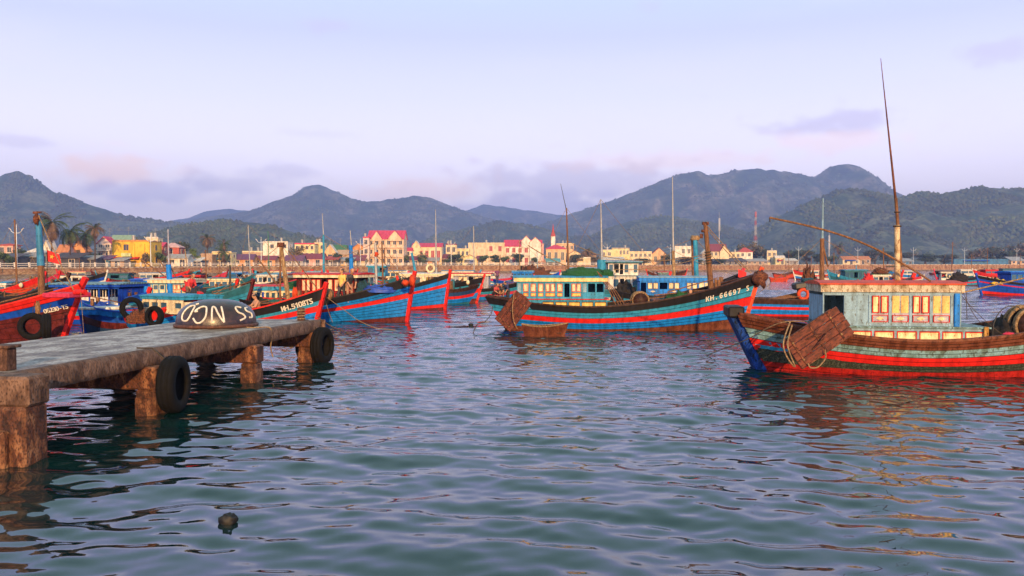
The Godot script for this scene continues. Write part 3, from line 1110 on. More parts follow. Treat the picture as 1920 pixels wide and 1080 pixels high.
func boat(o: Dictionary) -> Node3D:
	# stern and bow as bearings, d the distance of the near waterline
	var h := Hull.new()
	var d: float = o.d
	var turn: float = o.get("turn", 0.0)
	var left: bool = o.get("bow_left", false)
	h.L = absf(o.bow - o.stern) * d / 1600.0 / cos(deg_to_rad(turn))
	for k in ["B", "hm", "hb", "hs", "rb", "rs", "sw", "draft"]:
		if o.has(k):
			h.set(k, o[k])
	var mid: float = (o.stern + o.bow) * 0.5
	var dist: float = d + h.B * 0.42
	var b := thing(o.get("name", "fishing_boat"), o.label, "boat", Vector3(sx(mid, d), 0, -dist), (180.0 if left else 0.0) + turn, o.get("group", "boats moored in the harbour"))
	b.set_meta("front", -1.0 if left else 1.0)
	var n: int = o.get("n", 26)
	var bands: Array = o.bands
	var hull_mesh := strake(h, 0.0, 0.97, -0.04, n)
	var hull := put(hull_mesh, "hull", materials["black_paint"], b)
	for e in bands:
		var planks: int = e[4] if e.size() > 4 else 1
		for k in planks:
			var v0 := lerpf(e[0], e[1], float(k) / planks)
			var v1 := lerpf(e[0], e[1], float(k + 1) / planks)
			var gap := 0.0 if planks == 1 else 0.010
			put(strake(h, v0 + gap, v1, e[3] + (0.004 if k % 2 else 0.0), n), "strake", e[2], hull)
	# gunwale cap
	var rail: Material = o.get("rail", bands[bands.size() - 1][2])
	for side in [1.0, -1.0]:
		var s := st()
		var w: float = 0.07
		var rows := []
		for i in n + 1:
			var t := float(i) / n
			var p := h.pt(t, 1.0, side)
			var e := h.half(t)
			var zi: float = side * maxf(0.0, e - w)
			rows.append([Vector3(p.x, p.y, side * (e + w)), Vector3(p.x, p.y + 0.06, side * (e + w)), Vector3(p.x, p.y + 0.06, zi), Vector3(p.x, p.y, zi)])
		s.set_smooth_group(-1)
		for i in n:
			for k in 4:
				var c: Vector3 = (rows[i][0] + rows[i][2] + rows[i + 1][0] + rows[i + 1][2]) * 0.25
				quad_out(s, rows[i][k], rows[i][(k + 1) % 4], rows[i + 1][(k + 1) % 4], rows[i + 1][k], c)
		put(s, "gunwale", rail, b)
	# deck
	var ds := st()
	ds.set_smooth_group(-1)
	var drop: float = o.get("deck_drop", 0.34)
	for i in n:
		var t0 := float(i) / n
		var t1 := float(i + 1) / n
		var y0 := h.sheer(t0) - drop
		var y1 := h.sheer(t1) - drop
		var v0 := (y0 + h.draft) / (h.sheer(t0) + h.draft)
		var v1 := (y1 + h.draft) / (h.sheer(t1) + h.draft)
		quad_out(ds, h.pt(t0, v0, 1, -0.03), h.pt(t1, v1, 1, -0.03), h.pt(t1, v1, -1, -0.03), h.pt(t0, v0, -1, -0.03), Vector3(0, -99, 0))
	put(ds, "deck", o.get("deck", materials["deck_wood"]), b)
	# stem and stern posts
	var stem := st()
	var line := []
	for k in 6:
		var v := lerpf(0.05, 1.0, k / 5.0)
		line.append(h.pt(1.0, v, 0.0) + Vector3(0.02, 0, 0))
	line.append(line[5] + Vector3(h.rb * 0.16, 0.22 + 0.02 * h.hb, 0))
	for i in line.size() - 1:
		var a: Vector3 = line[i]
		var c: Vector3 = line[i + 1]
		var dir := (c - a).normalized()
		box(stem, (a + c) * 0.5, Vector3(0.17, (c - a).length() + 0.03, 0.15), Basis(dir.cross(Vector3(0, 0, 1)).normalized(), dir, Vector3(0, 0, 1)))
	put(stem, "stem_post", o.get("stem", materials["red"]), b)
	b.set_meta("length", h.L)
	hulls[b] = h
	deck_fittings(b, h, drop)
	if o.has("text"):
		hull_text(b, h, o.text, o.text_t0, o.text_t1, o.text_v, o.text_h, materials["letter_white"])
	return b

var hulls := {}

func deck_fittings(b: Node3D, h: Hull, drop: float) -> void:
	# bitts, hatch, gear boxes and floats that every boat carries on its foredeck
	var rng := RandomNumberGenerator.new()
	rng.seed = int(absf(b.position.x) * 977.0 + absf(b.position.z) * 131.0)
	var deck := func(t: float) -> float: return h.sheer(t) - drop
	for sg in [-1.0, 1.0]:
		var t := 0.86
		var s := st()
		box(s, Vector3((t - 0.5) * h.L - 0.1, deck.call(t) + 0.28, sg * h.half(t) * 0.45), Vector3(0.11, 0.62, 0.11))
		put(s, "bitt", materials["pole_wood"], b)
	var t0 := 0.66
	var s := st()
	chamfer_box(s, Vector3((t0 - 0.5) * h.L, deck.call(t0) + 0.14, 0), Vector3(h.L * 0.10, 0.34, h.half(t0) * 0.9), 0.03)
	put(s, "hatch", materials[["teal", "red_brown", "dark_brown", "royal_blue"][rng.randi_range(0, 3)]], b)
	var kinds := ["net_green", "net_rust", "net_blue", "net_dark", "cloth_red", "tarp_blue", "canvas_tan"]
	for k in rng.randi_range(2, 4):
		var t := rng.randf_range(0.58, 0.84)
		s = st()
		var r := rng.randf_range(0.2, 0.42)
		lump(s, Vector3((t - 0.5) * h.L, deck.call(t) - 0.05, rng.randf_range(-0.45, 0.45) * h.half(t)), Vector3(r * 1.3, r * 1.25, r), rng.randi(), 0.3, 12, 6)
		put(s, "gear_heap", materials[kinds[rng.randi_range(0, 6)]], b)
	for k in rng.randi_range(1, 3):
		var t := rng.randf_range(0.5, 0.8)
		s = st()
		var x := (t - 0.5) * h.L
		rod(s, Vector3(x - 1.0, h.sheer(t) + 0.05, h.half(t) * 0.5), Vector3(x + 1.1, h.sheer(t) + rng.randf_range(0.1, 0.7), h.half(t) * 0.2), 0.028, 0.02, 6)
		put(s, "pole", materials["pole_wood"], b)
	for k in (rng.randi_range(0, 2) if b.position.z < -46.0 else 0):
		var t := rng.randf_range(0.2, 0.9)
		s = st()
		lump(s, Vector3((t - 0.5) * h.L, h.sheer(t) - 0.08, (h.half(t) + 0.12) * float(b.get_meta("front"))), Vector3(0.13, 0.17, 0.12), rng.randi(), 0.05, 12, 8, true)
		put(s, "float", materials[["orange_red", "cream", "black_iron"][rng.randi_range(0, 2)]], b)

func hull_text(b: Node3D, h: Hull, words: String, t0: float, t1: float, v: float, size: float, m: Material) -> void:
	var font := SystemFont.new()
	font.font_names = PackedStringArray(["Droid Sans"])
	font.font_weight = 700
	var side: float = b.get_meta("front")
	var n := words.length()
	for i in n:
		if words[i] == " ":
			continue
		var f := (i + 0.5) / n
		var t := lerpf(t0, t1, f)
		var p := h.pt(t, v, side, 0.035)
		var px := (h.pt(t + 0.01, v, side, 0.035) - h.pt(t - 0.01, v, side, 0.035)).normalized() * side
		var py := (h.pt(t, v + 0.04, side, 0.035) - h.pt(t, v - 0.04, side, 0.035)).normalized()
		var nz := px.cross(py).normalized()
		py = nz.cross(px).normalized()
		var tm := TextMesh.new()
		tm.text = words[i]
		tm.font = font
		tm.font_size = 64
		tm.pixel_size = size / 46.0
		tm.depth = 0.012
		var o := put(tm, "letter", m, b)
		o.transform = Transform3D(Basis(px, py, nz), p)

func cabin(b: Node3D, o: Dictionary) -> Node3D:
	# x0, x1 along the boat, y0 floor line, h wall height, w half width; bays: one character each
	var x0: float = o.x0
	var x1: float = o.x1
	var y0: float = o.y0
	var hh: float = o.h
	var w: float = o.w
	var fr: float = b.get_meta("front")
	var bays: String = o.bays
	var frame: Material = o.frame
	var cream: Material = o.get("pane", materials["cream"])
	var accent: Material = o.get("accent", materials["red"])
	var low: Material = o.get("low", frame)
	var glass: Material = materials["window_glass"]
	var s := st()
	var pt := 0.045
	# sill, top plate, end walls, far wall
	for side in [fr, -fr]:
		box2(s, Vector3(x0, y0, side * (w - pt)), Vector3(x1, y0 + 0.07, side * w))
		box2(s, Vector3(x0, y0 + hh - 0.08, side * (w - pt)), Vector3(x1, y0 + hh, side * w))
	box2(s, Vector3(x0 + pt, y0 + 0.07, -fr * (w - pt)), Vector3(x1 - pt, y0 + hh - 0.08, -fr * w))
	box2(s, Vector3(x0, y0 + 0.07, -w + pt), Vector3(x0 + pt, y0 + hh - 0.08, w - pt))
	box2(s, Vector3(x1 - pt, y0 + 0.07, -w + pt), Vector3(x1, y0 + hh - 0.08, w - pt))
	var weights := {"d": 0.62, "s": 1.35, "P": 1.1, "Y": 1.1, "w": 0.8, "o": 0.8, "q": 1.0, "p": 0.7, "x": 0.5, "D": 1.24}
	var total := 0.0
	for c in bays:
		total += weights[c]
	var edges := [x0]
	var acc := 0.0
	for c in bays:
		acc += weights[c]
		edges.append(lerpf(x0, x1, acc / total))
	var ys := y0 + 0.07
	var yt := y0 + hh - 0.08
	for i in edges.size():
		var e: float = edges[i]
		var pw := 0.03
		box2(s, Vector3(clampf(e - pw, x0, x1), ys, fr * (w - pt)), Vector3(clampf(e + pw, x0, x1), yt, fr * (w + 0.012)))
	var root := put(s, o.get("called", "cabin"), frame, b)
	var zf := fr * w
	var split: float = ys + (yt - ys) * o.get("split", 0.36)
	for i in bays.length():
		var c := bays[i]
		var a: float = edges[i] + 0.03
		var e: float = edges[i + 1] - 0.03
		if c == "d" or c == "D":
			continue
		if c == "s":
			var q := st()
			box2(q, Vector3(a, ys, zf - fr * 0.04), Vector3(e, yt, zf - fr * 0.012))
			put(q, "sliding_panel", o.get("solid", frame), root)
			q = st()
			box2(q, Vector3(a, (ys + yt) * 0.5 - 0.012, zf - fr * 0.014), Vector3(e, (ys + yt) * 0.5 + 0.012, zf + fr * 0.002))
			box2(q, Vector3((a + e) * 0.5 - 0.01, ys, zf - fr * 0.014), Vector3((a + e) * 0.5 + 0.01, yt, zf + fr * 0.0))
			put(q, "batten", frame, root)
			continue
		if c == "q":
			framed_panel(root, a, e, ys + 0.01, yt - 0.01, zf, fr, o.get("pane2", cream), accent, 0.022)
			continue
		# lower board
		var q := st()
		box2(q, Vector3(a, ys, zf - fr * 0.04), Vector3(e, split, zf - fr * 0.012))
		put(q, "board", low, root)
		if c == "P" or c == "Y" or c == "p":
			if o.get("diamonds", true):
				framed_panel(root, a + 0.02, e - 0.02, ys + 0.03, split - 0.03, zf, fr, o.get("low2", low), accent, 0.014)
				q = st()
				var mx := (a + e) * 0.5
				var my := (ys + split) * 0.5
				var rx := (e - a) * 0.24
				var ry := (split - ys) * 0.22
				q.set_smooth_group(-1)
				var zz := zf + fr * 0.012
				var pts := [Vector3(mx - rx, my, zz), Vector3(mx, my + ry, zz), Vector3(mx + rx, my, zz), Vector3(mx, my - ry, zz)]
				quad_out(q, pts[0], pts[1], pts[2], pts[3], Vector3(mx, my, 0))
				for k in 4:
					var u: Vector3 = pts[k]
					var v: Vector3 = pts[(k + 1) % 4]
					var back := Vector3(0, 0, -fr * 0.02)
					quad_out(q, u, v, v + back, u + back, Vector3(mx, my, zz))
				put(q, "diamond", cream, root)
			else:
				framed_panel(root, a + 0.02, e - 0.02, ys + 0.03, split - 0.03, zf, fr, o.get("low2", cream), accent, 0.014)
			# backing behind the panes
			q = st()
			box2(q, Vector3(a, split, zf - fr * 0.04), Vector3(e, yt, zf - fr * 0.014))
			put(q, "board", o.get("back", low), root)
			var parts := 2 if c != "p" else 1
			for k in parts:
				var u := lerpf(a, e, float(k) / parts) + 0.02
				var v := lerpf(a, e, float(k + 1) / parts) - 0.02
				if c == "Y":
					q = st()
					box2(q, Vector3(u, split + 0.02, zf - fr * 0.012), Vector3(v, yt - 0.01, zf + fr * 0.004))
					put(q, "pane", o.get("pane2", cream), root)
				else:
					framed_panel(root, u, v, split + 0.02, yt - 0.01, zf, fr, cream, accent, 0.020)
		elif c == "w":
			q = st()
			box2(q, Vector3(a, split, zf - fr * 0.035), Vector3(e, yt, zf - fr * 0.022))
			put(q, "pane", glass, root)
			q = st()
			ring_frame(q, a, e, split, yt, zf - fr * 0.02, zf + fr * 0.02, 0.03)
			put(q, "window_frame", o.get("trim", cream), root)
		elif c == "x":
			q = st()
			box2(q, Vector3(a, split, zf - fr * 0.04), Vector3(e, yt, zf - fr * 0.012))
			put(q, "board", o.get("back", low), root)
	if o.has("roof"):
		var ov: float = o.get("over", 0.14)
		var rt: float = o.get("roof_t", 0.14)
		var q := st()
		box2(q, Vector3(x0 - ov, y0 + hh, -w - ov), Vector3(x1 + ov, y0 + hh + rt, w + ov))
		put(q, "fascia", o.get("fascia", cream), root)
		q = st()
		var rows := []
		var yy := y0 + hh + rt
		for k in 9:
			var f := k / 8.0 * 2.0 - 1.0
			rows.append(Vector3(0, yy + 0.03 + 0.07 * (1.0 - f * f), f * (w + ov + 0.04)))
		q.set_smooth_group(0)
		for k in 8:
			var p0: Vector3 = rows[k] + Vector3(x0 - ov - 0.03, 0, 0)
			var p1: Vector3 = rows[k + 1] + Vector3(x0 - ov - 0.03, 0, 0)
			var dx := Vector3(x1 - x0 + 2.0 * ov + 0.06, 0, 0)
			quad_out(q, p0, p1, p1 + dx, p0 + dx, Vector3(0, -99, 0))
		q.set_smooth_group(-1)
		for e in [x0 - ov - 0.03, x1 + ov + 0.03]:
			for k in 8:
				var p0 := Vector3(e, rows[k].y, rows[k].z)
				var p1 := Vector3(e, rows[k + 1].y, rows[k + 1].z)
				quad_out(q, p0, p1, Vector3(e, yy, p1.z), Vector3(e, yy, p0.z), Vector3((x0 + x1) * 0.5, yy, 0))
		for k in [0, 8]:
			var p0 := Vector3(x0 - ov - 0.03, rows[k].y, rows[k].z)
			var p1 := Vector3(x1 + ov + 0.03, rows[k].y, rows[k].z)
			quad_out(q, p0, p1, Vector3(p1.x, yy, p1.z), Vector3(p0.x, yy, p0.z), Vector3(0, yy, 0))
		quad_out(q, Vector3(x0 - ov - 0.03, yy + 0.001, -w - ov - 0.04), Vector3(x1 + ov + 0.03, yy + 0.001, -w - ov - 0.04), Vector3(x1 + ov + 0.03, yy + 0.001, w + ov + 0.04), Vector3(x0 - ov - 0.03, yy + 0.001, w + ov + 0.04), Vector3(0, 99, 0))
		put(q, "roof", o.roof, root)
	return root

func framed_panel(root: Node, a: float, e: float, y0: float, y1: float, zf: float, fr: float, pane: Material, frame: Material, wd: float) -> void:
	var q := st()
	box2(q, Vector3(a + wd * 0.5, y0 + wd * 0.5, zf - fr * 0.013), Vector3(e - wd * 0.5, y1 - wd * 0.5, zf + fr * 0.003))
	put(q, "panel", pane, root)
	q = st()
	ring_frame(q, a, e, y0, y1, zf - fr * 0.012, zf + fr * 0.028, wd)
	put(q, "panel_frame", frame, root)

func mast(b: Node3D, base: Vector3, top: Vector3, r0: float, r1: float, m: Material, called := "mast") -> void:
	var s := st()
	tube(s, [base, base.lerp(top, 0.35), base.lerp(top, 0.7), top], [r0, lerpf(r0, r1, 0.35), lerpf(r0, r1, 0.7), r1], 8)
	put(s, called, m, b)
	if called == "mast" and hulls.has(b):
		var h: Hull = hulls[b]
		for e in [Vector3(h.L * 0.47, h.hb * 0.95, 0), Vector3(-h.L * 0.46, h.hs * 0.95, 0)]:
			s = st()
			tube(s, sag(top, e, 0.12, 8), 0.012, 4)
			put(s, "stay", materials["rope"], b)

func boat_materials() -> void:
	materials["red"] = paint("red", 0.60, 0.016, 0.012)
	paint("orange_red", 0.56, 0.06, 0.015)
	paint("maroon", 0.13, 0.020, 0.022, "old_paint")
	paint("pink_red", 0.55, 0.035, 0.09)
	paint("sea_blue", 0.006, 0.19, 0.64)
	paint("sky_blue", 0.008, 0.20, 0.70)
	paint("royal_blue", 0.006, 0.07, 0.48)
	paint("deep_blue", 0.018, 0.055, 0.16)
	paint("teal", 0.030, 0.26, 0.46)
	paint("dark_teal", 0.025, 0.14, 0.20)
	paint("pale_blue", 0.21, 0.40, 0.48, "old_paint")
	paint("grey_blue", 0.22, 0.36, 0.48, "paint")
	paint("black_paint", 0.014, 0.013, 0.016)
	paint("dark_brown", 0.060, 0.026, 0.020, "old_paint")
	paint("red_brown", 0.17, 0.055, 0.030, "old_paint")
	paint("boot_red", 0.42, 0.018, 0.014, "old_paint")
	paint("cream", 0.72, 0.62, 0.42)
	paint("white_paint", 0.66, 0.64, 0.60)
	paint("yellow", 0.72, 0.42, 0.07)
	paint("pale_yellow", 0.74, 0.58, 0.26)
	paint("green_paint", 0.05, 0.20, 0.10)
	paint("lilac", 0.36, 0.37, 0.46)
	mat("barnacle", lin(0.15, 0.17, 0.13), 0.95, "barnacle", Vector3(2.2, 3.0, 2.2), 0.0, 1.2)
	mat("deck_wood", lin(0.16, 0.105, 0.07), 0.85, "wood", Vector3(0.4, 0.4, 2.5), 0.0, 0.5)
	mat("pole_wood", lin(0.30, 0.15, 0.065), 0.8, "wood", Vector3(3, 0.5, 3), 0.0, 0.5)
	mat("pale_wood", lin(0.50, 0.36, 0.19), 0.8, "wood", Vector3(3, 0.5, 3), 0.0, 0.4)
	mat("rusty_iron", lin(0.22, 0.075, 0.032), 0.85, "rust", Vector3(1.5, 1.5, 1.5), 0.0, 0.8)
	mat("black_iron", lin(0.020, 0.020, 0.024), 0.5, "stain", Vector3(1.5, 1.5, 1.5))
	mat("grey_iron", lin(0.30, 0.31, 0.33), 0.5, "stain", Vector3(1, 1, 1), 0.3)
	mat("door_rust", lin(0.155, 0.034, 0.016), 0.8, "old_paint", Vector3(0.9, 2.0, 0.9), 0.0, 0.5)
	mat("net_dark", lin(0.035, 0.030, 0.028), 0.95, "rust", Vector3(6, 6, 6), 0.0, 1.5)
	mat("net_green", lin(0.02, 0.15, 0.055), 0.95, "forest", Vector3(5, 5, 5), 0.0, 1.5)
	mat("net_blue", lin(0.02, 0.10, 0.22), 0.95, "forest", Vector3(5, 5, 5), 0.0, 1.5)
	mat("net_rust", lin(0.25, 0.10, 0.045), 0.95, "rust", Vector3(5, 5, 5), 0.0, 1.5)
	mat("canvas_tan", lin(0.40, 0.24, 0.12), 0.9, "wood", Vector3(2, 0.6, 2), 0.0, 0.5)
	mat("tarp_blue", lin(0.02, 0.07, 0.42), 0.6, "stain", Vector3(1, 1, 1))
	mat("cloth_yellow", lin(0.60, 0.42, 0.03), 0.85, "stain", Vector3(1, 1, 1))
	mat("cloth_red", lin(0.58, 0.018, 0.018), 0.8, "stain", Vector3(1, 1, 1))
	var g := mat("window_glass", lin(0.035, 0.085, 0.14), 0.08)
	g.metallic_specular = 0.6

func kh_bands(wale: String, top: String, stripe: String, low: String, boot: String, planks := 3) -> Array:
	return [[0.0, 0.32, materials[boot], 0.0], [0.32, 0.515, materials[low], 0.0, planks], [0.515, 0.655, materials[stripe], 0.022], [0.655, 0.83, materials[top], 0.0, 2], [0.83, 1.0, materials[wale], 0.035, 1]]

func trawl_door(label: String, at: Vector3, bas: Basis, wd: float, ht: float) -> void:
	# planks held by iron straps, one end rounded
	var o := thing("trawl_door", label, "trawl door", at)
	o.transform.basis = bas
	var n := 4
	for k in n:
		var s := st()
		var y0 := -ht * 0.5 + ht * k / n
		var cut := 0.03 if k == 0 or k == n - 1 else 0.0
		chamfer_box(s, Vector3(-cut * 0.5, y0 + ht / n * 0.5, 0), Vector3(wd - cut, ht / n - 0.012, 0.06), 0.01)
		put(s, "plank", materials["door_rust"], o)
	for x in [-wd * 0.40, -0.05, wd * 0.30]:
		var s := st()
		chamfer_box(s, Vector3(x, 0, 0.036), Vector3(0.05, ht * 0.98, 0.02), 0.006)
		put(s, "strap", materials["rusty_iron"], o)
	for y in [-ht * 0.5, ht * 0.5]:
		var s := st()
		chamfer_box(s, Vector3(-0.08, y, 0), Vector3(wd - 0.18, 0.035, 0.085), 0.008)
		put(s, "iron_edge", materials["rusty_iron"], o)
	for p in [Vector3(-wd * 0.40, ht * 0.3, 0.05), Vector3(-wd * 0.40, -ht * 0.3, 0.05), Vector3(wd * 0.30, ht * 0.3, 0.05), Vector3(wd * 0.30, -ht * 0.3, 0.05), Vector3(-0.05, ht * 0.1, 0.05)]:
		var s := st()
		lathe(s, [Vector2(0.0, 0.02), Vector2(0.02, 0.016), Vector2(0.028, 0.0)], 8, p, Basis(Vector3.RIGHT, PI * 0.5))
		put(s, "bolt", materials["pale_wood"], o)
	var s2 := st()
	tube(s2, spline([Vector3(-wd * 0.2, 0.12, 0.05), Vector3(-0.05, 0.10, 0.2), Vector3(0.18, 0.0, 0.05)], 5), 0.018, 6)
	tube(s2, spline([Vector3(-wd * 0.2, -0.14, 0.05), Vector3(-0.02, -0.05, 0.2), Vector3(0.18, 0.0, 0.05)], 5), 0.018, 6)
	put(s2, "bracket", materials["rusty_iron"], o)

func rope(label: String, pts: Array, r := 0.012, m := "rope", called := "mooring_rope") -> void:
	var s := st()
	tube(s, pts, r, 6)
	tag(put(s, called, materials[m]), label, "rope")

func coil(label: String, at: Vector3, bas: Basis, r: float, turns: int, thick: float, m := "rope") -> void:
	var o := thing("rope_coil", label, "rope coil", at)
	o.transform.basis = bas
	var rng := RandomNumberGenerator.new()
	rng.seed = int(at.x * 100.0)
	for k in turns:
		var s := st()
		torus(s, Vector3(rng.randf_range(-0.02, 0.02), (k - turns * 0.5) * thick * 1.7, rng.randf_range(-0.02, 0.02)), Basis(Vector3(rng.randf_range(-0.1, 0.1), 1, rng.randf_range(-0.1, 0.1)).normalized(), 0.3 * k), r * rng.randf_range(0.88, 1.05), thick, 24, 6)
		put(s, "turn", materials[m], o)
	var s := st()
	lathe(s, [Vector2(0.0, turns * thick * 0.85), Vector2(r * 0.9, turns * thick * 0.85), Vector2(r * 0.9, -turns * thick * 0.85), Vector2(0.0, -turns * thick * 0.85)], 16)
	put(s, "drum", materials["dark_brown"], o)

func heap(called: String, label: String, category: String, at: Vector3, size: Vector3, seed_: int, m: String, rough := 0.22) -> void:
	var s := st()
	lump(s, Vector3.ZERO, size, seed_, rough, 30, 12)
	var o := put(s, called, materials[m])
	o.position = at
	tag(o, label, category)

func build_boats() -> void:
	boat_materials()
	boat_right()
	boat_middle()
	boats_behind_middle()
	boats_left()
	boats_far()

func boat_right() -> void:
	var b := boat({"label": "weathered pale blue and red fishing boat with yellow-panelled cabin at the right", "stern": 1424.0, "bow": 2290.0, "d": 19.9, "turn": -8.0, "B": 3.1, "hm": 0.84, "hb": 2.3, "hs": 1.40, "rb": 0.9, "rs": 0.85, "sw": 0.40, "n": 40,
		"rail": materials["red_brown"], "stem": materials["red"], "bands": [
		[0.0, 0.37, materials["boot_red"], 0.0, 3], [0.37, 0.49, materials["barnacle"], 0.004, 2], [0.49, 0.665, materials["red"], 0.02, 2], [0.665, 0.82, materials["pale_blue"], 0.0, 2], [0.82, 1.0, materials["red_brown"], 0.045, 3]]})
	var h: Hull = hulls[b]
	# blue stern board with a dark cap, and weed-grown planks near it
	var s := st()
	var top := h.pt(0.0, 1.0, 0.0)
	var bot := h.pt(0.0, 0.12, 0.0)
	var dir := (top - bot).normalized()
	var bas := Basis(dir.cross(Vector3(0, 0, 1)).normalized(), dir, Vector3(0, 0, 1))
	chamfer_box(s, (top + bot) * 0.5 + Vector3(-0.10, 0.0, 0), Vector3(0.26, (top - bot).length() + 0.04, 1.0), 0.03, bas)
	put(s, "stern_board", paint("stern_blue", 0.008, 0.05, 0.30, "old_paint", 0.8), b)
	s = st()
	chamfer_box(s, top + Vector3(-0.06, 0.06, 0), Vector3(0.40, 0.28, 1.22), 0.04)
	put(s, "stern_cap", materials["black_paint"], b)
	for k in 2:
		s = st()
		var rows := []
		for i in 13:
			var t := 0.005 + 0.26 * i / 12.0
			var q := 1.0 - pow(i / 12.0, 2.0)
			rows.append([h.pt(t, 0.48 + 0.05 * q + 0.012 * sin(i * 2.7), 1.0 if k == 0 else -1.0, 0.026), h.pt(t, 0.38 - 0.04 * q, 1.0 if k == 0 else -1.0, 0.026)])
		s.set_smooth_group(0)
		for i in 12:
			quad_out(s, rows[i][0], rows[i + 1][0], rows[i + 1][1], rows[i][1], h.inside(rows[i][0]))
		put(s, "weed_patch", materials["barnacle"], b)
	for k in 2:
		s = st()
		s.set_smooth_group(0)
		var rows := []
		for i in 9:
			var t := 0.004 + 0.15 * i / 8.0
			rows.append([h.pt(t, 0.655, 1.0 if k == 0 else -1.0, 0.024), h.pt(t, 0.52 + 0.12 * pow(i / 8.0, 2.0), 1.0 if k == 0 else -1.0, 0.024)])
		for i in 8:
			quad_out(s, rows[i][0], rows[i + 1][0], rows[i + 1][1], rows[i][1], h.inside(rows[i][0]))
		put(s, "quarter_plank", materials["teal"], b)
	# cabin
	var panel := paint("panel_cream", 0.80, 0.66, 0.38)
	var amber := paint("panel_amber", 0.74, 0.48, 0.16)
	var c0 := on(b, 1543, 612, 0.84).x
	var c1 := on(b, 1803, 612, 0.84).x
	cabin(b, {"x0": c0, "x1": c1, "y0": 1.165, "h": 0.82, "w": 0.84, "bays": "DsPYPYx", "frame": materials["grey_blue"], "low": materials["lilac"], "back": materials["lilac"], "low2": materials["lilac"], "pane": panel, "pane2": amber, "solid": materials["grey_blue"], "roof": materials["orange_red"], "fascia": paint("fascia_old", 0.52, 0.46, 0.36, "old_paint"), "roof_t": 0.18, "over": 0.06, "split": 0.34})
	s = st()
	chamfer_box(s, Vector3(c1 - 0.10, 1.56, 0.85), Vector3(0.12, 0.80, 0.06), 0.01)
	put(s, "corner_post", materials["sky_blue"], b)
	s = st()
	chamfer_box(s, Vector3(c1 + 0.04, 1.56, 0.4), Vector3(0.06, 0.78, 0.2), 0.01)
	put(s, "corner_post", materials["maroon"], b)
	cabin(b, {"called": "coaming", "x0": c0 + 0.62, "x1": c1 + 0.52, "y0": 0.70, "h": 0.44, "w": 1.0, "bays": "qqqqqq", "frame": materials["grey_blue"], "pane2": panel, "accent": materials["red"]})
	s = st()
	box2(s, Vector3(c0 - 0.06, 1.13, -1.06), Vector3(c1 + 0.6, 1.165, 1.06))
	put(s, "cabin_deck", materials["pale_blue"], b)
	s = st()
	chamfer_box(s, Vector3(c1 + 0.48, 0.97, 1.06), Vector3(0.10, 0.42, 0.09), 0.015)
	put(s, "post", paint("post_yellow", 0.62, 0.36, 0.10, "old_paint"), b)
	# mast: thick painted foot, bamboo above, then a long whip
	var foot := on(b, 1683, 533, 0.1)
	var head := on(b, 1681, 422, 0.1)
	mast(b, foot, head, 0.075, 0.07, paint("mast_cream", 0.62, 0.50, 0.32, "old_paint"), "main_mast")
	mast(b, on(b, 1689, 498, 0.1), on(b, 1678, 372, 0.1), 0.045, 0.04, materials["pole_wood"], "topmast")
	mast(b, on(b, 1680, 395, 0.1), on(b, 1647, 112, 0.1), 0.034, 0.008, materials["red_brown"], "whip_pole")
	s = st()
	torus(s, head - Vector3(0, 0.03, 0), Basis.IDENTITY, 0.085, 0.02, 14, 6)
	torus(s, head + Vector3(0, 0.32, 0), Basis.IDENTITY, 0.06, 0.016, 14, 6)
	put(s, "lashing", materials["dark_rope"], b)
	s = st()
	rod(s, on(b, 1662, 500, 0.1), on(b, 1702, 498, 0.1), 0.02, 0.02, 6)
	put(s, "cross_arm", materials["black_iron"], b)
	# boom
	s = st()
	tube(s, spline([on(b, 1745, 527, 0.7), on(b, 1690, 493, 0.7), on(b, 1620, 457, 0.7), on(b, 1540, 430, 0.7), on(b, 1442, 408, 0.7)], 5), 0.026, 7)
	put(s, "boom", materials["pole_wood"], b)
	s = st()
	tube(s, [on(b, 1442, 408, 0.7), on(b, 1443, 416, 0.7)], 0.018, 6)
	put(s, "boom_block", materials["black_iron"], b)
	# net winch, rope heap and hoops forward of the cabin
	var deck := 0.62
	var w := b.transform
	heap("fishing_net", "dark fishing net heaped on the foredeck at the right edge", "net", w * Vector3(c1 + 1.55, deck - 0.05, 0.2), Vector3(0.95, 0.82, 0.8), 9, "net_dark", 0.16)
	coil("thick tan rope wound on the winch drum at the right edge", w * Vector3(c1 + 1.62, 1.22, 0.52), Basis(Vector3(0, 0, 1), 0.25) * Basis(Vector3.RIGHT, PI * 0.5), 0.40, 7, 0.045)
	for k in 2:
		s = st()
		var x := c1 + 0.75 + 0.95 * k
		var arc := []
		for i in 11:
			var a := PI * i / 10.0
			arc.append(Vector3(x + 0.42 - 0.42 * cos(a), 1.05 + 0.62 * sin(a) + 0.1 * k, 0.75))
		arc.push_front(Vector3(x, deck, 0.75))
		arc.append(Vector3(x + 0.84, deck, 0.75))
		tube(s, arc, 0.013, 6)
		put(s, "hoop", materials["black_iron"], b)
	s = st()
	tube(s, sag(on(b, 1800, 532, 0.7), on(b, 1842, 608, 0.7), 0.12), 0.008, 5)
	tube(s, sag(on(b, 1795, 545, 0.7), on(b, 1900, 640, 0.7), 0.1), 0.008, 5)
	tube(s, sag(on(b, 1812, 545, 0.7), on(b, 1814, 600, 0.7), 0.0), 0.008, 5)
	put(s, "rigging", materials["dark_rope"], b)
	s = st()
	rod(s, on(b, 1790, 552, 0.7), on(b, 1990, 505, 1.0), 0.022, 0.018, 6)
	put(s, "pole", materials["pale_wood"], b)
	s = st()
	lump(s, Vector3.ZERO, Vector3(0.14, 0.05, 0.08), 6, 0.2, 12, 6)
	var cloth := put(s, "pink_cloth", materials["pink_red"])
	tag(cloth, "small red and pink cloth on the rail beside the yellow post", "cloth")
	cloth.transform.origin = w * (h.pt(0.545, 1.0, 1.0) + Vector3(0, 0.06, 0.0))
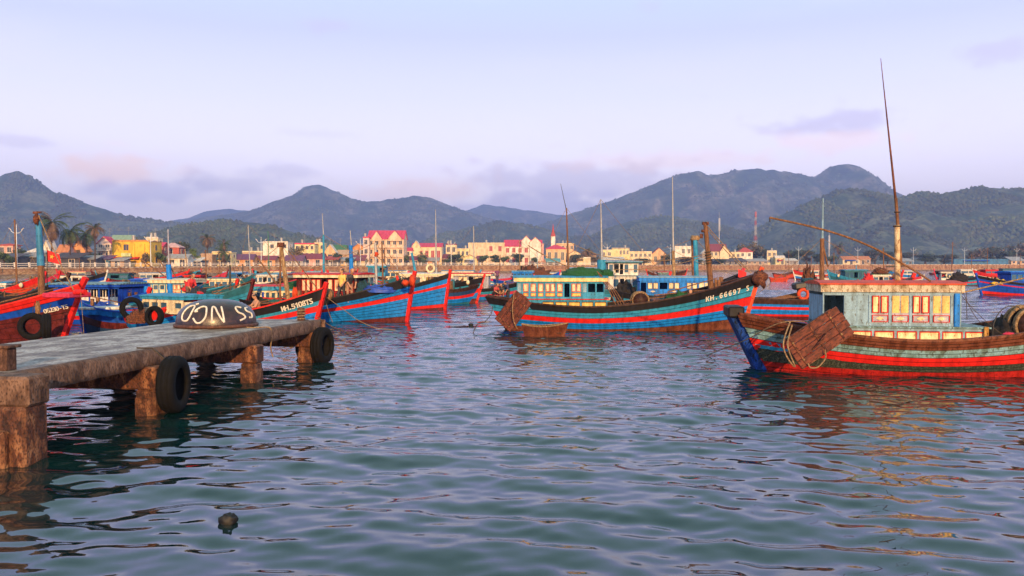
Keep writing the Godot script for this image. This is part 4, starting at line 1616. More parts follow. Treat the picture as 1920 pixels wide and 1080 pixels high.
	# trawl door hung at the quarter, with its ropes
	var dc := Vector3(sx(1537, 19.35), hy(632, 19.35), -19.35)
	trawl_door("rusty red-brown trawl door hung over the stern quarter of the right-hand boat", dc, Basis(Vector3.UP, 0.1) * Basis(Vector3(0, 0, 1), deg_to_rad(33.0)) * Basis(Vector3.RIGHT, -0.12), 1.50, 0.74)
	var f := func(bx: float, my: float, dd: float) -> Vector3: return Vector3(sx(bx, dd), hy(my, dd), -dd)
	rope("tan rope looped from the stern rail round the trawl door's lower corner", spline([f.call(1482, 604, 19.6), f.call(1470, 642, 19.2), f.call(1476, 668, 19.15), f.call(1492, 688, 19.1), f.call(1478, 648, 19.12), f.call(1486, 610, 19.5)], 6), 0.018)
	rope("knotted pale rope hanging in a loop below the trawl door", spline([f.call(1548, 656, 19.2), f.call(1549, 672, 19.15), f.call(1536, 688, 19.15), f.call(1522, 690, 19.15), f.call(1516, 682, 19.2)], 6), 0.017)
	rope("mooring rope running from the right-hand boat's stern down into the water", spline([f.call(1530, 604, 20.2), f.call(1465, 605, 19.9), f.call(1400, 637, 21.2), f.call(1350, 657, 23.4), f.call(1328, 666, 24.8), f.call(1318, 675, 25.2)], 6), 0.013)
	# steel fittings behind the cabin seen over the stern: engine cover and spare floats
	heap("fishing_net", "dark net bundled on the aft deck under the trawl door", "net", w * Vector3(c0 - 0.75, 0.72, -0.2), Vector3(0.5, 0.28, 0.5), 12, "net_dark")

func boat_middle() -> void:
	var b := boat({"label": "blue fishing boat with red stripe and black rail, cream cabin aft, numbered bow", "stern": 910.0, "bow": 1436.0, "d": 34.1, "turn": -3.0, "B": 3.1, "hm": 0.97, "hb": 2.30, "hs": 1.36, "rb": 0.75, "rs": 1.0, "sw": 0.28, "n": 44,
		"rail": materials["dark_brown"], "stem": materials["orange_red"], "bands": kh_bands("black_paint", "teal", "red", "sea_blue", "red_brown"),
		"text": "KH.66697 S", "text_t0": 0.80, "text_t1": 0.978, "text_v": 0.815, "text_h": 0.215})
	var w := b.transform
	var h: Hull = hulls[b]
	var gold := paint("panel_gold", 0.74, 0.50, 0.14)
	cabin(b, {"x0": -4.3, "x1": -0.75, "y0": 1.30, "h": 0.70, "w": 0.95, "bays": "xpppPpdPxoo", "frame": materials["teal"], "low": materials["teal"], "low2": gold, "diamonds": false, "pane": materials["cream"], "back": materials["grey_blue"], "roof": materials["teal"], "fascia": materials["pale_yellow"], "roof_t": 0.15, "over": 0.12})
	cabin(b, {"called": "coaming", "x0": -4.0, "x1": -0.65, "y0": 0.90, "h": 0.37, "w": 1.08, "bays": "sqqqqq", "frame": materials["teal"], "pane2": gold, "accent": materials["maroon"]})
	var s := st()
	box2(s, Vector3(-4.4, 1.27, -1.14), Vector3(-0.55, 1.30, 1.14))
	put(s, "cabin_deck", materials["red"], b)
	# green net on the cabin roof
	heap("fishing_net", "green fishing net heaped on the cabin roof of the middle boat", "net", w * Vector3(-1.55, 2.20, 0), Vector3(0.95, 0.36, 0.7), 4, "net_green", 0.14)
	heap("fishing_net", "second green net bundle at the fore end of the middle boat's roof", "net", w * Vector3(-0.62, 2.21, 0.1), Vector3(0.28, 0.26, 0.5), 14, "net_green", 0.2)
	# bamboo poles leaning from the roof to the deck
	for k in 4:
		s = st()
		tube(s, [w * Vector3(-1.05 + 0.05 * k, 2.42 - 0.05 * k, 0.95 + 0.02 * k), w * Vector3(-0.55 + 0.09 * k, 1.6, 1.05 + 0.02 * k), w * Vector3(-0.12 + 0.14 * k, 0.66, 1.1)], 0.018, 6)
		tag(put(s, "bamboo_pole", materials["pole_wood"]), "bamboo pole leaning from the middle boat's roof down to its deck", "pole", "bamboo poles leaning on the middle boat")
	coil("big coil of tan rope on the middle boat's deck", w * Vector3(0.72, 1.22, 0.35), Basis(Vector3(0, 0, 1), 0.2) * Basis(Vector3.RIGHT, PI * 0.5), 0.34, 8, 0.04)
	heap("fishing_net", "rust-coloured net heaped around the middle boat's rope coil", "net", w * Vector3(0.3, 0.62, 0.2), Vector3(0.6, 0.5, 0.7), 24, "net_rust")
	heap("fishing_net", "grey-green net and gear piled amidships on the middle boat", "net", w * Vector3(1.8, 0.62, -0.2), Vector3(0.7, 0.62, 0.7), 25, "net_dark")
	# foremast, brown, with a head of blocks and lashings
	var foot := w * Vector3(3.22, 1.0, 0.0)
	s = st()
	var mb := loc(b, 1336, 566, 35.3)
	var mt := loc(b, 1322, 420, 35.3)
	mast(b, mb, mt, 0.135, 0.085, materials["pole_wood"], "foremast")
	s = st()
	box(s, mt + Vector3(0, 0.02, 0), Vector3(0.26, 0.12, 0.16))
	rod(s, mt + Vector3(-0.16, -0.28, 0), mt + Vector3(0.05, -0.30, 0), 0.06, 0.06)
	box(s, mt + Vector3(-0.16, -0.5, 0.02), Vector3(0.12, 0.18, 0.1))
	put(s, "mast_head", materials["rusty_iron"], b)
	s = st()
	for k in 5:
		torus(s, mb.lerp(mt, 0.50 + 0.035 * k), Basis(Vector3(0, 0, 1), 0.2), 0.125, 0.028, 12, 6)
	put(s, "lashing", materials["dark_rope"], b)
	s = st()
	tube(s, sag(mt, loc(b, 1408, 512, 34.6), 0.05), 0.018, 5)
	put(s, "stay", materials["rope"], b)
	s = st()
	tube(s, sag(mt + Vector3(0, -0.1, 0), loc(b, 1390, 500, 34.9), 0.06), 0.016, 5)
	put(s, "stay", materials["rope"], b)
	s = st()
	tube(s, sag(mb.lerp(mt, 0.62), loc(b, 1130, 480, 35.3), 0.25), 0.016, 5)
	put(s, "stay", materials["rope"], b)
	s = st()
	tube(s, sag(mb.lerp(mt, 0.6), loc(b, 1150, 505, 35.3), 0.2), 0.014, 5)
	put(s, "stay", materials["rope"], b)
	# red gear at the stem head
	s = st()
	lump(s, loc(b, 1425, 522, 34.8), Vector3(0.28, 0.32, 0.2), 5, 0.35, 14, 8, true)
	put(s, "bow_gear", materials["rusty_iron"], b)
	# stern: trawl door, ropes and a small tub boat alongside
	trawl_door("rusty trawl door hung across the middle boat's stern", Vector3(sx(963, 32.6), hy(583, 32.6), -32.6), Basis(Vector3.UP, -0.35) * Basis(Vector3(0, 0, 1), deg_to_rad(52.0)), 1.45, 0.78)
	var f := func(bx: float, my: float, dd: float) -> Vector3: return Vector3(sx(bx, dd), hy(my, dd), -dd)
	rope("rope hanging beside the trawl door at the middle boat's stern", spline([f.call(964, 546, 32.4), f.call(961, 575, 32.3), f.call(963, 600, 32.3), f.call(970, 617, 32.3)], 6), 0.018)
	rope("rope trailing from the middle boat's stern into the water", spline([f.call(924, 574, 33.6), f.call(920, 590, 33.4), f.call(908, 604, 33.0), f.call(895, 608, 32.9), f.call(885, 630, 32.8)], 6), 0.016, "dark_rope")
	var t := thing("tender_boat", "small brown wooden tender lying against the middle boat's side", "boat", Vector3(sx(1022, 31.9), 0, -31.9), 0.0)
	var th := Hull.new()
	th.L = 1.75
	th.B = 0.8
	th.hm = 0.36
	th.hb = 0.48
	th.hs = 0.44
	th.rb = 0.2
	th.rs = 0.15
	th.sw = 0.3
	th.draft = 0.15
	var th_hull := put(strake(th, 0.0, 0.5, 0.0, 16), "hull", materials["red_brown"], t)
	put(strake(th, 0.5, 1.0, 0.01, 16), "strake", materials["red_brown"], th_hull)
	s = st()
	var edge := []
	for i in 33:
		var tt := 1.0 - absf(i / 16.0 - 1.0)
		edge.append(th.pt(tt, 1.0, 1.0 if i <= 16 else -1.0) + Vector3(0, 0.02, 0))
	tube(s, edge, 0.022, 6, false)
	put(s, "rim_rope", materials["rope"], t)
	s = st()
	box2(s, Vector3(-0.6, 0.12, -0.22), Vector3(0.6, 0.14, 0.22))
	put(s, "floor", materials["deck_wood"], t)

func boats_behind_middle() -> void:
	# bright blue cabin boat right behind the middle boat
	var b := boat({"label": "boat with bright blue cabin of cream diamond panels behind the middle boat", "stern": 1150.0, "bow": 1398.0, "d": 45.0, "turn": -4.0, "B": 2.5, "hm": 1.0, "hb": 2.25, "hs": 1.3, "rb": 0.6, "rs": 0.4, "n": 26,
		"stem": materials["pink_red"], "bands": kh_bands("black_paint", "teal", "red", "sea_blue", "maroon", 1)})
	var p0 := loc(b, 1200, 552, 45.3)
	var p1 := loc(b, 1331, 552, 45.3)
	cabin(b, {"x0": p0.x, "x1": p1.x, "y0": 1.10, "h": 0.74, "w": 0.85, "bays": "dPoPxPY", "frame": materials["sky_blue"], "low": materials["sky_blue"], "low2": materials["sky_blue"], "pane": materials["cream"], "pane2": materials["cream"], "accent": materials["maroon"], "roof": materials["grey_blue"], "fascia": materials["sky_blue"], "roof_t": 0.18, "over": 0.04, "split": 0.4})
	cabin(b, {"called": "coaming", "x0": p0.x + 0.3, "x1": p1.x, "y0": 0.74, "h": 0.33, "w": 0.95, "bays": "qqqqq", "frame": materials["sky_blue"], "pane2": materials["cream"], "accent": materials["maroon"]})
	mast(b, loc(b, 1264, 530, 46.0), loc(b, 1262, 470, 46.0), 0.10, 0.08, materials["pale_wood"])
	mast(b, loc(b, 1262, 480, 46.0), loc(b, 1260, 332, 46.0), 0.06, 0.02, materials["grey_iron"], "whip_pole")
	mast(b, loc(b, 1306, 525, 46.2), loc(b, 1303, 447, 46.2), 0.13, 0.12, materials["teal"], "gantry_post")
	mast(b, loc(b, 1300, 525, 47.2), loc(b, 1298, 447, 47.2), 0.08, 0.08, materials["pole_wood"], "gantry_post")
	var s := st()
	lump(s, loc(b, 1302, 447, 46.4), Vector3(0.28, 0.18, 0.35), 3, 0.2, 12, 8, true)
	put(s, "gantry_head", materials["pale_wood"], b)
	s = st()
	tube(s, sag(loc(b, 1300, 447, 46.4), loc(b, 1245, 465, 46.4), 0.05), 0.014, 5)
	put(s, "stay", materials["rope"], b)
	s = st()
	tube(s, sag(loc(b, 1304, 448, 46.4), loc(b, 1360, 500, 46.0), 0.1), 0.014, 5)
	put(s, "stay", materials["rope"], b)
	heap("fishing_net", "grey-green net piled at the aft end of the bright blue cabin", "net", b.transform * Vector3(p0.x - 0.75, 0.75, 0.2), Vector3(0.7, 0.9, 0.6), 31, "net_dark")
	flag_cloth("red flag drooping over the bow behind the middle boat", Vector3(sx(1384, 45.2), hy(512, 45.2), -45.2), 0.55, 0.42, "cloth_red", 20.0)
	# white two-storey wheelhouse
	b = boat({"label": "boat with white two-storey wheelhouse behind the middle boat", "stern": 1035.0, "bow": 1262.0, "d": 57.0, "turn": 3.0, "B": 2.9, "hm": 1.0, "hb": 2.0, "hs": 1.3, "n": 18, "bands": kh_bands("dark_teal", "teal", "white_paint", "teal", "maroon", 1)})
	p0 = loc(b, 1140, 540, 57.3)
	p1 = loc(b, 1197, 540, 57.3)
	cabin(b, {"x0": p0.x, "x1": p1.x, "y0": 0.85, "h": 1.02, "w": 1.0, "bays": "xwdww", "frame": materials["white_paint"], "low": materials["white_paint"], "roof": materials["dark_teal"], "fascia": materials["white_paint"], "roof_t": 0.08, "over": 0.1, "trim": materials["white_paint"]})
	cabin(b, {"called": "upper_cabin", "x0": p0.x, "x1": p1.x, "y0": 2.02, "h": 0.84, "w": 0.95, "bays": "wodwxw", "frame": materials["white_paint"], "low": materials["white_paint"], "roof": materials["grey_blue"], "fascia": materials["dark_teal"], "roof_t": 0.07, "over": 0.25, "trim": materials["white_paint"], "split": 0.15})
	mast(b, loc(b, 1129, 530, 57.6), loc(b, 1126, 374, 57.6), 0.11, 0.03, materials["grey_iron"])
	mast(b, loc(b, 1128, 530, 57.2), loc(b, 1128, 487, 57.2), 0.3, 0.3, materials["teal"], "funnel")
	# white-railed boat hidden behind the net
	b = boat({"label": "boat with white slatted wheelhouse rail showing above the green net", "stern": 980.0, "bow": 1170.0, "d": 68.0, "B": 2.9, "hm": 1.0, "hb": 2.2, "hs": 1.3, "n": 18, "bands": kh_bands("black_paint", "teal", "red", "sea_blue", "maroon", 1)})
	p0 = loc(b, 1072, 505, 68.4)
	p1 = loc(b, 1124, 505, 68.4)
	cabin(b, {"x0": p0.x, "x1": p1.x, "y0": 1.0, "h": 1.35, "w": 1.0, "bays": "wowow", "frame": materials["white_paint"], "low": materials["white_paint"], "roof": materials["grey_blue"], "fascia": materials["white_paint"], "roof_t": 0.1, "trim": materials["white_paint"]})
	mast(b, loc(b, 1066, 520, 68.6), loc(b, 1062, 390, 68.6), 0.09, 0.05, materials["pole_wood"])
	mast(b, loc(b, 1063, 400, 68.6), loc(b, 1051, 345, 68.6), 0.035, 0.015, materials["black_iron"], "whip_pole")
	s = st()
	tube(s, sag(loc(b, 1065, 452, 68.6), loc(b, 1130, 480, 68.0), 0.1), 0.025, 5)
	put(s, "stay", materials["rope"], b)
	s = st()
	tube(s, sag(loc(b, 1065, 500, 68.6), loc(b, 990, 460, 68.8), 0.1), 0.04, 5)
	put(s, "stay", materials["rope"], b)
	# boat between the middle boat's bow and the right-hand boat
	b = boat({"label": "blue boat with red stripes moored behind the right-hand boat's stern", "stern": 1405.0, "bow": 1730.0, "d": 42.5, "turn": 0.0, "B": 2.7, "hm": 0.92, "hb": 2.0, "hs": 0.98, "rs": 0.2, "n": 26, "sw": 0.6,
		"rail": materials["dark_brown"], "bands": [[0.0, 0.36, materials["maroon"], 0.0], [0.36, 0.43, materials["red"], 0.01], [0.43, 0.62, materials["sky_blue"], 0.0, 2], [0.62, 0.73, materials["red"], 0.015], [0.73, 0.83, materials["sky_blue"], 0.0], [0.83, 1.0, materials["dark_brown"], 0.03]]})
	mast(b, loc(b, 1541, 560, 43.6), loc(b, 1541, 447, 43.6), 0.14, 0.11, materials["pole_wood"])
	mast(b, loc(b, 1541, 455, 43.6), loc(b, 1542, 372, 43.6), 0.07, 0.03, materials["grey_blue"], "topmast")
	mast(b, loc(b, 1552, 500, 43.6), loc(b, 1543, 460, 43.6), 0.045, 0.04, materials["pole_wood"], "brace")
	var e := thing("deck_engine", "black covered winch engine standing on the boat behind", "engine", b.transform * loc(b, 1508, 566, 43.4), 0.0)
	s = st()
	chamfer_box(s, Vector3(0.0, 0.86, 0), Vector3(1.15, 0.36, 0.6), 0.08, Basis(Vector3(0, 0, 1), 0.14))
	put(s, "cover", materials["black_iron"], e)
	s = st()
	chamfer_box(s, Vector3(0.15, 1.12, 0), Vector3(0.55, 0.18, 0.5), 0.05, Basis(Vector3(0, 0, 1), 0.1))
	put(s, "hood", materials["net_blue"], e)
	for x in [-0.3, 0.35]:
		s = st()
		rod(s, Vector3(x, -0.1, 0), Vector3(x, 0.75, 0), 0.07, 0.07)
		put(s, "leg", materials["rusty_iron"], e)
	s = st()
	torus(s, Vector3(-0.15, 0.40, 0.32), Basis(Vector3.RIGHT, PI * 0.5), 0.24, 0.09, 18, 8)
	put(s, "drum", materials["orange_red"], e)
	heap("fishing_gear", "rust-red frames and floats heaped above the black engine", "fishing gear", b.transform * loc(b, 1516, 545, 43.9), Vector3(0.42, 0.95, 0.4), 44, "net_rust", 0.4)
	s = st()
	for k in 5:
		rod(s, loc(b, 1420 + 4 * k, 566 - k, 42.9 + 0.3 * k), loc(b, 1500, 556 - 2 * k, 43.0 + 0.3 * k), 0.03, 0.03, 6)
	put(s, "deck_pole", materials["pole_wood"], b)

func flag_cloth(label: String, at: Vector3, wd: float, ht: float, m: String, turn := 0.0, star := false) -> Node3D:
	# limp cloth with folds; the hoist is at x = 0
	var o := thing("flag", label, "flag", at, turn)
	var s := st()
	s.set_smooth_group(0)
	var n := 16
	var rows := []
	for i in n + 1:
		var f := float(i) / n
		var row := []
		for k in 7:
			var g := k / 6.0
			row.append(Vector3(f * wd * (0.92 + 0.08 * g), ht * (0.5 - g) - f * ht * 0.42 * (1.0 - 0.25 * g), 0.035 * sin(f * 9.0 + g * 2.0) * f))
		rows.append(row)
	for i in n:
		for k in 6:
			quad_out(s, rows[i][k], rows[i + 1][k], rows[i + 1][k + 1], rows[i][k + 1], rows[i][k] + Vector3(0, 0, -1))
	put(s, "cloth", materials[m], o)
	if star:
		s = st()
		s.set_smooth_group(-1)
		var c := Vector3(wd * 0.40, -ht * 0.12, 0.045)
		for k in 10:
			var a := PI * 0.5 + TAU * k / 10.0 - 0.3
			var b := PI * 0.5 + TAU * (k + 1) / 10.0 - 0.3
			var ra := ht * (0.24 if k % 2 == 0 else 0.095)
			var rb := ht * (0.24 if k % 2 == 1 else 0.095)
			tri_out(s, c, c + Vector3(cos(a), sin(a), 0) * ra, c + Vector3(cos(b), sin(b), 0) * rb, c + Vector3(0, 0, -1))
		put(s, "star", materials["yellow"], o)
	return o

func cabin_between(b: Node3D, d: float, bx0: float, bx1: float, low: float, high: float, w: float, extra: Dictionary) -> Node3D:
	# a cabin that spans two bearings and two height marks at distance d
	var zl: float = b.get_meta("front") * w
	var a := on(b, bx0, low, zl)
	var e := on(b, bx1, low, zl)
	e.y = (on(b, bx0, high, zl).y + on(b, bx1, high, zl).y) * 0.5
	a.y = (a.y + on(b, bx1, low, zl).y) * 0.5
	var o := {"x0": minf(a.x, e.x), "x1": maxf(a.x, e.x), "y0": a.y, "h": e.y - a.y - extra.get("roof_t", 0.14) - 0.1, "w": w, "frame": materials["white_paint"], "bays": "wwww", "roof": materials["grey_blue"], "fascia": materials["cream"]}
	o.merge(extra, true)
	return cabin(b, o)

var refs := {}

func boat_tyre(label: String, at: Vector3, turn: float, r := 0.42) -> void:
	var t := thing("tyre", label, "tyre", at, turn, "tyres hung on the boats")
	var o := put(tyre_mesh(r, r * 0.3), "casing", materials["rubber"], t)
	o.rotation_degrees = Vector3(90, 0, 0)
	var s := st()
	tube(s, [Vector3(0, r * 0.7, 0), Vector3(0, r * 1.25, -0.06), Vector3(0.02, r * 1.7, -0.14)], 0.012, 5)
	put(s, "hanging_rope", materials["dark_rope"], t)

func boats_left() -> void:
	var f := func(bx: float, my: float, dd: float) -> Vector3: return Vector3(sx(bx, dd), hy(my, dd), -dd)
	# red boat at the left edge
	var b := boat({"label": "red-railed boat with blue band and white number at the left edge", "stern": -250.0, "bow": 147.0, "d": 29.6, "turn": -16.0, "B": 3.0, "hm": 0.86, "hb": 1.95, "hs": 1.2, "rb": 1.0, "n": 34, "rail": materials["red"], "stem": materials["red"], "deck_drop": 0.5,
		"bands": [[0.0, 0.5, materials["maroon"], 0.0, 2], [0.5, 0.70, materials["maroon"], 0.0, 2], [0.70, 0.84, materials["royal_blue"], 0.012], [0.84, 1.0, materials["red"], 0.035, 2]],
		"text": "08230-TS", "text_t0": 0.890, "text_t1": 0.980, "text_v": 0.70, "text_h": 0.155})
	mast(b, loc(b, 78, 592, 29.9), loc(b, 77, 497, 29.9), 0.12, 0.11, materials["pole_wood"])
	mast(b, loc(b, 77, 498, 29.9), loc(b, 73, 405, 29.9), 0.125, 0.09, paint("mast_blue", 0.04, 0.21, 0.40), "topmast")
	var s := st()
	lump(s, loc(b, 69, 410, 29.8), Vector3(0.12, 0.20, 0.1), 5, 0.3, 12, 8, true)
	rod(s, loc(b, 64, 399, 29.9), loc(b, 79, 398, 29.9), 0.045, 0.03)
	put(s, "mast_head", materials["rusty_iron"], b)
	s = st()
	tube(s, sag(loc(b, 74, 404, 29.8), loc(b, 140, 548, 28.2), 0.1), 0.02, 6)
	put(s, "stay", materials["rope"], b)
	s = st()
	chamfer_box(s, loc(b, 125, 553, 28.6), Vector3(1.1, 0.16, 1.0), 0.03)
	put(s, "foredeck_rail", materials["pink_red"], b)
	s = st()
	rod(s, loc(b, 140, 548, 27.6), loc(b, 160, 548, 27.4), 0.09, 0.09)
	put(s, "anchor_roller", materials["red"], b)
	boat_tyre("black tyre with red inside hung near the bow of the left-edge boat", f.call(60, 612, 27.35), 12.0, 0.44)
	boat_tyre("second black tyre, right beside the first on the left-edge boat", f.call(86, 613, 26.9), -60.0, 0.43)
	s = st()
	lump(s, Vector3.ZERO, Vector3(0.09, 0.24, 0.08), 8, 0.25, 12, 8, true)
	var rag := put(s, "orange_rag", materials["canvas_tan"])
	rag.position = f.call(70, 578, 27.4)
	tag(rag, "orange-brown rag over the rail above the left-edge boat's tyres", "cloth")
	var fl := flag_cloth("red flag with a yellow star hanging beside the blue mast", f.call(89, 479, 30.3), 0.48, 0.40, "cloth_red", 0.0, true)
	s = st()
	rod(s, Vector3(0, 0.30, 0), Vector3(-0.02, -1.75, 0), 0.012, 0.016, 6)
	put(s, "staff", materials["pole_wood"], fl)
	rope("thin white line hanging beside the red stem at the left", sag(f.call(151, 548, 27.2), f.call(156, 628, 27.0), 0.0), 0.008)
	# blue boat under a canopy
	b = boat({"label": "blue boat with dark blue canopy and white slatted sides beside the red stem", "stern": 296.0, "bow": 128.0, "d": 32.5, "turn": 6.0, "bow_left": true, "B": 2.4, "hm": 0.86, "hb": 1.25, "hs": 1.0, "rb": 0.3, "n": 24, "rail": materials["royal_blue"], "stem": materials["royal_blue"],
		"bands": [[0.0, 0.46, materials["deep_blue"], 0.0, 2], [0.46, 0.66, materials["maroon"], 0.01], [0.66, 0.84, materials["royal_blue"], 0.0], [0.84, 1.0, materials["sky_blue"], 0.03]]})
	s = st()
	chamfer_box(s, loc(b, 197, 577, 33.0) + Vector3(0, 0, 0.0), Vector3(1.55, 0.10, 1.2), 0.02)
	put(s, "hatch_cover", materials["white_paint"], b)
	s = st()
	chamfer_box(s, loc(b, 197, 584, 33.0), Vector3(1.5, 0.22, 1.15), 0.02)
	put(s, "hatch_side", materials["sky_blue"], b)
	var cb := boat({"label": "boat with dark blue flat canopy over white cut-out cabin boards", "stern": 70.0, "bow": 262.0, "d": 38.0, "turn": -5.0, "B": 2.5, "hm": 0.8, "hb": 1.4, "hs": 1.0, "n": 22, "bands": kh_bands("royal_blue", "teal", "red", "royal_blue", "maroon", 1)})
	cabin_between(cb, 38.3, 100, 222, 578, 529, 1.1, {"bays": "sooooo", "frame": materials["royal_blue"], "low": materials["white_paint"], "solid": materials["royal_blue"], "roof": materials["pale_blue"], "fascia": materials["royal_blue"], "roof_t": 0.12, "over": 0.14, "split": 0.55})
	s = st()
	for k in 12:
		box2(s, loc(cb, 152 + 5.6 * k, 560, 38.25), loc(cb, 154.6 + 5.6 * k, 540, 38.28))
	put(s, "slat", materials["white_paint"], cb)
	# red and blue boat with a white-windowed cabin, bow under the basket boat
	b = boat({"label": "red and blue boat with white-framed cabin windows left of the basket boat", "stern": 205.0, "bow": 374.0, "d": 31.0, "turn": -34.0, "B": 2.4, "hm": 0.74, "hb": 1.42, "hs": 0.95, "rb": 0.5, "n": 26, "rail": materials["red"], "stem": materials["red"],
		"bands": [[0.0, 0.42, materials["royal_blue"], 0.0, 2], [0.42, 0.60, materials["orange_red"], 0.0, 2], [0.60, 0.78, materials["sea_blue"], 0.008, 2], [0.78, 1.0, materials["red"], 0.03]]})
	cabin_between(b, 31.6, 266, 342, 588, 551, 0.8, {"bays": "wwwxw", "frame": materials["cream"], "low": materials["cream"], "roof": materials["teal"], "fascia": materials["teal"], "roof_t": 0.1, "over": 0.05, "split": 0.3})
	boat_tyre("black tyre with white lettering hung on the red and blue boat's bow", f.call(289, 593, 29.3), -20.0, 0.36)
	boat_tyre("black tyre with a red core at the red and blue boat's stern", f.call(246, 578, 30.4), 35.0, 0.40)
	heap("fishing_gear", "jumble of floats and pink twine between the two tyres", "fishing gear", f.call(258, 606, 30.0), Vector3(0.3, 0.4, 0.25), 51, "net_rust", 0.4)
	heap("fishing_gear", "black engine and hoses heaped beyond the red and blue bow", "fishing gear", f.call(368, 566, 33.0), Vector3(0.42, 0.5, 0.4), 52, "black_iron", 0.25)
	# teal boats in the second row
	b = boat({"label": "teal boat with long blue and white cabin, a rolled tan sail at its end", "stern": 215.0, "bow": 430.0, "d": 44.0, "turn": -2.0, "B": 2.7, "hm": 1.0, "hb": 1.7, "hs": 1.3, "n": 26, "bands": kh_bands("dark_teal", "teal", "teal", "teal", "maroon", 1), "rail": materials["teal"]})
	cabin_between(b, 44.3, 246, 272, 552, 522, 1.0, {"bays": "www", "frame": materials["white_paint"], "roof": materials["royal_blue"], "fascia": materials["royal_blue"], "low": materials["white_paint"]})
	cabin_between(b, 44.3, 278, 352, 552, 522, 1.0, {"bays": "xwwwPw", "frame": materials["teal"], "low": materials["cream"], "roof": materials["cream"], "fascia": materials["cream"]})
	mast(b, loc(b, 321, 565, 44.2), loc(b, 316, 496, 44.2), 0.17, 0.13, materials["sky_blue"], "post")
	mast(b, loc(b, 276, 560, 44.2), loc(b, 275, 524, 44.2), 0.2, 0.2, materials["sky_blue"], "post")
	mast(b, loc(b, 317, 520, 44.6), loc(b, 316, 430, 44.6), 0.045, 0.03, materials["lilac"], "whip_pole")
	s = st()
	for e in [[265, 486, 312, 520], [300, 488, 315, 515], [313, 487, 330, 520]]:
		rod(s, loc(b, e[0], e[1], 44.8), loc(b, e[2], e[3], 44.4), 0.03, 0.03, 6)
	put(s, "boom", materials["pole_wood"], b)
	var sail := thing("rolled_sail", "upright roll of tan canvas lashed beside the white cabin boards", "sail", f.call(235, 562, 40.5), 0.0)
	s = st()
	tube(s, [Vector3(0, -0.3, 0), Vector3(0.02, 0.2, 0), Vector3(0, 0.6, 0), Vector3(0.04, 0.95, 0)], [0.16, 0.24, 0.26, 0.17], 12)
	put(s, "roll", materials["canvas_tan"], sail)
	for y in [0.1, 0.7]:
		s = st()
		torus(s, Vector3(0.01, y, 0), Basis.IDENTITY, 0.25, 0.02, 14, 5)
		put(s, "lashing", materials["dark_rope"], sail)
	b = boat({"label": "dark teal boat with crimson stripe and stern, left of the sitting boy", "stern": 300.0, "bow": 468.0, "d": 41.0, "turn": -18.0, "B": 2.4, "hm": 0.9, "hb": 1.75, "hs": 1.1, "n": 24, "bands": kh_bands("dark_teal", "teal", "pink_red", "dark_teal", "maroon", 1), "stem": materials["maroon"]})
	mast(b, loc(b, 432, 555, 42.0), loc(b, 431, 497, 42.0), 0.06, 0.05, materials["black_iron"])
	# boat with the number KH.5108TS, its bow past the pier's end
	b = boat({"label": "black-railed blue boat with red stripe, white number on its red-stemmed bow by the pier end", "stern": 330.0, "bow": 604.0, "d": 35.5, "turn": -14.0, "B": 2.7, "hm": 0.66, "hb": 1.68, "hs": 1.0, "rb": 0.55, "n": 34, "rail": materials["red"], "stem": materials["red"], "deck_drop": 0.3,
		"bands": [[0.0, 0.30, materials["maroon"], 0.0], [0.30, 0.52, materials["sky_blue"], 0.0, 2], [0.52, 0.66, materials["red"], 0.02], [0.66, 0.76, materials["teal"], 0.0], [0.76, 1.0, materials["black_paint"], 0.03]],
		"text": "KH.5108TS", "text_t0": 0.775, "text_t1": 0.955, "text_v": 0.80, "text_h": 0.235})
	mast(b, loc(b, 541, 568, 37.0), loc(b, 527, 458, 37.0), 0.11, 0.08, materials["pale_wood"])
	mast(b, loc(b, 525, 565, 37.2), loc(b, 526, 455, 37.2), 0.045, 0.04, materials["pole_wood"], "pole")
	s = st()
	box(s, loc(b, 527, 459, 37.0), Vector3(0.28, 0.2, 0.16))
	put(s, "mast_head", materials["rusty_iron"], b)
	s = st()
	rod(s, loc(b, 482, 482, 37.4), loc(b, 521, 536, 37.0), 0.035, 0.03, 6)
	rod(s, loc(b, 541, 470, 37.0), loc(b, 594, 540, 36.2), 0.02, 0.02, 6)
	put(s, "boom", materials["pole_wood"], b)
	s = st()
	lump(s, loc(b, 553, 550, 36.3), Vector3(0.13, 0.28, 0.13), 8, 0.25, 12, 8, true)
	put(s, "float", materials["orange_red"], b)
	# cabin boat behind it
	b = boat({"label": "teal boat with long row of blue windows in cream frames behind the numbered bow", "stern": 440.0, "bow": 660.0, "d": 43.5, "turn": 0.0, "B": 2.6, "hm": 0.95, "hb": 1.7, "hs": 1.2, "n": 24, "bands": kh_bands("dark_teal", "teal", "red", "teal", "maroon", 1), "rail": materials["red"]})
	cabin_between(b, 43.8, 468, 578, 572, 533, 1.0, {"bays": "wwxwwwwwxww", "frame": materials["cream"], "low": materials["royal_blue"], "roof": materials["red"], "fascia": materials["teal"], "roof_t": 0.22, "over": 0.08, "split": 0.34})
	# big blue bow
	b = boat({"label": "large blue boat with black rail and red stripe, red stem just right of the pier", "stern": 395.0, "bow": 774.0, "d": 40.2, "turn": -13.0, "B": 3.2, "hm": 0.80, "hb": 2.12, "hs": 1.2, "rb": 0.40, "n": 40, "rail": materials["black_paint"], "stem": materials["red"],
		"bands": [[0.0, 0.24, materials["maroon"], 0.0], [0.24, 0.60, materials["sea_blue"], 0.0, 5], [0.60, 0.70, materials["red"], 0.02], [0.70, 0.83, materials["sea_blue"], 0.0, 2], [0.83, 1.0, materials["black_paint"], 0.035]]})
	refs["large_blue_boat"] = b
	cabin_between(b, 41.6, 556, 664, 562, 511, 0.85, {"bays": "xPPdpPP", "frame": materials["maroon"], "low": materials["maroon"], "pane": materials["cream"], "roof": materials["red"], "fascia": materials["cream"], "roof_t": 0.14, "over": 0.3})
